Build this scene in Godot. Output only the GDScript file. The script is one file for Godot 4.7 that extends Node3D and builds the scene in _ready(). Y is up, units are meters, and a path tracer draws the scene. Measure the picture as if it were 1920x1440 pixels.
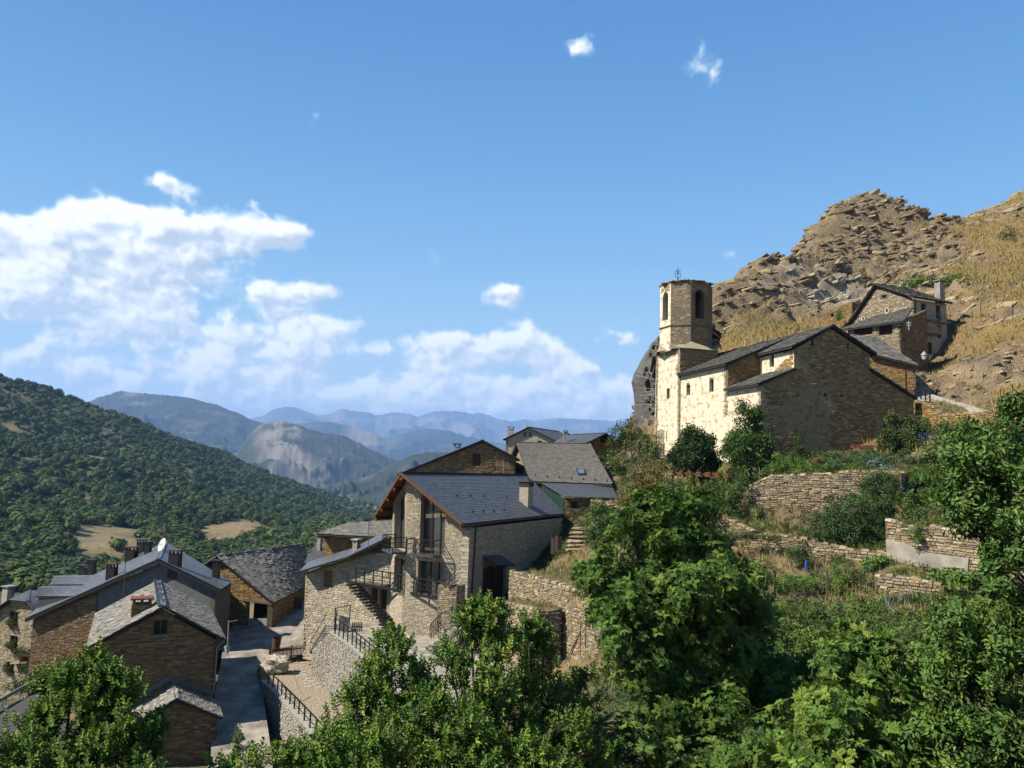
extends Node3D
# A hillside village under a rock hill: everything is laid out in metres with the eye at the origin.
const FOC := 1500.0
const PITCH := 0.1063
const ROLL := 0.03
const ALB := 0.74 # all base colours in one scale
var CR: Vector3
var CU: Vector3
var CF: Vector3
var M := {}
var rng := RandomNumberGenerator.new()
var fine := FastNoiseLite.new()
var taken := {}

func _ready():
	rng.seed = 7
	var u0 := Vector3(0, cos(PITCH), sin(PITCH))
	CF = Vector3(0, sin(PITCH), -cos(PITCH))
	CR = Vector3.RIGHT * cos(ROLL) + u0 * sin(ROLL)
	CU = -Vector3.RIGHT * sin(ROLL) + u0 * cos(ROLL)
	var cam := Camera3D.new()
	cam.name = "camera"
	cam.fov = rad_to_deg(2.0 * atan(720.0 / FOC))
	cam.near = 0.1
	cam.far = 60000.0
	cam.transform = Transform3D(Basis(CR, CU, -CF), Vector3.ZERO)
	cam.current = true
	add_child(cam)
	var we := WorldEnvironment.new()
	we.name = "world_environment"
	var e := Environment.new()
	e.background_mode = Environment.BG_SKY
	e.tonemap_mode = Environment.TONE_MAPPER_LINEAR
	e.tonemap_exposure = 2.05
	e.sdfgi_enabled = true
	e.ssao_enabled = true
	e.ssil_enabled = true
	e.fog_enabled = true
	e.fog_density = 0.000066
	e.fog_light_color = Color(0.58, 0.76, 1.0)
	e.sky = Sky.new()
	var pm := PanoramaSkyMaterial.new()
	pm.panorama = make_sky()
	e.sky.sky_material = pm
	we.environment = e
	add_child(we)
	var sun := DirectionalLight3D.new()
	sun.name = "sun"
	sun.light_energy = 1.6
	sun.light_color = Color(1.0, 0.965, 0.90)
	sun.light_angular_distance = 0.53
	sun.shadow_enabled = true
	var toward := bearing(-107.0) * cos(deg_to_rad(46.0)) + Vector3.UP * sin(deg_to_rad(46.0))
	sun.transform = Transform3D(Basis.looking_at(-toward, Vector3.UP), Vector3.ZERO)
	add_child(sun)
	for k in PAL:
		for i in PAL[k].size():
			var c: Color = PAL[k][i]
			PAL[k][i] = Color(c.r * ALB, c.g * ALB, c.b * ALB)
	fine.seed = 5
	fine.frequency = 1.0
	fine.fractal_octaves = 4
	make_materials()
	build_terrain()
	build_mountains()
	build_houses()
	build_church()
	build_walls()
	build_details()
	build_plants()

# ---------- sky ----------
func make_sky() -> ImageTexture:
	var w := 4096
	var h := 2048
	var im := Image.create_empty(w, h, false, Image.FORMAT_RGB8)
	im.fill(Color(0.42, 0.44, 0.43))
	var stops := [[0.0, Color(0.69, 0.75, 0.79)], [4.0, Color(0.635, 0.71, 0.765)], [9.0, Color(0.51, 0.63, 0.72)], [15.0, Color(0.395, 0.55, 0.685)], [22.0, Color(0.31, 0.48, 0.645)], [30.0, Color(0.25, 0.42, 0.60)], [40.0, Color(0.21, 0.37, 0.555)], [60.0, Color(0.185, 0.335, 0.515)], [91.0, Color(0.17, 0.31, 0.49)]]
	for y in h / 2 + 1:
		var el := 90.0 - (y + 0.5) * 180.0 / h
		var c: Color = stops[0][1]
		for k in range(1, stops.size()):
			if el >= stops[k - 1][0]:
				c = stops[k - 1][1].lerp(stops[k][1], clampf((el - stops[k - 1][0]) / (stops[k][0] - stops[k - 1][0]), 0, 1))
		im.fill_rect(Rect2i(0, y, w, 1), c)
	var bw := 876
	var bh := 430
	var y0 := 1030 - bh
	var lobes := [[60, 500, 130, 75, 1], [150, 450, 100, 70, 1], [250, 490, 120, 75, 1], [330, 440, 85, 60, 1], [335, 352, 60, 22, .75], [285, 335, 34, 16, .7], [425, 455, 60, 50, .9], [505, 440, 50, 28, .8], [552, 442, 26, 16, .7], [20, 430, 70, 36, .9], [190, 395, 40, 34, .6], [210, 560, 130, 34, .75], [60, 560, 110, 34, .8],
		[560, 545, 62, 24, .9], [495, 545, 26, 22, .8], [620, 548, 28, 12, .7], [270, 620, 100, 34, .85], [175, 622, 50, 22, .7], [420, 640, 120, 48, .9], [560, 645, 80, 62, .9], [350, 700, 200, 40, .7], [150, 690, 50, 28, .75], [60, 680, 48, 26, .8], [480, 725, 200, 36, .75], [90, 730, 90, 22, .55],
		[800, 668, 66, 40, .95], [850, 640, 36, 22, .9], [958, 550, 36, 26, .95], [940, 655, 58, 34, .95], [1000, 642, 44, 30, .95], [1030, 668, 42, 26, .85], [900, 730, 150, 34, .8], [1085, 725, 110, 42, .85], [1180, 740, 60, 40, .75], [1180, 636, 42, 20, .75], [760, 735, 90, 24, .7], [660, 745, 150, 28, .7],
		[772, 480, 44, 24, .30], [1088, 90, 34, 26, .28], [1316, 90, 30, 40, .32], [1345, 124, 50, 22, .30], [1337, 160, 26, 22, .22], [566, 232, 34, 24, .24], [1420, 465, 34, 30, .26], [1390, 490, 40, 18, .22], [860, 775, 260, 18, .62], [560, 765, 260, 18, .55], [1150, 785, 120, 18, .6]]
	var f := PackedFloat32Array()
	f.resize(bw * bh)
	for l in lobes:
		var rr: float = maxf(l[2], l[3]) * 2.2
		var mid := ray_angles(l[0], l[1])
		var span: float = rr / FOC * 57.3 * 1.15
		var i0 := clampi(int((mid.x - span) * 4096.0 / 360.0) + bw / 2, 0, bw - 1)
		var i1 := clampi(int((mid.x + span) * 4096.0 / 360.0) + bw / 2, 0, bw - 1)
		var sv: float = l[3] * 2.4 / FOC * 57.3 + 1.5
		var j0 := clampi(int((90.0 - mid.y - sv) * h / 180.0) - y0, 0, bh - 1)
		var j1 := clampi(int((90.0 - mid.y + sv) * h / 180.0) - y0, 0, bh - 1)
		for j in range(j0, j1 + 1):
			for i in range(i0, i1 + 1):
				var p := sky_pixel((i - bw / 2 + 0.5) * 360.0 / 4096.0, 90.0 - (j + y0 + 0.5) * 180.0 / h)
				var dx: float = (p.x - l[0]) / l[2]
				var dy: float = (p.y - l[1]) / l[3]
				var v: float = l[4] * exp(-(dx * dx + dy * dy))
				var k := j * bw + i
				f[k] = f[k] + v * (1.0 - minf(f[k], 1.0) * 0.7)
	var nz := FastNoiseLite.new()
	nz.seed = 21
	nz.noise_type = FastNoiseLite.TYPE_SIMPLEX
	nz.fractal_octaves = 6
	nz.fractal_gain = 0.56
	nz.frequency = 0.013
	var n2 := FastNoiseLite.new()
	n2.seed = 3
	n2.frequency = 0.05
	n2.fractal_octaves = 4
	var cl := Image.create_empty(bw, bh, false, Image.FORMAT_RGBA8)
	for j in bh:
		for i in bw:
			var a := f[j * bw + i]
			if a < 0.06:
				continue
			var n := nz.get_noise_2d(i + n2.get_noise_2d(i, j) * 9.0, j * 1.25)
			var d := smoothstep(0.25, 0.78, a * 1.16 + n * 0.74)
			if d <= 0.004:
				continue
			var up := f[maxi(j - 9, 0) * bw + maxi(i - 5, 0)]
			var dn := f[mini(j + 9, bh - 1) * bw + mini(i + 5, bw - 1)]
			var nn := nz.get_noise_2d(i - 4.0, (j - 5.0) * 1.25)
			var lit := clampf(0.55 + (dn - up) * 0.8 + (n - nn) * 1.5, 0.0, 1.0)
			var lowness := clampf((j + y0 - 880.0) / 150.0, 0.0, 1.0)
			var c := Color(0.60, 0.64, 0.69).lerp(Color(0.83, 0.83, 0.825), lit)
			c = c.lerp(Color(0.80, 0.82, 0.84), lowness * 0.4)
			c.a = d * (0.97 - 0.18 * lowness)
			cl.set_pixel(i, j, c)
	var flip: Image = cl.duplicate()
	flip.flip_x()
	im.convert(Image.FORMAT_RGBA8)
	for put in [[cl, 0], [flip, 60 - bw], [flip, bw - 20], [cl, 200 - 2 * bw], [cl, 2 * bw - 120]]:
		for turn in [-w, 0, w]:
			im.blend_rect(put[0], Rect2i(0, 0, bw, bh), Vector2i(put[1] - bw / 2 + turn, y0))
	return ImageTexture.create_from_image(im)

func ray_angles(px: float, py: float) -> Vector2:
	var v := ray(px, py).normalized()
	return Vector2(rad_to_deg(atan2(v.x, -v.z)), rad_to_deg(asin(v.y)))

func sky_pixel(az: float, el: float) -> Vector2:
	var a := deg_to_rad(az)
	var b := deg_to_rad(el)
	var v := Vector3(sin(a) * cos(b), sin(b), -cos(a) * cos(b))
	var z := v.dot(CF)
	if z < 0.05:
		return Vector2(-9999, -9999)
	return Vector2(960.0 + FOC * v.dot(CR) / z, 720.0 - FOC * v.dot(CU) / z)

# ---------- directions and points ----------
func bearing(deg: float) -> Vector3:
	return Vector3(sin(deg_to_rad(deg)), 0, -cos(deg_to_rad(deg)))

func ray(px: float, py: float) -> Vector3:
	return CR * ((px - 960.0) / FOC) + CU * ((720.0 - py) / FOC) + CF

func at(px: float, py: float, d: float) -> Vector3:
	var v := ray(px, py)
	return v * (d / -v.z)

func on_level(px: float, py: float, y: float) -> Vector3:
	var v := ray(px, py)
	return v * (y / v.y)

func on_plane(px: float, py: float, p0: Vector3, n: Vector3) -> Vector3:
	var v := ray(px, py)
	return v * (p0.dot(n) / v.dot(n))

func flat(v: Vector3, y := 0.0) -> Vector3:
	return Vector3(v.x, y, v.z)

# ---------- nodes ----------
func numbered(called: String) -> String:
	var n: int = taken.get(called, 0)
	taken[called] = n + 1
	return called if n == 0 else "%s_%03d" % [called, n]

func thing(called: String, label: String, category: String, pos: Vector3, group := "") -> Node3D:
	var o := Node3D.new()
	o.name = numbered(called)
	add_child(o)
	o.position = pos
	o.set_meta("label", label)
	o.set_meta("category", category)
	if group:
		o.set_meta("group", group)
	return o

func part(mb: MB, called: String, mat: Material, parent: Node3D) -> MeshInstance3D:
	var o := MeshInstance3D.new()
	o.mesh = mb.commit()
	o.material_override = mat
	o.name = called
	parent.add_child(o, true)
	if parent != self and parent.get_parent() == self and not parent is MeshInstance3D:
		o.position = -parent.position
	return o

func solo(mb: MB, called: String, mat: Material, label := "", category := "", kind := "", group := "") -> MeshInstance3D:
	var o := part(mb, numbered(called), mat, self)
	if label: o.set_meta("label", label)
	if category: o.set_meta("category", category)
	if kind: o.set_meta("kind", kind)
	if group: o.set_meta("group", group)
	return o

func many(mesh: Mesh, mat: Material, places: Array, colors: Array, called: String, parent: Node3D, kind := "stuff") -> MultiMeshInstance3D:
	var mm := MultiMesh.new()
	mm.transform_format = MultiMesh.TRANSFORM_3D
	mm.use_colors = true
	mm.mesh = mesh
	mm.instance_count = places.size()
	for i in places.size():
		mm.set_instance_transform(i, places[i])
		mm.set_instance_color(i, colors[i])
	var o := MultiMeshInstance3D.new()
	o.multimesh = mm
	o.material_override = mat
	o.name = called
	if kind:
		o.set_meta("kind", kind)
	parent.add_child(o, true)
	if parent != self and parent.get_parent() == self and not parent is MeshInstance3D:
		o.position = -parent.position
	return o

# ---------- mesh builder ----------
class MB:
	var v := PackedVector3Array()
	var n := PackedVector3Array()
	var t := PackedVector2Array()
	var c := PackedColorArray()
	var col := Color.WHITE
	func tri(a: Vector3, b: Vector3, d: Vector3, nn: Vector3, ua := Vector2.ZERO, ub := Vector2.ZERO, ud := Vector2.ZERO) -> void:
		if (b - a).cross(d - a).dot(nn) > 0:
			v.append_array([a, d, b])
			t.append_array([ua, ud, ub])
		else:
			v.append_array([a, b, d])
			t.append_array([ua, ub, ud])
		n.append_array([nn, nn, nn])
		c.append_array([col, col, col])
	func quad(a: Vector3, b: Vector3, d: Vector3, e: Vector3, nn := Vector3.ZERO) -> void:
		if nn == Vector3.ZERO:
			nn = (b - a).cross(d - a).normalized()
			if nn.length() < 0.5:
				nn = (d - a).cross(e - a).normalized()
		tri(a, b, d, nn)
		tri(a, d, e, nn)
	func box(o: Vector3, x: Vector3, y: Vector3, z: Vector3) -> void: # o: centre; x, y, z: half axes
		for s in [-1.0, 1.0]:
			quad(o + x * s - y - z, o + x * s + y - z, o + x * s + y + z, o + x * s - y + z, (x * s).normalized())
			quad(o + y * s - x - z, o + y * s + x - z, o + y * s + x + z, o + y * s - x + z, (y * s).normalized())
			quad(o + z * s - y - x, o + z * s + y - x, o + z * s + y + x, o + z * s - y + x, (z * s).normalized())
	func bar(a: Vector3, b: Vector3, w: float, h: float, side := Vector3.ZERO) -> void:
		var d := (b - a)
		var x := side
		if x == Vector3.ZERO:
			x = d.cross(Vector3.UP)
			if x.length() < 0.001 * d.length():
				x = Vector3.RIGHT
		x = x.normalized()
		var y := d.cross(x).normalized()
		box((a + b) / 2, d / 2, x * w / 2, y * h / 2)
	func tube(a: Vector3, b: Vector3, r0: float, r1: float, k := 6, cap := true) -> void:
		var d := (b - a).normalized()
		var x := d.cross(Vector3.UP)
		if x.length() < 0.01:
			x = d.cross(Vector3.RIGHT)
		x = x.normalized()
		var y := d.cross(x)
		for i in k:
			var p := TAU * i / k
			var q := TAU * (i + 1) / k
			var e0 := x * cos(p) + y * sin(p)
			var e1 := x * cos(q) + y * sin(q)
			v.append_array([a + e0 * r0, a + e1 * r0, b + e1 * r1, a + e0 * r0, b + e1 * r1, b + e0 * r1])
			n.append_array([e0, e1, e1, e0, e1, e0])
			for z in 6:
				t.append(Vector2.ZERO)
				c.append(col)
			if (v[-5] - v[-6]).cross(v[-4] - v[-6]).dot(e0) > 0:
				for s in [v.size() - 6, v.size() - 3]:
					var tv := v[s + 1]
					v[s + 1] = v[s + 2]
					v[s + 2] = tv
					tv = n[s + 1]
					n[s + 1] = n[s + 2]
					n[s + 2] = tv
			if cap:
				tri(b, b + e0 * r1, b + e1 * r1, d)
				tri(a, a + e0 * r0, a + e1 * r0, -d)
	func prism(poly: PackedVector3Array, push: Vector3) -> void: # flat polygon pushed along a vector
		var nn := push.normalized()
		var u := (poly[1] - poly[0]).normalized()
		var w := nn.cross(u).normalized()
		var flat := PackedVector2Array()
		for p in poly:
			flat.append(Vector2((p - poly[0]).dot(u), (p - poly[0]).dot(w)))
		var idx := Geometry2D.triangulate_polygon(flat)
		for i in range(0, idx.size(), 3):
			tri(poly[idx[i]], poly[idx[i + 1]], poly[idx[i + 2]], -nn)
			tri(poly[idx[i]] + push, poly[idx[i + 1]] + push, poly[idx[i + 2]] + push, nn)
		var mid := Vector3.ZERO
		for p in poly:
			mid += p / poly.size()
		var area := 0.0
		for i in flat.size():
			area += flat[i].cross(flat[(i + 1) % flat.size()])
		for i in poly.size():
			var a := poly[i]
			var b := poly[(i + 1) % poly.size()]
			var o := (b - a).cross(nn).normalized()
			quad(a, b, b + push, a + push, o if area > 0 else -o)
	func commit() -> ArrayMesh:
		var m := ArrayMesh.new()
		var arr := []
		arr.resize(Mesh.ARRAY_MAX)
		arr[Mesh.ARRAY_VERTEX] = v
		arr[Mesh.ARRAY_NORMAL] = n
		arr[Mesh.ARRAY_TEX_UV] = t
		arr[Mesh.ARRAY_COLOR] = c
		m.add_surface_from_arrays(Mesh.PRIMITIVE_TRIANGLES, arr)
		return m

# ---------- materials ----------
func lin(r: float, g: float, b: float, a := 1.0) -> Color:
	var c := Color(r * ALB, g * ALB, b * ALB).linear_to_srgb()
	c.a = a
	return c

func noise_tex(sd: int, freq: float, lo: Color, hi: Color, octaves := 5, size := 512, kind := FastNoiseLite.TYPE_SIMPLEX_SMOOTH, mid := -1.0) -> NoiseTexture2D:
	var n := FastNoiseLite.new()
	n.seed = sd
	n.noise_type = kind
	n.frequency = freq
	n.fractal_octaves = octaves
	n.fractal_gain = 0.55
	var t := NoiseTexture2D.new()
	t.width = size
	t.height = size
	t.seamless = true
	t.noise = n
	var g := Gradient.new()
	g.set_color(0, lo)
	g.set_color(1, hi)
	if mid > 0:
		g.set_offset(0, mid - 0.12)
		g.set_offset(1, mid + 0.12)
	t.color_ramp = g
	return t

func surface(col: Color, rough := 0.9, tex: Texture2D = null, metres := 2.0, bump: Texture2D = null, relief := 1.0, vertex := false) -> StandardMaterial3D:
	var m := StandardMaterial3D.new()
	m.albedo_color = col
	m.roughness = rough
	m.metallic_specular = 0.4
	m.vertex_color_use_as_albedo = vertex
	if tex or bump:
		m.albedo_texture = tex
		m.uv1_triplanar = true
		m.uv1_world_triplanar = true
		m.uv1_scale = Vector3.ONE / metres
	if bump:
		m.heightmap_enabled = true
		m.heightmap_texture = bump
		m.heightmap_scale = relief
	return m

func make_materials() -> void:
	var grime := noise_tex(1, 0.02, Color(0.66, 0.65, 0.63), Color(1, 1, 1), 6)
	var soft := noise_tex(2, 0.012, Color(0.80, 0.79, 0.76), Color(1, 1, 1), 4)
	var bump := noise_tex(4, 0.03, Color.BLACK, Color.WHITE, 6)
	var plaster := noise_tex(9, 0.011, Color(0.70, 0.62, 0.50), Color(1, 0.985, 0.96), 6, 1024, FastNoiseLite.TYPE_SIMPLEX_SMOOTH, 0.30)
	var streak := noise_tex(12, 0.03, Color(0.55, 0.52, 0.47), Color(1, 1, 1), 5)
	var soil := noise_tex(14, 0.035, Color(0.55, 0.52, 0.46), Color(1, 1, 1), 6)
	M.grime = grime
	M.bump = bump
	M.stone = surface(Color.WHITE, 0.92, grime, 1.3, bump, 2.0, true)
	M.slate = surface(Color.WHITE, 0.5, soft, 1.1, bump, 0.6, true)
	M.old_slate = surface(Color.WHITE, 0.92, grime, 0.9, bump, 1.5, true)
	M.mortar = surface(lin(0.25, 0.20, 0.14), 0.95, grime, 1.6, bump, 3.0)
	M.mortar_dark = surface(lin(0.22, 0.165, 0.10), 0.95, grime, 1.6, bump, 3.0)
	M.mortar_pale = surface(lin(0.47, 0.40, 0.295), 0.95, grime, 1.6, bump, 3.0)
	M.mortar_grey = surface(lin(0.22, 0.205, 0.18), 0.95, grime, 1.6, bump, 3.0)
	M.roof_bed = surface(lin(0.05, 0.05, 0.052), 0.85, grime, 1.0)
	M.plaster = surface(lin(0.74, 0.665, 0.54), 0.92, plaster, 9.0, bump, 1.5)
	M.cream = surface(lin(0.50, 0.455, 0.375), 0.92, soft, 4.0, bump, 1.0)
	M.grey_render = surface(lin(0.185, 0.205, 0.215), 0.92, soft, 5.0, bump, 0.8)
	M.old_render = surface(lin(0.31, 0.235, 0.14), 0.95, plaster, 7.0, bump, 3.0)
	M.wood = surface(lin(0.085, 0.035, 0.02), 0.7, streak, 0.6)
	M.wood_orange = surface(lin(0.27, 0.105, 0.036), 0.6, streak, 0.8)
	M.wood_light = surface(lin(0.36, 0.20, 0.085), 0.7, streak, 0.6)
	M.wood_grey = surface(lin(0.24, 0.20, 0.155), 0.85, streak, 0.5)
	M.black = surface(lin(0.016, 0.016, 0.018), 0.5)
	M.metal_grey = surface(lin(0.14, 0.15, 0.16), 0.45, soft, 0.8)
	M.metal_light = surface(lin(0.42, 0.44, 0.46), 0.45, soft, 0.8)
	M.zinc = surface(lin(0.10, 0.105, 0.115), 0.4, soft, 1.4)
	M.rust = surface(lin(0.13, 0.065, 0.045), 0.8, grime, 0.5)
	M.dark = surface(lin(0.07, 0.05, 0.036), 0.8, streak, 0.5)  # dark wood on the door; in slots and windows, shade put into colour
	var clear := StandardMaterial3D.new()
	clear.albedo_color = Color(0.5, 0.55, 0.55, 0.12)
	clear.transparency = BaseMaterial3D.TRANSPARENCY_ALPHA
	clear.roughness = 0.03
	M.clear_glass = clear
	M.white = surface(lin(0.75, 0.75, 0.74), 0.5, soft, 1.0)
	M.brick = surface(lin(0.26, 0.085, 0.05), 0.85, grime, 0.4)
	M.clay = surface(lin(0.42, 0.09, 0.035), 0.7)
	M.blue = surface(lin(0.02, 0.10, 0.42), 0.4)
	M.blue_rail = surface(lin(0.03, 0.10, 0.20), 0.5)
	M.yellow = surface(lin(0.62, 0.46, 0.04), 0.5)
	M.green_board = surface(lin(0.014, 0.045, 0.035), 0.6)
	M.concrete = surface(lin(0.46, 0.43, 0.375), 0.92, noise_tex(42, 0.007, Color(0.66, 0.64, 0.60), Color(1, 1, 1), 6, 1024), 9.0, bump, .3)
	M.concrete_pale = surface(lin(0.52, 0.49, 0.44), 0.92, grime, 2.2, bump, 1.0)
	M.road = surface(lin(0.46, 0.42, 0.36), 0.95, noise_tex(41, 0.006, Color(0.62, 0.60, 0.57), Color(1, 1, 1), 6, 1024), 14.0, bump, .2)
	M.track = surface(lin(0.66, 0.61, 0.53), 0.95, grime, 4.6, bump, .5)
	M.earth = surface(lin(0.52, 0.445, 0.34), 0.98, soil, 4.2, bump, 1.0)
	M.asphalt = surface(lin(0.10, 0.10, 0.105), 0.9, grime, 2.5)
	M.ground = surface(lin(1, 1, 1), 0.98, soil, 2.6, bump, 4.0, true)
	M.hill = surface(lin(1, 1, 1), 0.98, noise_tex(31, 0.02, Color(0.6, 0.58, 0.55), Color(1, 1, 1), 6), 40.0, null, 1.0, true)
	M.far = surface(lin(1, 1, 1), 1.0, noise_tex(33, 0.02, Color(0.62, 0.62, 0.62), Color(1, 1, 1), 6), 900.0, null, 1.0, true)
	M.rock = surface(lin(1.05, 1.05, 1.05), 0.95, noise_tex(35, 0.016, Color(0.50, 0.48, 0.45), Color(1, 1, 1), 7, 1024), 4.0, bump, 30.0, true)
	M.bark = surface(lin(0.11, 0.085, 0.06), 0.95, grime, 0.4, bump, 2.0)
	M.pole = surface(lin(0.33, 0.32, 0.29), 0.8, soft, 0.6)
	var g := StandardMaterial3D.new()
	g.albedo_color = lin(0.012, 0.013, 0.015)  # opaque near-black pane: the unlit room behind is put into the colour
	g.roughness = 0.08
	g.metallic_specular = 0.5
	M.dark_room_glass = g
	var sk := StandardMaterial3D.new()
	sk.albedo_color = lin(0.35, 0.4, 0.45)
	sk.roughness = 0.05
	sk.metallic = 0.7
	M.skylight = sk
	for k in [["leaf", 0.55, 0.30], ["leaf_soft", 0.75, 0.16], ["grass", 0.9, 0.2]]:
		var l := StandardMaterial3D.new()
		l.albedo_color = lin(.98, 1.03, .95)
		l.vertex_color_use_as_albedo = true
		l.roughness = k[1]
		l.metallic_specular = 0.35
		l.backlight_enabled = true
		l.backlight = lin(k[2] * 0.9, k[2] * 1.15, k[2] * 0.35)
		l.cull_mode = BaseMaterial3D.CULL_DISABLED
		M[k[0]] = l

func tinted(base: String, c: Color) -> StandardMaterial3D:
	var key := base + c.to_html()
	if not M.has(key):
		var m: StandardMaterial3D = M[base].duplicate()
		m.albedo_color = c.linear_to_srgb()
		m.vertex_color_use_as_albedo = false
		M[key] = m
	return M[key]

# stones, in linear base colours
var PAL := {
	"tan": [Color(.53, .43, .29), Color(.46, .37, .25), Color(.60, .50, .36), Color(.38, .31, .215), Color(.49, .38, .23), Color(.34, .295, .235), Color(.64, .55, .41)],
	"pale": [Color(.67, .58, .43), Color(.61, .525, .39), Color(.74, .65, .50), Color(.53, .455, .34), Color(.65, .54, .375), Color(.52, .46, .375), Color(.78, .70, .56)],
	"church": [Color(.42, .265, .11), Color(.345, .215, .092), Color(.49, .33, .16), Color(.26, .175, .085), Color(.46, .285, .105), Color(.37, .275, .165), Color(.56, .41, .235), Color(.66, .53, .35)],
	"brown": [Color(.35, .215, .10), Color(.28, .175, .082), Color(.42, .275, .14), Color(.21, .145, .08), Color(.39, .235, .09), Color(.29, .215, .135), Color(.47, .345, .20)],
	"ochre": [Color(.52, .31, .105), Color(.43, .25, .085), Color(.59, .385, .16), Color(.35, .215, .085), Color(.48, .335, .17), Color(.30, .215, .12)],
	"grey": [Color(.48, .45, .39), Color(.41, .385, .335), Color(.54, .51, .445), Color(.35, .33, .295), Color(.46, .41, .325), Color(.59, .555, .49)],
	"dry": [Color(.50, .395, .24), Color(.42, .325, .20), Color(.58, .47, .31), Color(.32, .26, .18), Color(.47, .345, .175), Color(.37, .32, .25), Color(.64, .55, .40)],
	"slate": [Color(.132, .145, .168), Color(.115, .127, .148), Color(.15, .162, .184), Color(.125, .136, .156)],
	"slate_warm": [Color(.19, .18, .162), Color(.165, .158, .147), Color(.215, .203, .18), Color(.18, .17, .152)],
	"slate_old": [Color(.36, .345, .31), Color(.28, .27, .245), Color(.45, .43, .38), Color(.215, .208, .195), Color(.39, .35, .28), Color(.31, .30, .285)],
	"slate_church": [Color(.175, .17, .15), Color(.135, .132, .12), Color(.215, .205, .18), Color(.165, .152, .128), Color(.245, .235, .205)],
}

# ---------- walls, stones and roofs ----------
var stone_meshes := []
var slate_mesh: ArrayMesh

func make_pieces() -> void:
	for k in 4:
		var mb := MB.new()
		var q := []
		for s in [Vector2(-.5, -.5), Vector2(.5, -.5), Vector2(.5, .5), Vector2(-.5, .5)]:
			q.append(Vector3(s.x * rng.randf_range(.86, 1.0), s.y * rng.randf_range(.82, 1.0), rng.randf_range(0.72, 1.0)))
		var b := [Vector3(-.5, -.5, -.3), Vector3(.5, -.5, -.3), Vector3(.5, .5, -.3), Vector3(-.5, .5, -.3)]
		var mid: Vector3 = (q[0] + q[1] + q[2] + q[3]) / 4 + Vector3(0, 0, 0.12)
		for i in 4:
			var j := (i + 1) % 4
			var nn: Vector3 = (q[j] - q[i]).cross(mid - q[i]).normalized()
			mb.tri(q[i], q[j], mid, nn)
			var o: Vector3 = (b[i] + b[j]) / 2
			o.z = 0.0
			mb.quad(b[i], b[j], q[j], q[i], (o.normalized() + Vector3(0, 0, 0.15)).normalized())
		stone_meshes.append(mb.commit())
	var sm := MB.new()
	var lo := [Vector3(-.5, -.5, 0), Vector3(.5, -.5, 0), Vector3(.48, .5, 0), Vector3(-.49, .5, 0)]
	var hi := [Vector3(-.47, -.46, 1), Vector3(.5, -.49, 1), Vector3(.48, .5, 1), Vector3(-.49, .5, 1)]
	sm.quad(hi[0], hi[1], hi[2], hi[3], Vector3(0, 0, 1))
	for i in 4:
		var j := (i + 1) % 4
		sm.quad(lo[i], lo[j], hi[j], hi[i], Vector3((lo[i] + lo[j]).x, (lo[i] + lo[j]).y, 0).normalized())
	slate_mesh = sm.commit()

# a flat upright wall with openings; corner points as world points, out = the way it faces
func wall(parent: Node3D, called: String, pts: Array, out: Vector3, thick: float, mat: Material, holes := [], reveal := 0.3) -> Dictionary:
	out = out.normalized()
	var u := Vector3.UP.cross(out).normalized()
	var p0: Vector3 = pts[0]
	var poly := PackedVector2Array()
	for p in pts:
		poly.append(Vector2((p - p0).dot(u), p.y - p0.y))
	var hs := []
	var pieces := [poly]
	for h in holes:
		var hp := PackedVector2Array()
		var mx := 0.0
		for p in h:
			hp.append(Vector2((p - p0).dot(u), p.y - p0.y))
			mx += hp[-1].x / h.size()
		hs.append(hp)
		var next := []
		for q in pieces:
			if Geometry2D.intersect_polygons(q, hp).is_empty():
				next.append(q)
				continue
			for half in [PackedVector2Array([Vector2(-999, -999), Vector2(mx, -999), Vector2(mx, 999), Vector2(-999, 999)]), PackedVector2Array([Vector2(mx, -999), Vector2(999, -999), Vector2(999, 999), Vector2(mx, 999)])]:
				for r in Geometry2D.intersect_polygons(q, half):
					next.append_array(Geometry2D.clip_polygons(r, hp))
		pieces = next
	var mb := MB.new()
	var w := {"p0": p0, "u": u, "out": out, "poly": poly, "holes": hs, "thick": thick}
	for q in pieces:
		var idx := Geometry2D.triangulate_polygon(q)
		for i in range(0, idx.size(), 3):
			var a: Vector3 = p0 + u * q[idx[i]].x + Vector3.UP * q[idx[i]].y
			var b: Vector3 = p0 + u * q[idx[i + 1]].x + Vector3.UP * q[idx[i + 1]].y
			var c: Vector3 = p0 + u * q[idx[i + 2]].x + Vector3.UP * q[idx[i + 2]].y
			mb.tri(a, b, c, out)
			mb.tri(a - out * thick, b - out * thick, c - out * thick, -out)
	for ring in [poly] + hs:
		var area := 0.0
		for i in ring.size():
			area += ring[i].cross(ring[(i + 1) % ring.size()])
		for i in ring.size():
			var a2: Vector2 = ring[i]
			var b2: Vector2 = ring[(i + 1) % ring.size()]
			var o2 := Vector2((b2 - a2).y, -(b2 - a2).x).normalized() * (1.0 if area > 0 else -1.0)
			if ring != poly:
				o2 = -o2
			var a := p0 + u * a2.x + Vector3.UP * a2.y
			var b := p0 + u * b2.x + Vector3.UP * b2.y
			mb.quad(a, b, b - out * thick, a - out * thick, u * o2.x + Vector3.UP * o2.y)
	w.node = part(mb, called, mat, parent)
	return w

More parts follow.
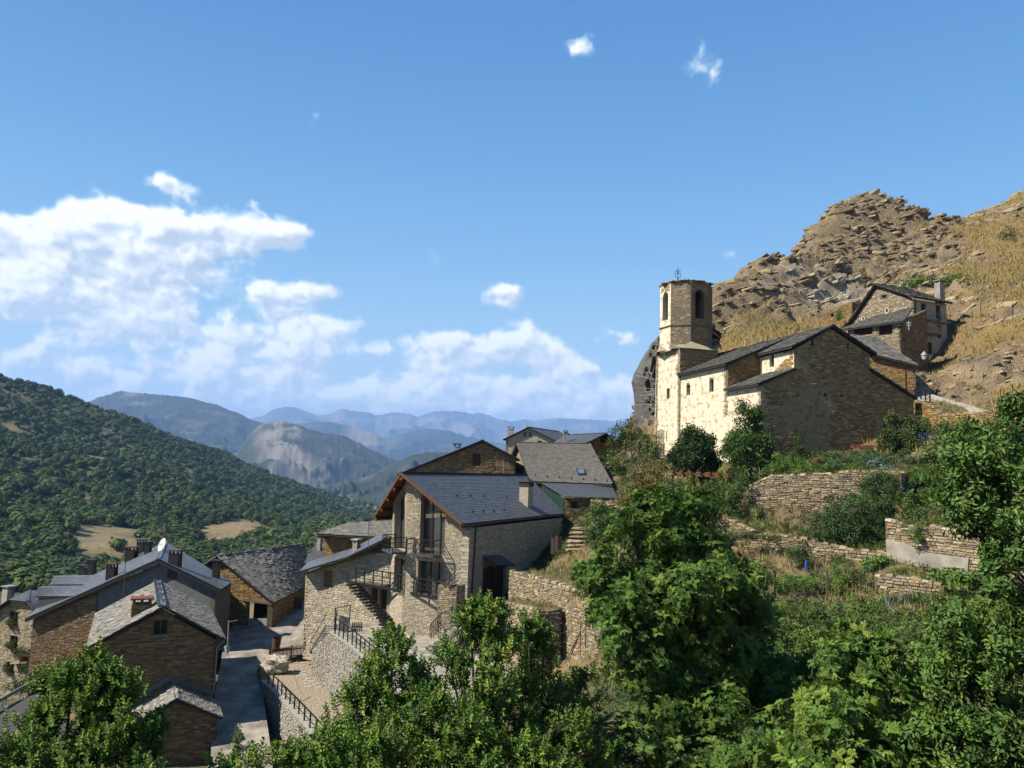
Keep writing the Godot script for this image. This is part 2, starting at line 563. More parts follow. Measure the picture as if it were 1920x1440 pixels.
# stones laid in courses on a wall; those wide enough to pick out become parts
func stones(w: Dictionary, parent: Node3D, pal: String, d: float, h0: float, h1: float, w0: float, w1: float, proud := 0.05, cap := 300, cover := 1.0, jitter := 0.02, keep = null) -> void:
	if stone_meshes.is_empty():
		make_pieces()
	var poly: PackedVector2Array = w.poly
	var lo := poly[0]
	var hi := poly[0]
	for p in poly:
		lo = lo.min(p)
		hi = hi.max(p)
	var colors: Array = PAL[pal]
	var places := [[], [], [], []]
	var tints := [[], [], [], []]
	var big := []
	var y := lo.y
	while y < hi.y:
		var ch := rng.randf_range(h0, h1)
		var x := lo.x - rng.randf() * w1
		while x < hi.x:
			var sw := rng.randf_range(w0, w1)
			if rng.randf() < 0.25:
				sw = lerpf(w0, sw, 0.4)
			var sh := ch * rng.randf_range(0.78, 1.0)
			var c := Vector2(x + sw / 2, y + ch / 2 + rng.randf_range(-.12, .12) * ch)
			x += sw + rng.randf_range(0.006, 0.022)
			if cover < 1.0 and rng.randf() > cover:
				continue
			var ok := true
			for q in [c + Vector2(-sw * .46, -sh * .4), c + Vector2(sw * .46, -sh * .4), c + Vector2(sw * .46, sh * .42), c + Vector2(-sw * .46, sh * .42)]:
				if not Geometry2D.is_point_in_polygon(q, poly):
					ok = false
					break
				for hp in w.holes:
					if Geometry2D.is_point_in_polygon(q, hp):
						ok = false
			if not ok:
				continue
			var pos: Vector3 = w.p0 + w.u * c.x + Vector3.UP * c.y
			if keep != null and not keep.call(pos):
				continue
			var b := Basis(w.u * sw, Vector3.UP * sh, w.out * proud * rng.randf_range(.5, 1.3))
			b = Basis(w.out, rng.randf_range(-jitter, jitter)) * b
			var t := Transform3D(b, pos)
			var k := rng.randi() % 4
			var base: Color = colors[rng.randi() % colors.size()]
			if cap > 0 and sw * FOC / d >= 10.0:
				big.append([sw * sh, t, k, base])
			else:
				places[k].append(t)
				tints[k].append(vary(base, 0.13))
		y += ch + 0.012
	big.sort_custom(func(a, b): return a[0] > b[0])
	for i in big.size():
		if i < cap:
			var o := MeshInstance3D.new()
			o.mesh = stone_meshes[big[i][2]]
			o.material_override = tinted("stone", big[i][3])
			o.name = "stone"
			o.transform = big[i][1]
			parent.add_child(o, true)
			if parent.get_parent() == self and not parent is MeshInstance3D:
				o.position -= parent.position
		else:
			places[big[i][2]].append(big[i][1])
			tints[big[i][2]].append(vary(big[i][3], 0.13))
	for k in 4:
		if places[k].size() > 8:
			many(stone_meshes[k], M.stone, places[k], tints[k], "stonework", parent)

func vary(c: Color, k: float) -> Color:
	var f := rng.randf_range(1.0 - k, 1.0 + k)
	return Color(c.r * f, c.g * f * rng.randf_range(.97, 1.03), c.b * f * rng.randf_range(.94, 1.06))

# roof slab from eave A-B to ridge D-C, laid with slates
func roof(parent: Node3D, called: String, a: Vector3, b: Vector3, c: Vector3, d: Vector3, style: String, dist: float, thick := 0.16, gauge := 0.25, wide := 0.35, rough := 0.0, cap := 0) -> MeshInstance3D:
	if stone_meshes.is_empty():
		make_pieces()
	var n := (b - a).cross(d - a)
	if c.distance_to(d) > 0.1:
		n += (c - b).cross(d - c) * -1.0 if (c - b).cross(d - c).dot(n) < 0 else (c - b).cross(d - c)
	n = n.normalized()
	if n.y < 0:
		n = -n
	var mb := MB.new()
	var dn := Vector3.DOWN * thick
	var g := 8 if c.distance_to(d) > 0.1 else 1
	for j in g:
		for i in g:
			var q := []
			for s in [[0, 0], [1, 0], [1, 1], [0, 1]]:
				var fu: float = (i + s[0]) / float(g)
				var fv: float = (j + s[1]) / float(g)
				q.append(a.lerp(b, fu).lerp(d.lerp(c, fu), fv))
			mb.tri(q[0], q[1], q[2], n)
			mb.tri(q[0], q[2], q[3], n)
			mb.tri(q[0] + dn, q[1] + dn, q[2] + dn, -n)
			mb.tri(q[0] + dn, q[2] + dn, q[3] + dn, -n)
	var mid := (a + b + c + d) / 4
	for e in [[a, b], [b, c], [c, d], [d, a]]:
		if e[0].distance_to(e[1]) > 0.05:
			var o: Vector3 = (e[1] - e[0]).cross(Vector3.UP).normalized()
			if o.dot((e[0] + e[1]) / 2 - mid) < 0:
				o = -o
			mb.quad(e[0], e[1], e[1] + dn, e[0] + dn, o)
	var slab := part(mb, called, M.roof_bed, parent)
	var rows := maxi(3, int((a.distance_to(d) + b.distance_to(c)) / 2 / gauge))
	var colors: Array = PAL[style]
	var places := []
	var tints := []
	var big := []
	for j in rows:
		var f := (j + 0.42) / rows
		var l := a.lerp(d, f)
		var r := b.lerp(c, f)
		var ux := (r - l)
		var len := ux.length()
		if len < 0.15:
			continue
		ux /= len
		var up := (d.lerp(c, 0.5) - a.lerp(b, 0.5))
		up = (up - ux * up.dot(ux)).normalized()
		var nn := ux.cross(up)
		if nn.y < 0:
			nn = -nn
			up = nn.cross(ux)
		var x := -rng.randf() * wide * 0.6 if rough > 0 else -(j % 2) * wide * 0.5
		while x < len:
			var sw := wide * (rng.randf_range(0.55, 1.45) if rough > 0 else 1.0)
			var x0 := maxf(x, -0.03 - rough * rng.randf() * 3.0)
			var x1 := minf(x + sw, len + 0.03 + rough * rng.randf() * 3.0)
			x += sw + 0.008
			if x1 - x0 < 0.06:
				continue
			var sl := gauge * 1.75 * (rng.randf_range(0.85, 1.2) if rough > 0 else 1.0)
			var th := 0.014 + rough * rng.randf_range(0.4, 1.6)
			var tilt := 0.075 + rough * 1.2 * rng.randf_range(0.3, 1.4)
			var bs := Basis(ux * (x1 - x0), up * sl, nn * th)
			bs = Basis(ux, -tilt) * bs
			if rough > 0:
				bs = Basis(nn, rng.randf_range(-1, 1) * rough * 2.2) * bs
			var pos := l + ux * (x0 + x1) / 2 + up * (sl * 0.5 - gauge * 0.55) + nn * (0.006 + tilt * sl * 0.45)
			var k: Color = colors[rng.randi() % colors.size()]
			if cap > 0 and (x1 - x0) * FOC / dist >= 10.0:
				big.append([x1 - x0, Transform3D(bs, pos), k])
			else:
				places.append(Transform3D(bs, pos))
				tints.append(vary(k, 0.20 + rough * 2.0))
	var ms := "slate" if style == "slate" else "old_slate"
	big.sort_custom(func(p, q): return p[0] > q[0])
	for i in big.size():
		if i < cap:
			var o := MeshInstance3D.new()
			o.mesh = slate_mesh
			o.material_override = tinted(ms, big[i][2])
			o.name = "slate"
			o.transform = big[i][1]
			slab.add_child(o, true)
		else:
			places.append(big[i][1])
			tints.append(vary(big[i][2], 0.10 + rough))
	if places.size():
		many(slate_mesh, M[ms], places, tints, "slates", slab)
	return slab

func pane(parent: Node3D, called: String, h: Array, out: Vector3, inset: float, mat: Material, thick := 0.05) -> MeshInstance3D:
	out = out.normalized()
	var mb := MB.new()
	var q := PackedVector3Array()
	for p in h:
		q.append(p - out * (inset + thick))
	mb.prism(q, out * thick)
	return part(mb, called, mat, parent)

# casing bars round an opening, with mullions; h: four corners, lower left first
func casing(parent: Node3D, h: Array, out: Vector3, inset: float, mat: Material, bar := 0.08, nx := 2, ny := 1) -> void:
	out = out.normalized()
	var mb := MB.new()
	var o := -out * inset
	var u: Vector3 = ((h[1] - h[0]) as Vector3).normalized()
	for k in 4:
		mb.bar(h[k] + o, h[(k + 1) % 4] + o, bar, bar, out)
	for k in range(1, nx):
		mb.bar(h[0].lerp(h[1], float(k) / nx) + o, h[3].lerp(h[2], float(k) / nx) + o, bar * .8, bar * .8, out)
	for k in range(1, ny):
		mb.bar(h[0].lerp(h[3], float(k) / ny) + o, h[1].lerp(h[2], float(k) / ny) + o, bar * .8, bar * .8, out)
	part(mb, "window_frame", mat, parent)

func rect(px0: float, py0: float, px1: float, py1: float, p0: Vector3, n: Vector3) -> Array: # an upright rectangle on a wall plane from two pixels (upper left, lower right)
	var a := on_plane(px0, (py0 + py1) / 2, p0, n)
	var b := on_plane(px1, (py0 + py1) / 2, p0, n)
	var mx := (px0 + px1) / 2
	var y1 := on_plane(mx, py0, p0, n).y
	var y0 := on_plane(mx, py1, p0, n).y
	return [flat(a, y0), flat(b, y0), flat(b, y1), flat(a, y1)]

func core(parent: Node3D, foot: Array, y0: float, y1: float, mat: Material, called := "wall") -> void:
	var q := PackedVector3Array()
	for p in foot:
		q.append(flat(p, y0))
	var mb := MB.new()
	mb.prism(q, Vector3.UP * (y1 - y0))
	part(mb, called, mat, parent)

func chimney(parent: Node3D, base: Vector3, dir: Vector3, w: float, dep: float, h: float, mat: Material, cap_mat: Material, pal := "", dist := 60.0) -> void:
	var x := flat(dir).normalized()
	var z := x.cross(Vector3.UP)
	var mb := MB.new()
	mb.box(base + Vector3.UP * (h / 2 - 0.6), x * w / 2, Vector3.UP * (h / 2 + 0.6), z * dep / 2)
	var c := part(mb, "chimney", mat, parent)
	var cb := MB.new()
	cb.box(base + Vector3.UP * (h + 0.30), x * (w / 2 + 0.12), Vector3.UP * 0.05, z * (dep / 2 + 0.12))
	for s in [-1, 1]:
		for t in [-1, 1]:
			cb.box(base + Vector3.UP * (h + 0.125) + x * s * w * .4 + z * t * dep * .4, x * 0.06, Vector3.UP * 0.125, z * 0.06)
	part(cb, "chimney_cap", cap_mat, c)

# ---------- terrain: thin-plate sheets through surveyed points ----------
class Plate:
	var xs := PackedFloat64Array()
	var zs := PackedFloat64Array()
	var w := PackedFloat64Array()
	var s := 50.0
	func k(dx: float, dz: float) -> float:
		var r2 := (dx * dx + dz * dz) / (s * s)
		return 0.5 * r2 * log(r2 + 1e-9)
	func fit(pts: Array, scale: float, slack := 0.0) -> void:
		s = scale
		var n := pts.size()
		var m := n + 3
		var a := []
		for i in n:
			xs.append(pts[i].x)
			zs.append(pts[i].z)
		for i in n:
			var row := PackedFloat64Array()
			for j in n:
				row.append(k(xs[i] - xs[j], zs[i] - zs[j]) + (slack if i == j else 0.0))
			row.append_array([1.0, xs[i] / s, zs[i] / s, pts[i].y])
			a.append(row)
		for q in 3:
			var row := PackedFloat64Array()
			for j in n:
				row.append(1.0 if q == 0 else (xs[j] / s if q == 1 else zs[j] / s))
			row.append_array([0.0, 0.0, 0.0, 0.0])
			a.append(row)
		for i in m:
			var p := i
			for r in range(i + 1, m):
				if absf(a[r][i]) > absf(a[p][i]):
					p = r
			var sw: PackedFloat64Array = a[i]
			a[i] = a[p]
			a[p] = sw
			var top: PackedFloat64Array = a[i]
			for r in range(i + 1, m):
				var row: PackedFloat64Array = a[r]
				var f := row[i] / top[i]
				if f != 0.0:
					for c in range(i, m + 1):
						row[c] -= f * top[c]
					a[r] = row
		w.resize(m)
		for i in range(m - 1, -1, -1):
			var v: float = a[i][m]
			for c in range(i + 1, m):
				v -= a[i][c] * w[c]
			w[i] = v / a[i][i]
	func y(x: float, z: float) -> float:
		var n := xs.size()
		var v := w[n] + w[n + 1] * x / s + w[n + 2] * z / s
		for i in n:
			var dx := x - xs[i]
			var dz := z - zs[i]
			var r2 := (dx * dx + dz * dz) / (s * s)
			v += w[i] * 0.5 * r2 * log(r2 + 1e-9)
		return v

func sheet(xa: PackedFloat32Array, za: PackedFloat32Array, height: Callable, tint: Callable) -> MB:
	var nx := xa.size()
	var nz := za.size()
	var p := PackedVector3Array()
	var cs := PackedColorArray()
	for j in nz:
		for i in nx:
			var q := Vector3(xa[i], 0, za[j])
			q.y = height.call(q.x, q.z)
			p.append(q)
	var nr := PackedVector3Array()
	for j in nz:
		for i in nx:
			var a := p[j * nx + maxi(i - 1, 0)]
			var b := p[j * nx + mini(i + 1, nx - 1)]
			var c := p[maxi(j - 1, 0) * nx + i]
			var d := p[mini(j + 1, nz - 1) * nx + i]
			var nn := (b - a).cross(d - c).normalized()
			nr.append(nn if nn.y > 0 else -nn)
			cs.append(tint.call(p[j * nx + i], nr[-1]))
	var mb := MB.new()
	for j in nz - 1:
		for i in nx - 1:
			var q := [j * nx + i, j * nx + i + 1, (j + 1) * nx + i + 1, (j + 1) * nx + i]
			for t in [[0, 1, 2], [0, 2, 3]]:
				var a: int = q[t[0]]
				var b: int = q[t[1]]
				var c: int = q[t[2]]
				if (p[b] - p[a]).cross(p[c] - p[a]).y > 0:
					var s := b
					b = c
					c = s
				mb.v.append_array([p[a], p[b], p[c]])
				mb.n.append_array([nr[a], nr[b], nr[c]])
				mb.c.append_array([cs[a], cs[b], cs[c]])
				mb.t.append_array([Vector2(p[a].x, p[a].z), Vector2(p[b].x, p[b].z), Vector2(p[c].x, p[c].z)])
	return mb

func steps(a: float, b: float, d: float) -> PackedFloat32Array:
	var r := PackedFloat32Array()
	var n := int(absf(b - a) / d)
	for i in n + 1:
		r.append(lerpf(a, b, float(i) / n))
	return r

var near := Plate.new()
var crag := Plate.new()
var slope := Plate.new()
var nz1 := FastNoiseLite.new()
var nz2 := FastNoiseLite.new()
var nz3 := FastNoiseLite.new()

func ground_y(x: float, z: float) -> float:
	return near.y(x, z)

func crag_y(x: float, z: float) -> float:
	var y := crag.y(x, z)
	# bedded rock: ledges that rise to the right, of uneven thickness, broken by clefts
	var m := rockiness(Vector3(x, y, z))
	var tilt := y - x * 0.34 + z * 0.12 + nz1.get_noise_2d(x * 1.6, z * 1.6) * 2.6 + nz2.get_noise_2d(x * 1.5, z * 1.5) * 0.8
	var bed := 2.3
	var f := fposmod(tilt, bed) / bed
	var ledge := (smoothstep(0.15, 0.95, f) - f) * bed * 0.95
	ledge += nz2.get_noise_1d(tilt * 7.0) * 1.5 + nz3.get_noise_1d(tilt * 13.0 + 90.0) * 0.8
	var cleft := nz2.get_noise_2d(x * 0.6 + 30.0, z * 0.6) * 1.6 + nz3.get_noise_2d(x * 2.3, z * 2.3) * 0.3
	return y + (ledge + cleft) * (0.16 + 0.95 * m) + nz3.get_noise_2d(x * 4.0, z * 4.0) * 0.22 * (0.4 + m)

func rockiness(p: Vector3) -> float:
	# where the photograph shows bare rock: the knob, the wall under it, the left brow, the far right outcrop
	var v := 0.07 + nz1.get_noise_2d(p.x * 1.5 + 40.0, p.z * 1.5) * 0.55 + nz3.get_noise_2d(p.x * 0.9, p.z * 0.9) * 0.25
	for s in rock_spots:
		var d: float = Vector2(p.x - s[0].x, p.z - s[0].z).length() / s[1]
		v += s[2] * exp(-d * d)
	return smoothstep(0.12, 0.48, v)

var rock_spots := []
var rock_tones := []
var white_rock := Vector3.ZERO

func rock_color(p: Vector3) -> Color:
	var v := fposmod(p.y - p.x * 0.34 + p.z * 0.12 + nz1.get_noise_2d(p.x * 1.6, p.z * 1.6) * 2.6, 3.4) / 3.4
	var c: Color = rock_tones[int(v * 3.999)]
	c = c.lerp(rock_tones[2], clampf(nz2.get_noise_2d(p.x * 3, p.z * 3) + .2, 0, .8))
	var dw: float = Vector2(p.x - white_rock.x, p.z - white_rock.z).length()
	return c.lerp(Color(.60, .54, .45), clampf(1.2 - dw / 9.0 + nz2.get_noise_2d(p.x * 2, p.z * 2), 0, .85))

func build_terrain() -> void:
	nz1.seed = 11
	nz1.frequency = 0.03
	nz1.fractal_octaves = 3
	nz2.seed = 12
	nz2.frequency = 0.09
	nz2.fractal_octaves = 5
	nz3.seed = 13
	nz3.frequency = 0.16
	nz3.fractal_octaves = 4
	var pts := []
	for q in [[400, 1500, 8], [1500, 1500, 8], [960, 1560, 12], [960, 1520, 20], [960, 1500, 32], [1000, 1310, 46], [1080, 1245, 50], [300, 1560, 28], [100, 1560, 30], [-200, 1500, 34], [-500, 1500, 40],
		[1785, 1122, 42], [1500, 1105, 47], [1450, 1160, 40], [1300, 1420, 26], [1700, 1320, 26], [1600, 1200, 34], [1900, 1190, 34], [2100, 1300, 25], [1900, 1500, 12], [1480, 1480, 18],
		[1040, 1062, 63], [1110, 1000, 68], [960, 1110, 60], [1160, 960, 74], [1230, 990, 62], [1240, 1080, 50], [1240, 870, 86], [1427, 856, 70], [1600, 850, 71], [1713, 842, 75], [1500, 884, 64], [1600, 880, 63], [1430, 978, 57], [1600, 962, 57], [1460, 1002, 53], [1400, 1082, 47], [1560, 1080, 46],
		[1690, 1056, 46], [1900, 1104, 38], [1800, 960, 54], [1760, 830, 72], [1900, 800, 70], [2050, 820, 60], [1800, 775, 78], [1720, 752, 84], [2200, 900, 50],
		[1150, 884, 86], [1180, 850, 100], [1000, 940, 88], [900, 912, 92], [780, 960, 84], [700, 1065, 80], [500, 1152, 92], [300, 1170, 100], [0, 1310, 79], [60, 1300, 80], [-200, 1345, 70], [-100, 1430, 52], [-400, 1360, 75],
		[600, 1120, 130], [300, 1130, 140], [0, 1175, 140], [900, 960, 130], [1100, 900, 130], [-500, 1180, 140], [800, 1040, 150], [1180, 870, 130]]:
		pts.append(at(q[0], q[1], q[2]))
	# under the lane and the yards the ground keeps below their slabs
	for q in [[440, 1430, -19.2], [450, 1350, -18.4], [450, 1290, -17.8], [470, 1238, -17.2], [520, 1205, -16.6], [600, 1200, -16.3], [545, 1165, -15.9], [570, 1125, -15.2], [540, 1270, -18.2], [600, 1260, -18.2], [580, 1330, -18.4], [660, 1340, -18.2], [700, 1400, -18.2], [640, 1300, -18.0], [680, 1190, -14.0], [760, 1200, -14.0], [840, 1200, -13.6], [760, 1270, -14.6], [860, 1270, -13.8], [700, 1160, -14.2], [100, 1360, -20.0], [0, 1380, -20.2]]:
		pts.append(on_level(q[0], q[1], q[2]))
	near.fit(pts, 30.0, 0.02)
	var dry := Color(.34, .255, .14)
	var green := Color(.10, .125, .04)
	var soil := Color(.25, .185, .12)
	var mb := sheet(steps(-95, 120, 1.8), steps(10, -150, 1.8), func(x, z): return near.y(x, z) + nz2.get_noise_2d(x * 2, z * 2) * 0.25 - 0.15,
		func(p, _n):
			var v := nz1.get_noise_2d(p.x * 3.0, p.z * 3.0) + nz2.get_noise_2d(p.x * 3, p.z * 3) * .5
			var c := soil.lerp(dry, smoothstep(-.25, .25, v))
			return c.lerp(green, smoothstep(0.05, 0.5, nz1.get_noise_2d(p.x * 2 + 90, p.z * 2) + 0.12)))
	solo(mb, "ground", M.ground, "", "", "structure")

	# the rock hill on the right
	pts = []
	var sky := [[1340, 545, 125], [1400, 505, 134], [1450, 484, 140], [1500, 468, 148], [1524, 430, 154], [1556, 388, 160], [1598, 365, 164], [1640, 360, 165], [1680, 378, 165], [1722, 418, 165], [1770, 420, 172], [1850, 408, 176], [1920, 400, 182], [2010, 405, 188], [2200, 410, 195]]
	for q in sky:
		pts.append(at(q[0], q[1], q[2]))
		var p := at(q[0], q[1], q[2])
		pts.append(p + flat(p).normalized() * 32.0 + Vector3.DOWN * 14.0)
	for q in [[1300, 590, 122], [1260, 640, 122], [1335, 600, 116], [1400, 622, 111], [1480, 604, 117], [1550, 560, 127], [1600, 505, 142], [1560, 450, 150], [1640, 420, 156], [1700, 470, 147], [1800, 505, 128], [1700, 535, 122], [1850, 470, 138], [1920, 500, 126], [1900, 560, 104], [1818, 588, 100], [1850, 650, 90], [1910, 720, 77], [1780, 690, 88], [1755, 740, 84], [1800, 766, 76.5], [1716, 742, 84], [1750, 756, 79], [1850, 778, 72], [1860, 755, 78], [2020, 700, 80], [2100, 560, 110],
		[1340, 658, 106], [1450, 645, 103], [1580, 628, 106], [1650, 600, 110], [1900, 790, 66], [1500, 700, 92], [1380, 740, 94], [1650, 740, 86], [2150, 800, 60], [1180, 905, 114], [1140, 935, 122], [1100, 950, 132], [1195, 800, 108], [1160, 960, 150], [1225, 690, 118], [1740, 695, 95], [1700, 696, 92], [1775, 690, 97], [1715, 700, 90], [1760, 705, 92], [1745, 706, 94], [1788, 690, 95], [1775, 680, 101], [1740, 690, 99]]:
		pts.append(at(q[0], q[1], q[2]))
	crag.fit(pts, 40.0, 0.01)
	for q in [[1640, 400, 160, 17, .75], [1560, 470, 145, 12, .5], [1600, 500, 141, 16, .55], [1550, 550, 127, 13, .7], [1640, 560, 118, 8, .5], [1400, 540, 126, 15, .75], [1350, 580, 118, 9, .5], [1900, 400, 175, 24, .7], [1780, 480, 135, 10, .35], [1850, 640, 90, 7, .4], [1780, 660, 90, 6, .55], [1900, 600, 98, 7, .45], [1780, 730, 82, 4, .4], [1900, 690, 80, 6, .4], [1460, 600, 113, 11, -.75], [1400, 640, 106, 10, -.6], [1850, 440, 150, 12, -.2], [1700, 440, 155, 8, -.25], [1770, 520, 125, 9, -.4], [1340, 650, 106, 5, .35], [1215, 760, 112, 9, .9], [1240, 680, 118, 8, .8], [1750, 690, 95, 7, -.9]]:
		rock_spots.append([at(q[0], q[1], q[2]), q[3], q[4]])
	var grass := Color(.44, .305, .125)
	var tan := Color(.36, .26, .15)
	var rock := [Color(.42, .315, .185), Color(.31, .24, .15), Color(.50, .39, .24), Color(.25, .20, .14)]
	var white := at(1560, 560, 126)
	rock_tones = rock
	white_rock = white
	mb = sheet(steps(12, 150, 0.65), steps(-58, -215, 0.65), crag_y,
		func(p, _n):
			var c := rock_color(p)
			var m := rockiness(p)
			var g := grass.lerp(tan, smoothstep(-.2, .3, nz2.get_noise_2d(p.x, p.z + 70.0)))
			return g.lerp(c, m))
	solo(mb, "rock_hill", M.rock, "", "", "structure")

	# the wooded slope across the valley
	pts = []
	for q in [[-300, 610, 1000], [-150, 665, 1050], [0, 714, 1120], [80, 735, 1200], [170, 768, 1320], [270, 808, 1420], [360, 838, 1520], [440, 872, 1640], [520, 908, 1780], [590, 938, 1920], [650, 952, 2150], [720, 957, 2450], [820, 960, 2700]]:
		var p := at(q[0], q[1], q[2])
		pts.append(p)
		pts.append(p + Vector3(-250, -70, -330))
	for q in [[-300, 1000, 330], [0, 1075, 330], [150, 1068, 350], [300, 1058, 370], [450, 1050, 390], [600, 1030, 420], [800, 1010, 460], [0, 960, 560], [150, 945, 640], [250, 1000, 520], [430, 1005, 560], [330, 900, 860], [150, 850, 900], [0, 820, 880], [450, 950, 900], [560, 985, 760], [640, 975, 1150], [700, 968, 1500], [760, 965, 2000], [800, 985, 1000], [1000, 980, 900], [1100, 950, 1700], [400, 1120, 230], [0, 1130, 220], [-400, 1100, 230], [800, 1050, 260], [1100, 1000, 300]]:
		pts.append(at(q[0], q[1], q[2]))
	slope.fit(pts, 400.0, 0.004)
	for q in [[60, 890, 9], [90, 868, 7], [130, 845, 6], [180, 862, 10], [20, 800, 8], [200, 812, 9], [160, 950, 8], [400, 1002, 36], [450, 1002, 40], [485, 1000, 26], [180, 1004, 36], [235, 1003, 30], [180, 1022, 36], [250, 1024, 30], [370, 925, 10], [350, 890, 9], [285, 935, 9], [310, 950, 6], [610, 968, 6], [640, 985, 9], [660, 958, 10], [530, 1070, 10], [420, 940, 8], [100, 905, 6], [330, 870, 5], [240, 1058, 10], [110, 1075, 12], [560, 935, 5]]:
		var v := ray(q[0], q[1])
		var t := 250.0
		while t < 3000.0 and v.y * t > slope.y(v.x * t, v.z * t):
			t += 12.0
		clearings.append([v * t, q[2] * t / FOC * 1.15, 6.0 if q[2] > 20 else 5.0])
	mb = sheet(steps(-1250, 700, 22.0), steps(-100, -2900, 22.0), func(x, z): return slope.y(x, z) + nz1.get_noise_2d(x * .25, z * .25) * 9.0,
		func(p, _n):
			var m := open_ground(p)
			var c := Color(.095, .12, .04).lerp(Color(.35, .27, .135), m)
			return vary(c, .06))
	solo(mb, "wooded_hillside", M.hill, "", "", "structure")
	build_forest()

var clearings := []

func open_ground(p: Vector3) -> float:
	var m := 0.0
	for s in clearings:
		var dir := flat(s[0]).normalized()
		var off := flat(p - s[0])
		var dz: float = off.dot(dir) / (s[1] * s[2])
		var dx: float = off.cross(dir).y / s[1]
		m = maxf(m, smoothstep(1.15, 0.75, sqrt(dx * dx + dz * dz) + nz2.get_noise_2d(p.x * .3, p.z * .3) * .35))
	return maxf(m, 0.5 * smoothstep(0.26, 0.46, nz1.get_noise_2d(p.x * .35 + 300.0, p.z * .35)))

func tree_clump(sd: int) -> ArrayMesh: # a far tree: a lumpy crown of leafy facets with sky gaps at its rim
	var r := RandomNumberGenerator.new()
	r.seed = sd
	var mb := MB.new()
	for k in 230:
		var d := Vector3(r.randfn(), r.randfn() * .9 + .25, r.randfn()).normalized()
		var rad := 0.5 * r.randf_range(.62, 1.0) * (1.0 + .25 * sin(d.x * 5.0 + sd) * cos(d.z * 4.0))
		var c := Vector3(d.x * rad, 0.5 + d.y * rad * 1.05, d.z * rad)
		var a := d.cross(Vector3(r.randfn(), r.randfn(), r.randfn())).normalized()
		var b := d.cross(a)
		var s := r.randf_range(.055, .11)
		var nn := (d + Vector3(r.randfn(), r.randfn(), r.randfn()) * .25).normalized()
		mb.col = Color.WHITE * r.randf_range(.75, 1.1)
		mb.col.a = 1
		mb.tri(c + a * s, c - a * s * .6 + b * s, c - a * s * .6 - b * s, nn)
		mb.tri(c - a * s, c + a * s * .5 + b * s, c + a * s * .5 - b * s, nn)
	mb.col = Color.WHITE
	mb.tube(Vector3(0, -.1, 0), Vector3(0, .45, 0), .05, .03, 5)
	return mb.commit()

func build_forest() -> void:
	var kinds := [tree_clump(1), tree_clump(2), tree_clump(3)]
	var places := [[], [], []]
	var tints := [[], [], []]
	var r := RandomNumberGenerator.new()
	r.seed = 99
	var n := 0
	for k in 150000:
		if n > 44000:
			break
		var dd := 240.0 + 2500.0 * pow(r.randf(), 1.7)
		var az := deg_to_rad(r.randf_range(-40.0, 4.0))
		var x := sin(az) * dd
		var z := -cos(az) * dd
		if z > -225.0:
			continue
		var p := Vector3(x, 0, z)
		if r.randf() < open_ground(p) * 1.05:
			continue
		p.y = slope.y(x, z) + nz1.get_noise_2d(x * .25, z * .25) * 9.0 - 0.5
		if p.y < -300:
			continue
		var h := (1.8 + 6.5 * pow(r.randf(), 1.6)) * (0.85 if dd < 500 else 1.1)
		var v := nz2.get_noise_2d(x * .12, z * .12) + nz1.get_noise_2d(x * .11, z * .11) * 1.3 + r.randf_range(-.3, .3)
		var c := Color(.085, .125, .032).lerp(Color(.135, .175, .045), clampf(v + .4, 0, 1))
		if r.randf() < .25:
			c = Color(.06, .10, .04)
		var i := r.randi() % 3
		var wd := h * r.randf_range(.85, 1.5)
		places[i].append(Transform3D(Basis(Vector3.UP, r.randf() * TAU).scaled_local(Vector3(wd, h, wd)), p))
		tints[i].append(vary(c, .15))
		n += 1
	for i in 3:
		var o := many(kinds[i], M.leaf_soft, places[i], tints[i], numbered("wood"), self)
		o.set_meta("label", ["dark green wood covering the valley slope", "broadleaf wood covering the valley slope", "mixed wood covering the valley slope"][i])
		o.set_meta("category", "wood")

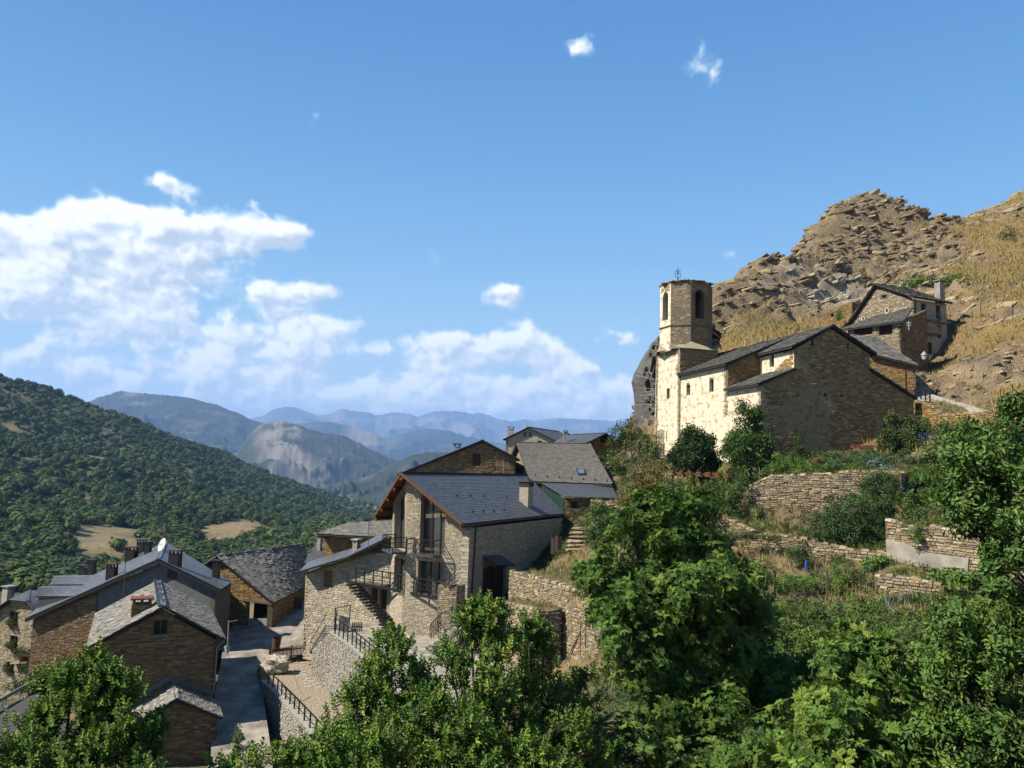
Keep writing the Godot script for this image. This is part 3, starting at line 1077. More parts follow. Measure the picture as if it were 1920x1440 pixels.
# ---------- far mountains ----------
func ridge(called: String, crest: Array, d: float, foot_d: float, foot_y: float, spur: float, sd: int, tint: Callable) -> void:
	var n := FastNoiseLite.new()
	n.seed = sd
	n.noise_type = FastNoiseLite.TYPE_SIMPLEX
	n.fractal_type = FastNoiseLite.FRACTAL_RIDGED
	n.fractal_octaves = 5
	n.frequency = 1.0 / (d * 0.16)
	var cols := 260
	var rows := 60
	var p := []
	var x0: float = crest[0][0]
	var x1: float = crest[-1][0]
	for i in cols + 1:
		var px := lerpf(x0, x1, float(i) / cols)
		var py: float = crest[-1][1]
		for k in crest.size() - 1:
			if px >= crest[k][0] and px <= crest[k + 1][0]:
				var f: float = (px - crest[k][0]) / (crest[k + 1][0] - crest[k][0])
				f = lerpf(f, smoothstep(0, 1, f), 0.5)
				py = lerpf(crest[k][1], crest[k + 1][1], f)
		var top := at(px, py + nz3.get_noise_1d(px * 1.3 + sd * 50) * 2.2, d)
		var low := at(px, 900, foot_d)
		low.y = foot_y
		var line := PackedVector3Array()
		for j in rows + 1:
			var t := float(j) / rows
			var q: Vector3
			if t < 0.85:
				var s := t / 0.85
				q = low.lerp(top, s)
				q.y = lerpf(low.y, top.y, pow(s, 1.15))
				q.y += (n.get_noise_2d(q.x, q.z) - 0.1) * spur * sin(PI * pow(s, 0.8)) 
				q.y += n.get_noise_2d(q.x * 3.1, q.z * 3.1) * spur * 0.22 * (1.0 - s) * smoothstep(0.0, .2, s)
			else:
				var s := (t - 0.85) / 0.15
				q = top + flat(top).normalized() * d * 0.10 * s + Vector3.DOWN * (top.y - foot_y) * 0.6 * s
			line.append(q)
		p.append(line)
	var mb := MB.new()
	var nr := []
	var cs := []
	for i in cols + 1:
		var l := PackedVector3Array()
		var cl := PackedColorArray()
		for j in rows + 1:
			var nn: Vector3 = (p[mini(i + 1, cols)][j] - p[maxi(i - 1, 0)][j]).cross(p[i][mini(j + 1, rows)] - p[i][maxi(j - 1, 0)]).normalized()
			l.append(nn if nn.y > 0 else -nn)
			cl.append(tint.call(p[i][j], l[-1], float(j) / rows / 0.85, lerpf(x0, x1, float(i) / cols)))
		nr.append(l)
		cs.append(cl)
	for i in cols:
		for j in rows:
			var q := [[i, j], [i + 1, j], [i + 1, j + 1], [i, j + 1]]
			for t in [[0, 1, 2], [0, 2, 3]]:
				var a: Array = q[t[0]]
				var b: Array = q[t[1]]
				var c: Array = q[t[2]]
				if (p[b[0]][b[1]] - p[a[0]][a[1]]).cross(p[c[0]][c[1]] - p[a[0]][a[1]]).dot(nr[a[0]][a[1]]) > 0:
					var s := b
					b = c
					c = s
				for e in [a, b, c]:
					mb.v.append(p[e[0]][e[1]])
					mb.n.append(nr[e[0]][e[1]])
					mb.c.append(cs[e[0]][e[1]])
					mb.t.append(Vector2.ZERO)
	solo(mb, called, M.far, "", "", "structure")

func build_mountains() -> void:
	var forest := Color(.046, .062, .04)
	var meadow := Color(.16, .15, .085)
	var scree := Color(.34, .30, .25)
	var n := FastNoiseLite.new()
	n.seed = 77
	n.frequency = 1.0 / 420.0
	n.fractal_octaves = 5
	ridge("mountain", [[60, 800], [120, 775], [160, 756], [190, 743], [226, 733], [260, 737], [300, 740], [345, 744], [400, 757], [440, 772], [480, 790], [540, 812], [640, 840], [760, 880], [900, 900]], 7200, 4600, -260, 120, 3,
		func(p, _n, _t, px):
			var v := n.get_noise_2d(p.x, p.z)
			return forest.lerp(meadow, smoothstep(.1, .45, v)).lerp(scree, .7 * smoothstep(30.0, 8.0, absf(px - 245.0)) * smoothstep(.2, .5, v + .3)))
	ridge("mountain", [[380, 900], [440, 850], [474, 808], [490, 795], [508, 790], [535, 789], [556, 795], [580, 805], [610, 812], [645, 817], [672, 830], [700, 845], [740, 862], [800, 890], [900, 930], [1000, 950]], 5200, 3500, -220, 100, 8,
		func(p, _n, t, px):
			var v := n.get_noise_2d(p.x * 1.2 + 900.0, p.z * 1.2)
			var s := smoothstep(62.0, 20.0, absf(px - 520.0 - (1.0 - t) * 40.0)) * smoothstep(.12, .5, t) 
			var chute := smoothstep(.32, .5, n.get_noise_2d(p.x * 2.2, p.z * .8 + 300.0)) * smoothstep(.1, .3, t) * smoothstep(.95, .6, t)
			return forest.lerp(meadow, .6 * smoothstep(.1, .5, v)).lerp(scree, clampf(s * smoothstep(-.35, .1, v + .12) + chute * .8, 0, 1)))
	ridge("mountain", [[420, 860], [500, 815], [560, 795], [585, 791], [620, 791], [650, 797], [690, 810], [725, 822], [760, 812], [800, 804], [835, 806], [880, 819], [930, 830], [980, 838], [1040, 846], [1110, 860], [1200, 870], [1400, 880]], 11500, 8000, -300, 220, 15,
		func(p, _n, t, px):
			var v := n.get_noise_2d(p.x * .5, p.z * .5 + 5000.0)
			return forest.lerp(meadow, smoothstep(.05, .5, v)).lerp(Color(.42, .33, .2), smoothstep(40.0, 15.0, absf(px - 680.0)) * smoothstep(.7, .85, t)))
	ridge("mountain", [[420, 800], [478, 782], [495, 779], [512, 768], [535, 762], [552, 763], [575, 771], [592, 778], [615, 777], [642, 766], [665, 771], [688, 772], [705, 779], [735, 774], [765, 775], [782, 781], [820, 771], [860, 771], [890, 776], [897, 773], [915, 778], [937, 786], [960, 790], [985, 786], [1000, 789], [1040, 784], [1090, 786], [1130, 788], [1165, 791], [1210, 790], [1300, 780], [1500, 790]], 19000, 13500, -300, 420, 23,
		func(p, _n, _t, _px):
			return Color(.16, .16, .14).lerp(scree, smoothstep(-.2, .4, n.get_noise_2d(p.x * .3, p.z * .3))))
	ridge("mountain", [[560, 945], [620, 920], [690, 893], [740, 868], [775, 852], [800, 848], [830, 848], [870, 850], [920, 852], [1000, 850], [1100, 848], [1250, 840], [1400, 830]], 3400, 2300, -190, 110, 31,
		func(p, _n, _t, _px):
			var v := n.get_noise_2d(p.x * 1.6, p.z * 1.6 - 2000.0)
			return forest.lerp(meadow, .8 * smoothstep(.15, .55, v)))

# ---------- houses ----------
func rails(parent: Node3D, path: Array, h: float, step: float, mat: Material, mids := 2, called := "railing", r := 0.022) -> void:
	# posts and rails along a path of foot points
	for k in path.size() - 1:
		var a: Vector3 = path[k]
		var b: Vector3 = path[k + 1]
		var n := maxi(1, int(round(a.distance_to(b) / step)))
		for i in n + (1 if k == path.size() - 2 else 0):
			var p := a.lerp(b, float(i) / n)
			var mp := MB.new()
			mp.bar(p - Vector3.UP * .03, p + Vector3.UP * h, r * 2.2, r * 2.2)
			part(mp, "post", mat, parent)
		for m in mids + 1:
			var mr := MB.new()
			var y := h * (1.0 - float(m) / (mids + 1)) - (0.0 if m else 0.0)
			mr.bar(a + Vector3.UP * y, b + Vector3.UP * y, r * (2.0 if m == 0 else 1.1), r * (2.0 if m == 0 else 1.1))
			part(mr, "rail", mat, parent)

func window(parent: Node3D, h: Array, out: Vector3, mat: Material, wood: Material, inset := 0.18, nx := 2, ny := 1, sill: Material = null) -> void:
	var p := pane(parent, "window", h, out, inset, mat)
	casing(p, h, out, inset - 0.02, wood, 0.07, nx, ny)
	if sill:
		var mb := MB.new()
		var o := out.normalized()
		mb.bar(h[0] + o * 0.05 - Vector3.UP * .06, h[1] + o * 0.05 - Vector3.UP * .06, 0.28, 0.09, o)
		part(mb, "sill", sill, parent)

# large corner stones, long and short in turn, where two faces meet
func quoins(parent: Node3D, corner: Vector3, n0: Vector3, n1: Vector3, y0: float, y1: float, pal: String) -> void:
	var y := y0
	var k := 0
	while y < y1:
		var h := rng.randf_range(.16, .34)
		var a := rng.randf_range(.45, .75) if k % 2 else rng.randf_range(.25, .4)
		var b := rng.randf_range(.25, .4) if k % 2 else rng.randf_range(.45, .75)
		var mb := MB.new()
		var o := flat(corner, y + h / 2) + n0 * .05 + n1 * .05
		mb.box(o - n1 * a / 2 - n0 * b / 2, n1 * a / 2, Vector3.UP * (h / 2 - .012), n0 * b / 2)
		part(mb, "quoin", tinted("stone", PAL[pal][rng.randi() % PAL[pal].size()]), parent)
		y += h
		k += 1

func build_houses() -> void:
	modern_house()
	left_houses()
	middle_houses()
	back_houses()
	hill_houses()
	far_village()

var mh := {}

func modern_house() -> void:
	var c := at(878, 1040, 58)
	var l := bearing(25)
	var s := bearing(115)
	var ov := c - l * 1.0
	var e0 := on_plane(866, 982, ov, l)
	var r0 := on_plane(752, 887, ov, l)
	var e1 := on_plane(1058, 962, e0, s)
	e1.y = e0.y
	var r1 := r0 + l * ((on_plane(987, 895, r0, s) - r0).dot(l))
	var dl := bearing(-25)
	var nl := bearing(-115)
	var f0 := on_plane(704, 966, r0, bearing(65))
	var f1 := f0 + l * ((r1 - r0).dot(l) - (f0 - r0).dot(l))
	f1.y = f0.y
	var base := -12.3
	var dk0 := on_plane(812, 1042, c - l * 1.15, l).y
	var tan_r := (r0.y - e0.y) / (e0 - r0).dot(s)
	var tan_l := (r0.y - f0.y) / -(f0 - r0).dot(s)
	var top := func(p: Vector3) -> float:
		var q: float = (p - r0).dot(s)
		return r0.y - 0.34 - (q * tan_r if q > 0 else -q * tan_l)
	var bp := on_plane(762, 1000, c, l)
	bp = bp + s * (-(bp - r0).dot(s)) # the front bends on the ridge line
	var le := on_plane(735, 1000, bp, nl)
	mh = {"c": c, "l": l, "s": s, "bp": bp, "le": le, "nl": nl, "dl": dl, "base": base, "e0": e0, "e1": e1}
	var t := thing("slate_roofed_house", "tall pale stone house with dark slate roof, orange timber eaves and black balconies", "house", flat(c, base))
	# front, right of the bend
	var up_hole := [on_plane(786, 1041, c, l), on_plane(833, 1043, c, l), on_plane(835, 966, c, l), on_plane(790, 926, c, l)]
	var low_hole := rect(783, 1053, 831, 1122, c, l)
	var wr := wall(t, "front_wall", [flat(bp, base), flat(c, base), flat(c, top.call(c)), flat(bp, r0.y - .34)], -l, 0.75, M.mortar_pale, [up_hole, low_hole])
	stones(wr, t, "pale", 58, 0.06, 0.11, 0.2, 0.5, 0.032, 220)
	for h in [up_hole, low_hole]:
		var w := pane(t, "glass_door", h, -l, 0.62, M.clear_glass, .02)
		casing(w, h, -l, 0.58, M.wood, 0.1, 3, 1)
	var lw_up := [on_plane(738.5, 1028, bp, nl), on_plane(759, 1031, bp, nl), on_plane(759, 912, bp, nl), on_plane(740, 938, bp, nl)]
	var lw_low := rect(738.5, 1046, 758, 1116, bp, nl)
	var wl := wall(t, "front_wall", [flat(le, base), flat(bp, base), flat(bp, r0.y - .34), flat(le, top.call(le))], nl, 0.75, M.mortar_pale, [lw_up, lw_low])
	stones(wl, t, "pale", 62, 0.06, 0.11, 0.2, 0.5, 0.032, 60)
	for h in [lw_up, lw_low]:
		var w := pane(t, "glass_door", h, nl, 0.62, M.clear_glass, .02)
		casing(w, h, nl, 0.58, M.wood, 0.1, 2, 1)
	# long side wall
	var ln := (e1 - e0).length() - 1.6
	var door := rect(905, 1060, 947, 1130, c, s)
	var ws := wall(t, "side_wall", [flat(c, base - 1), flat(c + l * ln, base - 1), flat(c + l * ln, top.call(c)), flat(c, top.call(c))], s, 0.6, M.mortar_pale, [door])
	stones(ws, t, "pale", 62, 0.06, 0.12, 0.22, 0.55, 0.035, 20)
	var dp := pane(t, "door", door, s, 0.3, M.wood)
	casing(dp, door, s, 0.25, M.wood, 0.12, 2, 1)
	quoins(t, c, -l, s, base, top.call(c) - .2, "pale")
	# core behind the faces
	var dep := ln - 0.5
	core(t, [bp + l * 5.0, c + l * 5.0 - s * .7, c + l * dep - s * .7, bp + l * dep - s * 4.4, le + l * 5.0 + s * .6], base - 1, e0.y - .45, M.cream, "inner_wall")
	for fy in [base + .02, dk0 - .2, on_plane(830, 1123, c - l * 1.4, l).y - .25]: # floors
		core(t, [bp + l * .8 + nl * -.5, c + l * .7 - s * .6, c + l * 5.2 - s * .6, le + l * 5.2 + s * .5, le - nl * .8 + l * .6], fy, fy + .2, M.wood_light, "floor")
	var bk := c + l * ln
	wall(t, "back_wall", [flat(bk, base), flat(bk - s * 9.2, base), flat(bk - s * 9.2, f0.y - .3), flat(bk - s * (bk - r0).dot(s), r0.y - .4), flat(bk, top.call(bk))], l, 0.4, M.mortar)
	wall(t, "side_wall", [flat(le, base), flat(bk - s * 9.2, base), flat(bk - s * 9.2, f0.y - .3), flat(le, f0.y - .3)], -s, 0.3, M.mortar)
	# roof
	roof(t, "roof", e0, e1, r1, r0, "slate", 66, 0.2, 0.21, 0.30)
	roof(t, "roof", f1, f0, r0, r1, "slate", 70, 0.2, 0.26, 0.36)
	var mb := MB.new()
	mb.bar(r0 + Vector3.UP * .05, r1 + Vector3.UP * .05, 0.3, 0.07)
	part(mb, "ridge_cap", M.roof_bed, t)
	for q in [[r0, e0], [r0, f0]]:
		mb = MB.new()
		var side: Vector3 = -l if q[1] == e0 else nl
		mb.bar(q[0] + side * .04 - Vector3.UP * .07, q[1] + side * .04 - Vector3.UP * .07, 0.06, 0.17, side)
		part(mb, "verge_board", M.wood_orange, t)
	# boarded soffits and rafters under the front overhang
	mb = MB.new()
	for f in [0.02, 0.25, 0.5, 0.75, 0.98]:
		mb.bar(r0.lerp(e0, f) + l * .02 - Vector3.UP * .32, r0.lerp(e0, f) + l * 1.25 - Vector3.UP * .32, 0.12, 0.16)
		mb.bar(r0.lerp(f0, f) - Vector3.UP * .36, r0.lerp(f0, f) + l * 2.6 - Vector3.UP * .36, 0.14, 0.20)
	part(mb, "rafters", M.wood_orange, t)
	mb = MB.new()
	var dd := Vector3.DOWN * .225
	mb.quad(r0 + dd, e0 + dd, e0 + l * 1.3 + dd, r0 + l * 1.3 + dd)
	mb.quad(r0 + dd, f0 + dd, f0 + l * 2.8 + dd, r0 + l * 2.8 + dd)
	part(mb, "soffit", M.wood_orange, t)
	mb = MB.new()
	mb.bar(e0 + s * .07 - Vector3.UP * .12, e1 + s * .07 - Vector3.UP * .12, .14, .12)
	part(mb, "gutter", M.rust, t)
	mb = MB.new()
	mb.tube(on_plane(893, 984, c + s * .1, s), on_plane(884, 1125, c + s * .1, s), .06, .06, 8)
	part(mb, "downpipe", M.rust, t)
	# snow hooks
	for q in [[855, 932], [881, 932], [907, 932], [950, 935], [885, 962], [905, 961], [925, 960], [944, 958]]:
		mb = MB.new()
		var nn := (e1 - e0).cross(r0 - e0).normalized()
		if nn.y < 0:
			nn = -nn
		var p := on_plane(q[0], q[1], e0, nn)
		mb.bar(p, p + nn * .22, .05, .12)
		mb.bar(p + nn * .16 - l * .1, p + nn * .16 + l * .1, .04, .04)
		part(mb, "snow_hook", M.black, t)
	# chimney
	var rn := (e1 - e0).cross(r0 - e0).normalized()
	if rn.y < 0:
		rn = -rn
	var cb := on_plane(986, 946, e0, rn)
	mb = MB.new()
	mb.box(cb + Vector3.UP * .55, l * .52, Vector3.UP * 1.05, s * .42)
	var ch := part(mb, "chimney", M.cream, t)
	mb = MB.new()
	mb.box(cb + Vector3.UP * 1.78, l * .58, Vector3.UP * .18, s * .48)
	var ap := cb + Vector3.UP * 2.35
	var y2 := Vector3.UP * 1.96
	var q4 := [cb + y2 + l * .66 + s * .56, cb + y2 + l * .66 - s * .56, cb + y2 - l * .66 - s * .56, cb + y2 - l * .66 + s * .56]
	for k in 4:
		mb.tri(q4[k], q4[(k + 1) % 4], ap, ((q4[k] + q4[(k + 1) % 4]) / 2 - cb - y2 + Vector3.UP * .6).normalized())
	mb.quad(q4[0], q4[1], q4[2], q4[3], Vector3.DOWN)
	part(mb, "chimney_cap", M.roof_bed, ch)
	# balconies
	var dk := on_plane(812, 1042, c - l * 1.15, l).y
	for b in [[on_plane(762, 1034, c - l * 1.15, l), on_plane(812, 1042, c - l * 1.15, l), -l, 1.15], [on_plane(716, 1024, bp + nl * 1.15, nl), on_plane(735, 1030, bp + nl * 1.15, nl), nl, 1.15]]:
		var p0 := flat(b[0], dk)
		var p1 := flat(b[1], dk)
		var o: Vector3 = b[2]
		mb = MB.new()
		mb.prism(PackedVector3Array([p0 - Vector3.UP * .14, p1 - Vector3.UP * .14, p1 - o * b[3] - Vector3.UP * .14, p0 - o * b[3] - Vector3.UP * .14]), Vector3.UP * .14)
		var bal := part(mb, "balcony", M.zinc, t)
		rails(bal, [p0 - o * (b[3] - .1), p0 - o * .05, p1 - o * .05, p1 - o * (b[3] - .1)], 1.05, .85, M.black, 2, "railing", .03)
	# entrance canopy
	mb = MB.new()
	var a0 := on_plane(905, 1044, c, s)
	var a1 := on_plane(940, 1044, c, s)
	var b1 := a1 + s * 1.15 - Vector3.UP * .62
	var b0 := a0 + s * 1.15 - Vector3.UP * .62
	mb.prism(PackedVector3Array([a0, a1, b1, b0]), Vector3.UP * .09)
	var can := part(mb, "canopy", M.roof_bed, t)
	mb = MB.new()
	for p in [a0, a1]:
		mb.bar(p + s * .05 - Vector3.UP * .1, p + s * 1.08 - Vector3.UP * .64, .09, .12)
		mb.bar(p + s * .06 - Vector3.UP * .9, p + s * .8 - Vector3.UP * .5, .08, .08)
	part(mb, "bracket", M.wood_orange, can)
	for k in 5:
		mb = MB.new()
		var f := (k + .5) / 5.0
		mb.box(a0.lerp(a1, f) + s * .6 - Vector3.UP * .20, (a1 - a0) * .095, s * .58 - Vector3.UP * .31, Vector3.UP * .015)
		part(mb, "slate", M.zinc, can)

func gable_frame(px: float, py: float, d: float, g: float) -> Dictionary:
	return {"p": at(px, py, d), "g": bearing(g), "k": bearing(g - 90.0), "n": bearing(g + 90.0)}

func left_houses() -> void:
	# small stone house in the shade, gable towards the eye
	var f := gable_frame(402, 1297, 57, 65)
	var g: Vector3 = f.g
	var k: Vector3 = f.k
	var n: Vector3 = f.n
	var p: Vector3 = f.p
	var fo := p + n * .35
	var ap := on_plane(307, 1137, fo, n)
	var el := on_plane(163, 1215, fo, n)
	var er := on_plane(423, 1200, fo, n)
	var len := 12.5
	var y0 := -18.6
	var t := thing("stone_house", "small brown stone house with old slate roof, squat chimney and one gable window", "house", flat(p, y0))
	var lw := on_plane(177, 1250, p, n)
	var win := rect(288, 1163, 314, 1190, p, n)
	var w := wall(t, "gable_wall", [flat(lw, y0), flat(p, y0), flat(p, er.y - .1), flat(ap, ap.y - .3), flat(lw, el.y + .05)], n, 0.45, M.mortar_dark, [win])
	stones(w, t, "brown", 57, 0.08, 0.15, 0.25, 0.62, 0.05, 300)
	window(t, win, n, M.dark_room_glass, M.wood_grey, 0.2, 2, 1, M.concrete)
	var sd := wall(t, "side_wall", [flat(p, y0), flat(p + k * (len - .4), y0), flat(p + k * (len - .4), er.y - .1), flat(p, er.y - .1)], g, 0.4, M.mortar_dark)
	stones(sd, t, "brown", 60, 0.09, 0.16, 0.25, 0.6, 0.05, 40)
	var sl := wall(t, "side_wall", [flat(lw, y0), flat(lw + k * (len - .4), y0), flat(lw + k * (len - .4), el.y), flat(lw, el.y)], -g, 0.4, M.mortar)
	core(t, [lw + k * .5 + g * .45, p + k * .5 - g * .45, p + k * (len - .5) - g * .45, lw + k * (len - .5) + g * .45], y0, el.y - .3, M.mortar_dark, "inner_wall")
	roof(t, "roof", el + k * len, el, ap, ap + k * len, "slate_old", 58, .14, .23, .36, .03, 200)
	roof(t, "roof", er, er + k * len, ap + k * len, ap, "slate_old", 58, .14, .23, .36, .03, 200)
	var mb := MB.new()
	for i in 14:
		mb.box(ap + k * (i * .9 + .4) + Vector3.UP * (.06 + .02 * (i % 3)) - g * .12, k * .46, g * .26, Vector3.UP * .025 + g * .02)
	part(mb, "ridge_slabs", M.metal_grey, t)
	# squat chimney with a tile on top
	var cb := on_plane(264, 1160, p + k * 2.0, n)
	mb = MB.new()
	mb.box(cb + Vector3.UP * -.1, g * .62, Vector3.UP * 1.15, k * .5)
	var ch := part(mb, "chimney", M.mortar_dark, t)
	for q in [[n, g, .62, .5], [-g, k, .5, .62]]:
		var cw := {"p0": cb + q[0] * q[3] - q[1] * q[2] - Vector3.UP * 1.2, "u": Vector3.UP.cross(q[0]).normalized(), "out": q[0], "poly": PackedVector2Array(), "holes": []}
		var x1: float = q[2] * 2.0
		if cw.u.dot(q[1]) < 0:
			cw.p0 += q[1] * x1
		cw.poly = PackedVector2Array([Vector2(0, 0), Vector2(x1, 0), Vector2(x1, 2.2), Vector2(0, 2.2)])
		stones(cw, ch, "brown", 57, .07, .12, .2, .5, .05, 0)
	mb = MB.new()
	mb.box(cb + Vector3.UP * 1.40, g * .74, Vector3.UP * .05, k * .6)
	for q in [-.5, 0.0, .5]:
		mb.box(cb + Vector3.UP * 1.2 + g * q, g * .09, Vector3.UP * .15, k * .4)
	part(mb, "chimney_cap", M.brick, ch)
	# pipe down the right corner
	mb = MB.new()
	mb.tube(on_plane(407, 1215, p + n * .12, n), on_plane(401, 1300, p + n * .12, n), .05, .05, 6)
	mb.tube(er + n * .1 - g * .1, on_plane(407, 1215, p + n * .12, n), .05, .05, 6)
	part(mb, "downpipe", M.pole, t)
	# cement flashing above the shed
	mb = MB.new()
	for q in [[[250, 1310], [317, 1272]], [[317, 1272], [345, 1283]], [[345, 1283], [400, 1298]]]:
		mb.bar(on_plane(q[0][0], q[0][1], p + n * .07, n), on_plane(q[1][0], q[1][1], p + n * .07, n), .16, .34, n)
	part(mb, "flashing", M.metal_grey, t)
	# lean-to shed at its foot
	var cp := p + n * 3.6
	var a0 := on_plane(331, 1310, cp, n)
	var s_el := on_plane(232, 1372, cp, n)
	var s_er := on_plane(417, 1346, cp, n)
	var sh := thing("stone_shed", "low stone shed with slate roof built against the small house gable", "shed", flat(cp, -20))
	var wl := cp - n * .3
	var ll := on_plane(240, 1380, wl, n)
	var lr := on_plane(406, 1360, wl, n)
	w = wall(sh, "gable_wall", [flat(ll, -20.5), flat(lr, -20.5), flat(lr, s_er.y), flat(a0, a0.y - .25), flat(ll, s_el.y)], n, .4, M.mortar_dark)
	stones(w, sh, "brown", 52, 0.08, 0.14, 0.25, 0.6, 0.05, 200)
	w = wall(sh, "side_wall", [flat(lr, -20.5), flat(lr + k * 3.2, -20.5), flat(lr + k * 3.2, s_er.y), flat(lr, s_er.y)], g, .4, M.mortar_dark)
	wall(sh, "side_wall", [flat(ll, -20.5), flat(ll + k * 3.2, -20.5), flat(ll + k * 3.2, s_el.y), flat(ll, s_el.y)], -g, .4, M.mortar_dark)
	roof(sh, "roof", s_el + k * 3.5, s_el, a0, a0 + k * 3.5, "slate_old", 52, .13, .23, .36, .035, 120)
	roof(sh, "roof", s_er, s_er + k * 3.5, a0 + k * 3.5, a0, "slate_old", 52, .13, .23, .36, .035, 120)

	# large house with grey rendered gable and many chimneys
	var ga := 97.0
	var b0 := at(297, 1048, 70)
	var an := bearing(ga + 90)
	var ag := bearing(ga)
	var left := on_plane(48, 1160, b0, an)
	var right := on_plane(413, 1105, b0, an)
	var b1 := at(312, 1015, 84)
	b1.y = b0.y
	var rb := at(433, 1097, 73)
	rb.y = right.y + .05
	var lb := left + (b1 - b0)
	lb.y = left.y
	var h := thing("large_house", "large house with grey rendered gable, slate roof, dormers and a row of dark chimneys", "house", flat(b0, -18))
	roof(h, "roof", lb, left, b0, b1, "slate", 74, .2, .24, .36)
	roof(h, "roof", right, rb, b1, b0, "slate", 74, .2, .24, .36)
	var wp := b0 - an * .5
	var gl := on_plane(62, 1170, wp, an)
	var gr := on_plane(404, 1110, wp, an)
	w = wall(h, "gable_wall", [flat(gl, -19), flat(gr, -19), flat(gr, right.y - .1), flat(b0 - an * .5, b0.y - .35), flat(gl, left.y - .1)], an, .5, M.grey_render)
	var ls := wall(h, "stone_wall", [flat(gl, -19) + an * .06, flat(on_plane(184, 1200, wp, an), -19) + an * .06, on_plane(184, 1108, wp, an) + an * .06, flat(gl, left.y - .3) + an * .06], an, .2, M.mortar_dark)
	stones(ls, h, "brown", 70, .08, .15, .25, .6, .05, 120)
	var rs := wall(h, "side_wall", [flat(gr, -19), flat(rb - ag * .5, -19), flat(rb - ag * .5, right.y - .1), flat(gr, right.y - .1)], (flat(rb - gr)).cross(Vector3.UP).normalized(), .4, M.mortar)
	wall(h, "back_wall", [flat(rb - ag * .5, -19), flat(b1, -19), flat(b1, b1.y - .4), flat(rb - ag * .5, right.y - .1)], flat(b1 - rb).cross(Vector3.UP).normalized(), .4, M.mortar)
	wall(h, "side_wall", [flat(gl, -19), flat(lb, -19), flat(lb, left.y - .2), flat(gl, left.y - .2)], -ag, .4, M.mortar)
	core(h, [gl - an * .6 + ag * .5, gr - an * .6 - ag * .5, b1 - ag * .6, lb + ag * .8], -19, left.y - .4, M.mortar_dark, "inner_wall")
	var mbb := MB.new()
	for q in [[b0, left], [b0, right]]:
		mbb.bar(q[0] + an * .03 - Vector3.UP * .2, q[1] + an * .03 - Vector3.UP * .2, .06, .26, an)
	part(mbb, "verge_board", M.black, h)
	var nL := (left - lb).cross(b0 - lb).normalized()
	if nL.y < 0: nL = -nL
	var nR := (rb - right).cross(b0 - right).normalized()
	if nR.y < 0: nR = -nR
	for q in [[209, 1084, 16, 20, 0], [246, 1050, 18, 18, 0], [264, 1037, 13, 19, 0], [277, 1038, 10, 16, 0], [156, 1080, 13, 14, 0], [171, 1076, 12, 20, 0], [328, 1058, 19, 19, 1], [405, 1080, 11, 22, 1]]:
		var o: Vector3 = on_plane(q[0], q[1], left if q[4] == 0 else right, nL if q[4] == 0 else nR)
		var m := -o.z / FOC
		chimney(h, o, ag, q[2] * m, q[2] * m * .8, q[3] * m, M.black, M.rust if q[2] > 15 else M.black)
	# dormers on the left slope
	for q in [[[66, 1118], [140, 1118], [73, 1101], [165, 1099]], [[95, 1096], [160, 1096], [100, 1081], [190, 1080]]]:
		var fl := on_plane(q[0][0] + 8, q[0][1] + 22, left, nL)
		var e_l := on_plane(q[0][0], q[0][1], fl, an)
		var e_r := on_plane(q[1][0], q[1][1], left, nL)
		var tl := e_l - an * 1.6 + Vector3.UP * 0.25
		var r_l := on_plane(q[2][0], q[2][1], e_l - an * 1.4, an)
		var r_r := on_plane(q[3][0], q[3][1], left, nL)
		roof(h, "dormer_roof", e_l, e_r, r_r, r_l, "slate", 74, .1, .24, .36)
		mbb = MB.new()
		mbb.prism(PackedVector3Array([e_l + ag * .35 - Vector3.UP * .12, e_r - Vector3.UP * .12, e_l + ag * .35 - Vector3.UP * 1.6]), -an * 1.4)
		part(mbb, "dormer_wall", M.zinc, h)
	# satellite dish and aerial
	var dish := thing("satellite_dish", "white satellite dish on a pole at the large house ridge", "satellite dish", b0.lerp(b1, .5))
	var dc := at(305, 1022, 76)
	mbb = MB.new()
	mbb.tube(at(310, 1050, 76), at(310, 1013, 76), .035, .035, 6)
	part(mbb, "pole", M.black, dish)
	mbb = MB.new()
	var df := (bearing(215) + Vector3.UP * .35).normalized()
	var dx := df.cross(Vector3.UP).normalized()
	var dy := dx.cross(df)
	for i in 20:
		for r in 4:
			var r0 := .62 * r / 4.0
			var r1 := .62 * (r + 1) / 4.0
			var pa := TAU * i / 20.0
			var pb := TAU * (i + 1) / 20.0
			var pt := func(rr, aa): return dc + (dx * cos(aa) * .8 + dy * sin(aa) * 1.05) * rr + df * rr * rr * .28
			mbb.quad(pt.call(r0, pa), pt.call(r1, pa), pt.call(r1, pb), pt.call(r0, pb), df)
	part(mbb, "reflector", M.white, dish)
	mbb = MB.new()
	mbb.tube(dc, dc + df * .8, .02, .02, 5)
	mbb.box(dc + df * .82, dx * .08, dy * .08, df * .08)
	part(mbb, "feed_arm", M.metal_grey, dish)
	aerial("tall lattice aerial behind the large house roof", at(311, 1040, 86), at(311, 972, 86), bearing(60))
	aerial("thin mast on the grey gable of the large house", at(231, 1120, 69.2), at(236, 1050, 69.2), bearing(90), 0.0)

	# house at the left edge
	var jn := bearing(204)
	var jg := bearing(114)
	var j := at(58, 1240, 78)
	var jt := thing("stone_house", "tan stone house with hipped slate roof, window boxes and a red flower pot", "house", flat(j, -24))
	var jl := on_plane(-60, 1200, j, jn)
	var wins := [rect(18, 1147, 34, 1172, j, jn), rect(19, 1192, 33, 1214, j, jn), rect(12, 1241, 26, 1259, j, jn)]
	var jtop := on_plane(30, 1131, j, jn).y
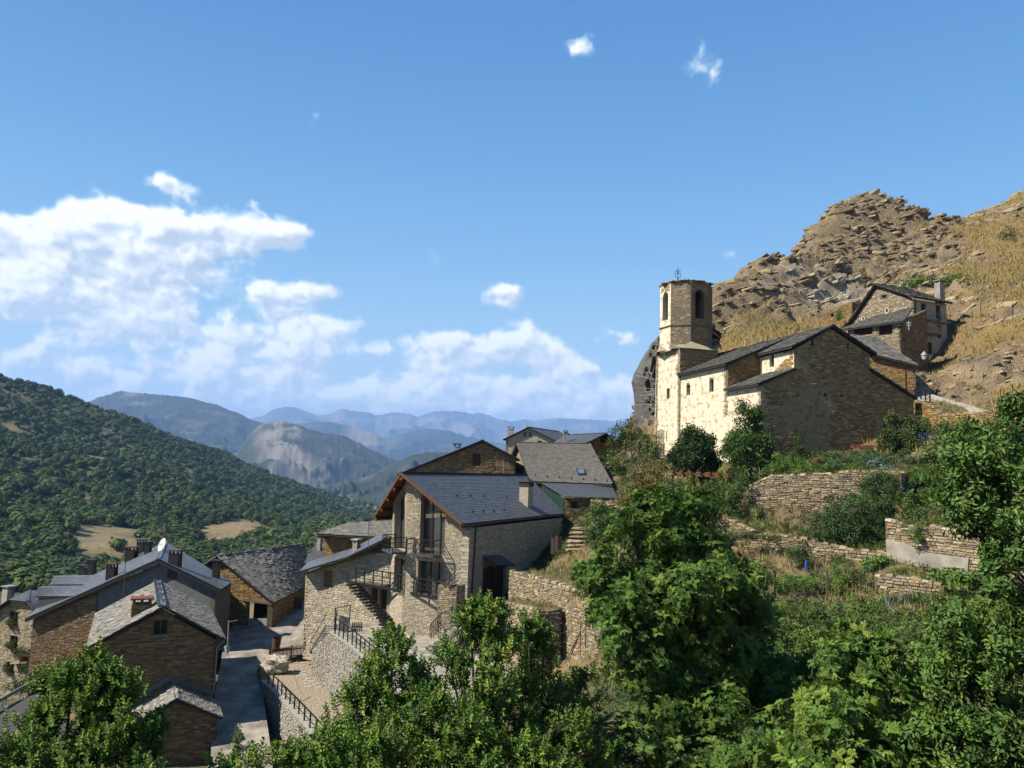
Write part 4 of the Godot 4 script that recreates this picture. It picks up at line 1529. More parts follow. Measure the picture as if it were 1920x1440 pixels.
	w = wall(jt, "front_wall", [flat(jl, -25), flat(j, -25), flat(j, on_plane(58, 1150, j, jn).y), on_plane(48, 1128, j, jn), on_plane(20, 1126, j, jn), on_plane(-20, 1152, j, jn), flat(jl, on_plane(-40, 1170, j, jn).y)], jn, .45, M.mortar, wins)
	stones(w, jt, "tan", 78, .09, .17, .22, .5, .05, 60)
	for q in wins:
		window(jt, q, jn, M.dark_room_glass, M.wood, .2, 2, 1, M.concrete_pale)
		flower_box(jt, q, jn)
	var jb := -jn * 9.0
	core(jt, [jl - jn * .5, j - jn * .5 - jg * .2, j + jb - jg * .2, jl + jb], -25, jtop - 1.2, M.mortar, "inner_wall")
	var jr := [on_plane(17, 1125, j + jn * .5, jn), on_plane(50, 1128, j + jn * .5, jn), at(55, 1107, 81), on_plane(63, 1147, j + jn * .5, jn), on_plane(-60, 1178, j + jn * .5, jn)]
	roof(jt, "roof", jr[0], jr[1], jr[2], jr[2], "slate", 78, .12, .25, .36)
	roof(jt, "roof", jr[1], jr[3], jr[3] + jb * .8 + Vector3.UP * .5, jr[2], "slate", 78, .12, .25, .36)
	roof(jt, "roof", jr[2] + jb * .9, jr[4] + jb * .9, jr[4], jr[0], "slate", 78, .12, .25, .36)
	roof(jt, "roof", jr[3] + jb * .8, jr[4] + jb * .9, jr[2] + jb * .9, jr[2], "slate", 78, .12, .25, .36)
	chimney(jt, at(14, 1122, 82), jg, .8, .7, .9, M.concrete_pale, M.concrete)
	mbb = MB.new()
	mbb.tube(at(25, 1115, 82), at(25, 1102, 82), .12, .12, 8)
	part(mbb, "flue", M.metal_grey, jt)
	var pot := thing("flower_pot", "red clay pot of leafy flowers on the tan house ledge", "flower pot", on_plane(42, 1240, j + jn * .35, jn))
	var pp := on_plane(42, 1237, j + jn * .35, jn)
	mbb = MB.new()
	mbb.tube(pp - Vector3.UP * .25, pp + Vector3.UP * .25, .22, .32, 12)
	part(mbb, "pot", M.clay, pot)
	leaf_ball(pot, "plant", pp + Vector3.UP * .6, .55, 40, Color(.07, .11, .03), .6)
	mbb = MB.new()
	mbb.bar(on_plane(24, 1243, j + jn * .3, jn), on_plane(54, 1241, j + jn * .3, jn), .6, .12, jn)
	part(mbb, "ledge", M.concrete, jt)

func flower_box(parent: Node3D, h: Array, out: Vector3) -> void:
	var mb := MB.new()
	mb.bar(h[0] + out * .2 + Vector3.UP * .1, h[1] + out * .2 + Vector3.UP * .1, .24, .22, out)
	var o := part(mb, "window_box", M.wood, parent)
	leaf_ball(o, "plants", (h[0] + h[1]) / 2 + out * .22 + Vector3.UP * .3, .4, 24, Color(.09, .12, .025), .5)

func aerial(label: String, a: Vector3, b: Vector3, dir: Vector3, size := 0.9) -> void:
	var t := thing("aerial", label, "aerial", a)
	var mb := MB.new()
	mb.tube(a, b, .03, .022, 6)
	part(mb, "mast", M.metal_grey, t)
	if size > 0:
		mb = MB.new()
		for y in [0.0, .55, 1.2]:
			var p: Vector3 = b - Vector3.UP * (y + .1)
			mb.bar(p - dir * size * .6, p + dir * size * .6, .02, .02)
			for k in 6:
				var q: Vector3 = p + dir * size * (k / 5.0 - .5) * 1.15
				var sd := dir.cross(Vector3.UP)
				mb.bar(q - sd * .28, q + sd * .28, .014, .014)
		part(mb, "elements", M.metal_grey, t)

func middle_houses() -> void:
	# old house joined to the left of the tall one
	var le: Vector3 = mh.le
	var el := at(573, 1130, 68)
	var dir := flat(el - le).normalized()
	var n := dir.cross(Vector3.UP).normalized()
	if n.z < 0:
		n = -n
	var win := rect(607, 1070, 623, 1101, le, n)
	var door := rect(711, 1105, 725, 1160, le, n)
	var shut := rect(696, 1100, 708, 1137, le, n)
	var p := func(x, y): return on_plane(x, y, le, n)
	var t := thing("old_house", "old rubble stone house with wooden shutter joined to the balconied house", "house", flat(el, -15.5))
	var w := wall(t, "front_wall", [flat(el, -16), flat(le, -16), p.call(735, 1035), p.call(700, 1037), p.call(676, 1039), p.call(650, 1047), p.call(573, 1074)], n, .5, M.mortar_pale, [win, door, shut])
	stones(w, t, "pale", 65, .09, .2, .22, .5, .055, 200, 1.0, .06)
	pane(t, "shutter", win, n, .2, M.wood_light)
	pane(t, "door", door, n, .3, M.dark)
	pane(t, "shutter", shut, n, .1, M.wood)
	var mb := MB.new()
	var pl := rect(727, 1125, 741, 1165, le + n * .05, n)
	mb.prism(PackedVector3Array(pl), n * .05)
	part(mb, "cement_patch", M.concrete, t)
	var a := at(563, 1071, 66.8)
	var b := at(716, 1013, 62.5)
	var back := bearing(-8) * 6.5
	var m1 := at(650, 1045, 64.4)
	roof(t, "roof", a + back, a, m1, m1 + back, "slate", 66, .12, .22, .32)
	roof(t, "roof", m1 + back, m1, b, b + back, "slate", 64, .12, .22, .32)
	var s2 := wall(t, "side_wall", [flat(el, -16), flat(el - n * 6, -16), flat(el - n * 6, a.y - .2), flat(el, a.y - .2)], dir, .4, M.mortar)
	stones(s2, t, "tan", 68, .09, .2, .22, .5, .055, 0)
	core(t, [el - n * .6 - dir * .4, le - n * .6, le - n * 5, el - n * 5 - dir * .4], -16, a.y - .6, M.mortar_dark, "inner_wall")
	chimney(t, at(668, 1036, 66.5), dir, .48, .45, .75, M.concrete, M.concrete)
	# stone house above it with a hipped roof
	var f0 := at(606, 1020, 74)
	var fn := bearing(196)
	var ft := thing("hip_roofed_house", "brown stone house with pale old slate roof behind the rubble house", "house", flat(f0, -14))
	var fr := on_plane(745, 1020, f0, fn)
	w = wall(ft, "front_wall", [flat(f0, -14), flat(fr, -14), flat(fr, on_plane(735, 1006, f0, fn).y), flat(f0, on_plane(606, 1003, f0, fn).y)], fn, .4, M.mortar_dark)
	stones(w, ft, "ochre", 74, .09, .16, .25, .5, .05, 40)
	core(ft, [f0 - fn * .5, fr - fn * .5, fr - fn * 6, f0 - fn * 6], -14, f0.y + .3, M.mortar_dark, "inner_wall")
	var e1 := at(594, 1001, 73)
	var e2 := on_plane(745, 1008, e1, fn)
	e2.y = e1.y
	var r1 := at(655, 981, 79)
	var r2 := at(752, 976, 78)
	roof(ft, "roof", e1, e2, r2, r1, "slate_old", 75, .14, .24, .38, .03)
	roof(ft, "roof", e1 - fn * 8, e1, r1, r1, "slate_old", 75, .14, .24, .38, .03)
	roof(ft, "annex_roof", at(570, 1056, 73), at(606, 1054, 73), at(606, 1019, 77), at(596, 1017, 77), "slate", 74, .12, .22, .32)
	chimney(ft, at(599, 1020, 75.5), fn, .35, .35, .5, M.concrete_pale, M.concrete)
	aerial("thin pole aerial beside the concrete chimney", at(690, 1035, 63.5), at(692, 957, 63.5), bearing(90), 0.0)
	# barn
	var b0 := at(408, 1044, 78)
	var be := at(513, 1130, 76.5)
	var bd := flat(be - b0).normalized()
	var bn := Vector3.UP.cross(bd).normalized() * -1.0
	if bn.z < 0:
		bn = -bn
	var bf := at(578, 1098, 88)
	var br := at(569, 1030, 92)
	br.y = b0.y
	bf.y = be.y
	var bp := func(x, y): return on_plane(x, y, b0 + bn * -.4, bn)
	var gate := [bp.call(462, 1178), bp.call(509, 1178), bp.call(509, 1130), bp.call(463, 1126)]
	var bt := thing("barn", "ochre stone barn with uneven slate roof and wide dark gateway", "barn", flat(b0, -16))
	w = wall(bt, "gable_wall", [flat(bp.call(380, 1100), -17), flat(bp.call(511, 1150), -17), bp.call(511, 1131), bp.call(408, 1049), bp.call(380, 1068)], bn, .5, M.mortar, [gate])
	stones(w, bt, "ochre", 78, .1, .2, .25, .55, .06, 120, 1.0, .05)
	var sw := (flat(bf - be)).normalized()
	var sn := sw.cross(Vector3.UP).normalized()
	if sn.z < 0:
		sn = -sn
	var s0 := bp.call(511, 1150) as Vector3
	w = wall(bt, "side_wall", [flat(s0, -17), flat(s0 + sw * 12, -17), flat(s0 + sw * 12, be.y - .15), flat(s0, be.y - .15)], sn, .5, M.mortar_dark)
	stones(w, bt, "ochre", 80, .1, .2, .25, .55, .06, 40, 1.0, .05)
	roof(bt, "roof", be, bf, br, b0, "slate_old", 80, .16, .27, .42, .05)
	var lo := b0 + (b0 - be)
	lo.y = be.y
	roof(bt, "roof", lo + (br - b0), lo, b0, br, "slate_old", 84, .16, .3, .45, .05)
	core(bt, [b0 - bn * 7, be - bn * 7 - bd * .8, bf - bd * .8, br], -17, be.y - .6, M.mortar_dark, "inner_wall")
	for q in [[463, 485.5], [486, 508]]:
		var h := [bp.call(q[0], 1178), bp.call(q[1], 1178), bp.call(q[1], 1160), bp.call(q[0], 1160)]
		pane(bt, "gate_leaf", h, bn, .15, M.metal_light)
	mb = MB.new()
	mb.bar(bp.call(455, 1124) + bn * .04, bp.call(513, 1132) + bn * .04, .2, .22, bn)
	part(mb, "lintel", M.wood_grey, bt)

func gabled(label: String, called: String, cat_pal: String, gp: Array, d: float, facing: float, along: Vector3, style: String, wall_mat: Material, y0: float, holes := [], over := .4, size := .25) -> Node3D:
	# gp: pixels of left eave, apex, right eave on the gable plane
	var n := bearing(facing)
	var p0 := at(gp[1][0], gp[1][1], d)
	var l := on_plane(gp[0][0], gp[0][1], p0, n)
	var r := on_plane(gp[2][0], gp[2][1], p0, n)
	var t := thing(called, label, "house", flat(p0, y0))
	var wp := p0 - n * over
	var g := flat(r - l).normalized()
	var dn := Vector3.DOWN * .2
	var w := wall(t, "gable_wall", [flat(l - n * over + g * over, y0), flat(r - n * over - g * over, y0), flat(r - n * over - g * over, r.y + .1), wp + dn, flat(l - n * over + g * over, l.y + .1)], n, .4, wall_mat, holes)
	if cat_pal:
		stones(w, t, cat_pal, d, .1, .18, .25, .55, .05, 100)
	var a := flat(along)
	wall(t, "side_wall", [flat(r - n * over - g * over, y0), flat(r - g * over + a, y0), flat(r - g * over + a, r.y), flat(r - n * over - g * over, r.y)], g, .4, wall_mat)
	wall(t, "side_wall", [flat(l - n * over + g * over, y0), flat(l + g * over + a, y0), flat(l + g * over + a, l.y), flat(l - n * over + g * over, l.y)], -g, .4, wall_mat)
	wall(t, "back_wall", [flat(l + a + g * over, y0), flat(r + a - g * over, y0), flat(r + a - g * over, r.y), p0 + a + dn, flat(l + a + g * over, l.y)], -n, .4, wall_mat)
	roof(t, "roof", l + along, l, p0, p0 + along, style, d, .14, size, size * 1.4, .02 if style != "slate" else 0.0)
	roof(t, "roof", r, r + along, p0 + along, p0, style, d, .14, size, size * 1.4, .02 if style != "slate" else 0.0)
	return t

func back_houses() -> void:
	var n := bearing(176)
	var gp := at(905, 825, 88)
	var win := rect(886, 851, 900.5, 873, gp - n * .4, n)
	var t := gabled("brown stone gable with maroon shutter behind the dark slate roof", "stone_house", "brown", [[744, 890], [905, 825], [975, 862]], 88, 176, bearing(-4) * 11, "slate", M.mortar_dark, -6.0, [win])
	pane(t, "shutter", win, n, .15, M.wood)
	chimney(t, at(857, 846, 90), bearing(90), .7, .6, .5, M.concrete_pale, M.black)
	var mb := MB.new()
	var ac := at(942, 872, 87)
	mb.tube(at(945, 895, 87), at(943, 862, 87), .03, .03, 5)
	for k in 5:
		mb.bar(ac + bearing(100) * (k * .3 - .6) - Vector3.UP * .35, ac + bearing(100) * (k * .3 - .6) + Vector3.UP * .35, .035, .035)
	mb.bar(ac - bearing(100) * .8, ac + bearing(100) * .8, .03, .03)
	var at2 := thing("aerial", "pale comb aerial in front of the brown stone gable", "aerial", ac)
	part(mb, "elements", M.metal_light, at2)
	# slate roof with skylight
	var e0 := at(994, 902, 84)
	var e1 := at(1147, 913, 80)
	var r0 := at(968, 830, 94)
	var r1 := at(1106, 832, 91)
	e1.y = e0.y
	r1.y = r0.y
	t = thing("skylight_house", "house with broad grey slate roof and one small skylight", "house", flat(e0, -6))
	roof(t, "roof", e0, e1, r1, r0, "slate_warm", 86, .2, .24, .34)
	var bl := r0 + (r0 - e0)
	bl.y = e0.y
	var brr := r1 + (r1 - e1)
	brr.y = e0.y
	roof(t, "roof", brr, bl, r0, r1, "slate_warm", 90, .2, .26, .36)
	var lg := flat(e0 - r0).normalized()
	var ln := lg.cross(Vector3.UP).normalized()
	if ln.x > 0:
		ln = -ln
	var inn := -ln * .5
	var w := wall(t, "gable_wall", [flat(e0, -6) + inn - lg * .4, flat(bl, -6) + inn, flat(bl, bl.y) + inn, r0 + inn - Vector3.UP * .25, flat(e0, e0.y) + inn - lg * .4], ln, .4, M.mortar)
	stones(w, t, "tan", 86, .1, .18, .25, .5, .05, 40)
	core(t, [e0 + inn * 2 - lg * .5, e1 - lg * .5 - (e1 - e0).normalized() * .5, brr, bl + inn * 2], -6, e0.y - .25, M.mortar, "inner_wall")
	mb = MB.new()
	var rn := (e1 - e0).cross(r0 - e0).normalized()
	if rn.y < 0:
		rn = -rn
	var sk := [on_plane(1084.5, 888.5, e0 + rn * .1, rn), on_plane(1097, 888.5, e0 + rn * .1, rn), on_plane(1094.5, 879, e0 + rn * .1, rn), on_plane(1081.5, 879, e0 + rn * .1, rn)]
	mb.prism(PackedVector3Array(sk), rn * .05)
	var sl := part(mb, "skylight", M.skylight, t)
	mb = MB.new()
	for k in 4:
		mb.bar(sk[k], sk[(k + 1) % 4], .1, .14, rn)
	part(mb, "window_frame", M.black, sl)
	for k in 7:
		mb = MB.new()
		var q := on_plane(1004 + k * 22.5, 893 + k * 1.7, e0, rn)
		mb.bar(q, q + rn * .2, .06, .16)
		part(mb, "snow_hook", M.black, t)
	# low annex with a sheet roof
	var a0 := at(1016, 907, 81)
	var a1 := at(1058, 932, 77)
	var a2 := at(1160, 927, 77)
	var a3 := at(1146, 915, 81)
	a2.y = a1.y
	a3.y = a0.y
	t = thing("annex", "low stone annex with dark sheet metal roof below the skylight house", "annex", flat(a1, -9))
	mb = MB.new()
	mb.prism(PackedVector3Array([a1, a2, a3, a0]), Vector3.UP * .07)
	part(mb, "sheet_roof", M.zinc, t)
	for k in 5:
		mb = MB.new()
		mb.bar(a1.lerp(a2, (k + .5) / 5.0) + Vector3.UP * .09, a0.lerp(a3, (k + .5) / 5.0) + Vector3.UP * .09, .05, .05)
		part(mb, "seam", M.zinc, t)
	var an := flat(a2 - a1).normalized().cross(Vector3.UP).normalized()
	if an.z < 0:
		an = -an
	var wq := a1 - an * .3
	var hole := rect(1070, 941, 1082, 953, wq, an)
	w = wall(t, "front_wall", [flat(wq, -9), flat(a2 - an * .3, -9), flat(a2 - an * .3, a2.y - .1), flat(wq, a1.y - .1)], an, .4, M.mortar_dark, [hole])
	stones(w, t, "brown", 77, .09, .18, .25, .55, .05, 60)
	pane(t, "window", hole, an, .3, M.dark)
	var gd := flat(a0 - a1).normalized()
	var gn := Vector3.UP.cross(gd).normalized()
	if gn.x > 0:
		gn = -gn
	for k in 6:
		mb = MB.new()
		var q0 := wq.lerp(flat(a0, a0.y) + an * 0.0, k / 6.0)
		var q1 := wq.lerp(a0, (k + .94) / 6.0)
		mb.prism(PackedVector3Array([flat(q0, -4.4), flat(q1, -4.4), q1 - Vector3.UP * .15, q0 - Vector3.UP * .15]), gn * .05)
		part(mb, "board", M.green_board, t)
	core(t, [wq - an * .5 - gn * .2, a2 - an * .8, a3 - an * .2, a0 - gn * .2], -9, a1.y - .3, M.mortar_dark, "inner_wall")
	# farther houses on the spur
	var fh := []
	var fp := at(990, 802, 118)
	var fnn := bearing(186)
	for q in [[981.5, 809.5, 988, 819], [991, 809.5, 997.5, 819], [1008, 826, 1016, 836]]:
		fh.append(rect(q[0], q[1], q[2], q[3], fp - fnn * .4, fnn))
	t = gabled("cream rendered house with two attic windows beyond the skylight roof", "cream_house", "", [[943, 824], [990, 801], [1044, 827]], 118, 186, bearing(26) * 12, "slate", M.cream, -8.0, fh)
	for q in fh:
		window(t, q, fnn, M.dark_room_glass, M.wood, .2, 2, 1)
	chimney(t, at(958, 818, 122), bearing(90), .9, .7, 1.1, M.cream, M.concrete)
	aerial("thin rod on the cream house gable", at(988, 802, 118.4), at(988, 790, 118.4), bearing(90), 0.0)
	var d2 := at(1137, 812, 102)
	t = thing("low_house", "low house with blue-grey slate roof beside the green shrubs", "house", flat(d2, -4))
	var le := at(1034, 833, 106)
	var l2 := at(1098, 834, 99)
	l2.y = le.y
	var rr := at(1060, 816, 112)
	rr.y = d2.y
	roof(t, "roof", le, l2, d2, rr, "slate", 104, .14, .26, .36)
	var re := at(1163, 836, 106)
	re.y = l2.y
	roof(t, "roof", re, re + (rr - d2), rr, d2, "slate", 104, .14, .26, .36)
	var gg := flat(re - l2).normalized()
	var n3 := gg.cross(Vector3.UP).normalized()
	if n3.z < 0:
		n3 = -n3
	w = wall(t, "gable_wall", [flat(l2 + gg * .4, -4) - n3 * .5, flat(re - gg * .4, -4) - n3 * .5, flat(re - gg * .4, re.y) - n3 * .5, d2 - n3 * .5 - Vector3.UP * .2, flat(l2 + gg * .4, l2.y) - n3 * .5], n3, .4, M.mortar_dark, [rect(1126, 820, 1138, 830, l2 - n3 * .5, n3)])
	stones(w, t, "brown", 103, .12, .2, .3, .6, .05, 0)
	core(t, [l2 - n3 * 1.2 + gg * .6, re - n3 * 1.2 - gg * .6, re + (rr - d2), le], -6, l2.y - .2, M.cream, "inner_wall")
	chimney(t, at(1060, 826, 104), bearing(90), .5, .5, 1.0, M.concrete, M.concrete)
	gabled("tiny dark gable peeping between the cream house and low slate roof", "stone_house", "", [[1040, 819], [1061, 810], [1076, 818]], 132, 184, bearing(0) * 8, "slate", M.wood, -6.0)

func hill_houses() -> void:
	# upper house against the rock: lit rubble gable, shaded cream front
	var q := at(1713, 620, 100)
	var gn := bearing(246)
	var cn := bearing(156)
	var rd := bearing(66)
	var t := thing("hillside_house", "tall house under the crag with rubble gable and cream balconied front", "house", flat(q, 8))
	var gp := func(x, y): return on_plane(x, y, q, gn)
	var holes := [rect(1653, 553, 1662, 561, q, gn), rect(1661, 578, 1667, 587, q, gn), rect(1617, 594, 1622, 601, q, gn), rect(1646, 538, 1652, 543, q, gn)]
	var w := wall(t, "gable_wall", [flat(gp.call(1592, 640), 14), flat(q, 10), gp.call(1713, 563), gp.call(1645, 536), gp.call(1592, 614)], gn, .5, M.mortar, holes)
	stones(w, t, "tan", 102, .12, .24, .25, .55, .06, 60, 1.0, .05)
	for h in holes:
		window(t, h, gn, M.dark, M.white, .2, 1, 1)
	for h in [holes[1], holes[2]]:
		var mb2 := MB.new()
		for k in 4:
			mb2.bar(h[k] + gn * .04, h[(k + 1) % 4] + gn * .04, .22, .1, gn)
		part(mb2, "white_surround", M.plaster, t)
	var ap := gp.call(1645, 533) as Vector3 + gn * .5
	var er := gp.call(1713, 559) as Vector3 + gn * .5
	var elo := gp.call(1588, 616) as Vector3 + gn * .5
	var len := (on_plane(1778, 567, q, cn) - q).dot(rd) + .6
	er = er + cn * .5
	roof(t, "roof", er, er + rd * len, ap + rd * len, ap, "slate_church", 102, .16, .27, .4, .035)
	roof(t, "roof", elo + rd * len, elo, ap, ap + rd * len, "slate_church", 104, .16, .27, .4, .035)
	var ch := []
	for h in [[1727, 569, 1737, 597], [1755, 572, 1764, 602], [1728.5, 606, 1738, 624], [1757, 610, 1765, 634], [1724, 638, 1731, 646], [1739, 642, 1748, 664]]:
		ch.append(rect(h[0], h[1], h[2], h[3], q, cn))
	w = wall(t, "front_wall", [flat(q, 8), flat(q + rd * (len - 1), 8), flat(q + rd * (len - 1), er.y - .1), flat(q, er.y - .1)], cn, .4, M.cream, ch)
	for k in ch.size():
		pane(t, "shutter" if k < 2 else "window", ch[k], cn, .2, M.wood if k < 4 else M.dark)
	var mb := MB.new()
	for h in [[1722, 1747, 599], [1750, 1770, 605], [1724, 1752, 626]]:
		var a := on_plane(h[0], h[2], q, cn)
		var b := on_plane(h[1], h[2], q, cn)
		b.y = a.y
		mb = MB.new()
		mb.prism(PackedVector3Array([a, b, b + cn * .9, a + cn * .9]), Vector3.UP * .12)
		var bal := part(mb, "balcony", M.concrete, t)
		if h[2] < 620:
			rails(bal, [a + cn * .85 + Vector3.UP * .1, b + cn * .85 + Vector3.UP * .1], .95, .45, M.metal_grey, 1)
		else:
			mb = MB.new()
			mb.prism(PackedVector3Array([a + cn * .8, b + cn * .8, b + cn * .9, a + cn * .9]), Vector3.UP * 1.0)
			part(mb, "parapet", M.old_render, bal)
	mb = MB.new()
	var wc := rect(1713.2, 563, 1717, 660, q + cn * .03, cn)
	mb.prism(PackedVector3Array(wc), cn * .05)
	part(mb, "corner_strip", M.concrete_pale, t)
	core(t, [q - gn * .6 - cn * .6, q + rd * (len - 1.5) - cn * .6, q + rd * (len - 1.5) - cn * 9, q - gn * .6 - cn * 10], 9, er.y - .7, M.mortar_dark, "inner_wall")
	chimney(t, on_plane(1762, 556, er + rd * 5 - cn * 1.5, cn), rd, .9, .8, 1.8, M.concrete, M.concrete)
	# barn-like annex in front of it
	var o0 := at(1690, 640, 92)
	var o1 := at(1590, 632, 97)
	var od := flat(o0 - o1).normalized()
	var on := od.cross(Vector3.UP).normalized()
	if on.z < 0:
		on = -on
	t = thing("hillside_barn", "stone annex with open timber loft and sloping slate roof below the crag house", "barn", flat(o0, 8))
	var oh := [rect(1602, 611, 1635, 628, o0, on), rect(1648, 609, 1673, 628, o0, on)]
	var etop := on_plane(1690, 603, o0, on).y
	w = wall(t, "front_wall", [flat(o1, 8), flat(o0, 8), flat(o0, etop), flat(o1, on_plane(1590, 617, o0, on).y)], on, .4, M.mortar, oh)
	stones(w, t, "tan", 93, .1, .2, .25, .55, .06, 60, 1.0, .05)
	for h in oh:
		var lp := pane(t, "loft_boards", h, on, .35, M.wood)
		for k in 5:
			mb = MB.new()
			var f := (k + .5) / 5.0
			mb.bar(h[0].lerp(h[1], f) - on * .33, h[3].lerp(h[2], f) - on * .33, .18, .04, on)
			part(mb, "board", M.wood, lp)
	var ol := on_plane(1573, 619, o0 + on * .5, on)
	var orr := on_plane(1694, 602, o0 + on * .5, on)
	var oru := at(1712, 577, 96.5)
	var olu := at(1640, 594, 101)
	roof(t, "roof", ol, orr, oru, olu, "slate_church", 95, .15, .26, .4, .04)
	var osn := od
	w = wall(t, "side_wall", [flat(o0, 8), flat(o0 - on * 7, 8), flat(o0 - on * 7, oru.y - .2), flat(o0, etop)], od, .4, M.mortar_dark, [])
	stones(w, t, "brown", 93, .1, .2, .25, .55, .06, 0)
	core(t, [o1 - on * .9, o0 - on * .9 - od * .5, o0 - on * 6 - od * .5, o1 - on * 6], 8, etop - .6, M.mortar, "inner_wall")
	var cr := thing("wall_cross", "pale metal bracket cross on the stone annex corner", "bracket", on_plane(1703, 612, o0 + od * .1, od))
	mb = MB.new()
	var cc := on_plane(1704, 610, o0 + od * .15 + on * .2, on)
	mb.bar(cc - Vector3.UP * .55, cc + Vector3.UP * .5, .1, .1)
	mb.bar(cc - od * .3 + Vector3.UP * .28, cc + od * .3 + Vector3.UP * .28, .08, .08)
	mb.bar(cc - od * .25, cc + od * .25, .07, .07)
	part(mb, "arms", M.metal_light, cr)
	# ruined wall under the white rock
	var rp := at(1545, 600, 112)
	var rn := bearing(225)
	t = thing("ruined_hut", "roofless stone hut with tiny window built against the white rock", "hut", flat(rp, 12))
	var hh := rect(1558, 588, 1563, 594, rp, rn)
	w = wall(t, "front_wall", [on_plane(1535, 625, rp, rn), on_plane(1598, 625, rp, rn), on_plane(1598, 566, rp, rn), on_plane(1585, 570, rp, rn), on_plane(1565, 577, rp, rn), on_plane(1540, 583, rp, rn)], rn, .6, M.mortar, [hh])
	stones(w, t, "ochre", 110, .12, .22, .25, .55, .06, 30, 1.0, .05)
	pane(t, "window", hh, rn, .3, M.dark)
	var r2 := on_plane(1598, 600, rp, rn)
	w = wall(t, "side_wall", [flat(r2, r2.y - 3), flat(r2, r2.y - 3) + bearing(66) * 3, on_plane(1598, 566, rp, rn) + bearing(66) * 3, on_plane(1598, 566, rp, rn)], bearing(135), .5, M.mortar_dark)
	stones(w, t, "brown", 110, .12, .22, .25, .55, .06, 0)

func arch(cx: Vector3, u: Vector3, half: float, y0: float, y1: float) -> Array:
	var r := [flat(cx - u * half, y0), flat(cx + u * half, y0)]
	for k in 9:
		var a := PI * k / 8.0
		r.append(flat(cx + u * half * cos(a), y1 - half + half * sin(a)))
	return r

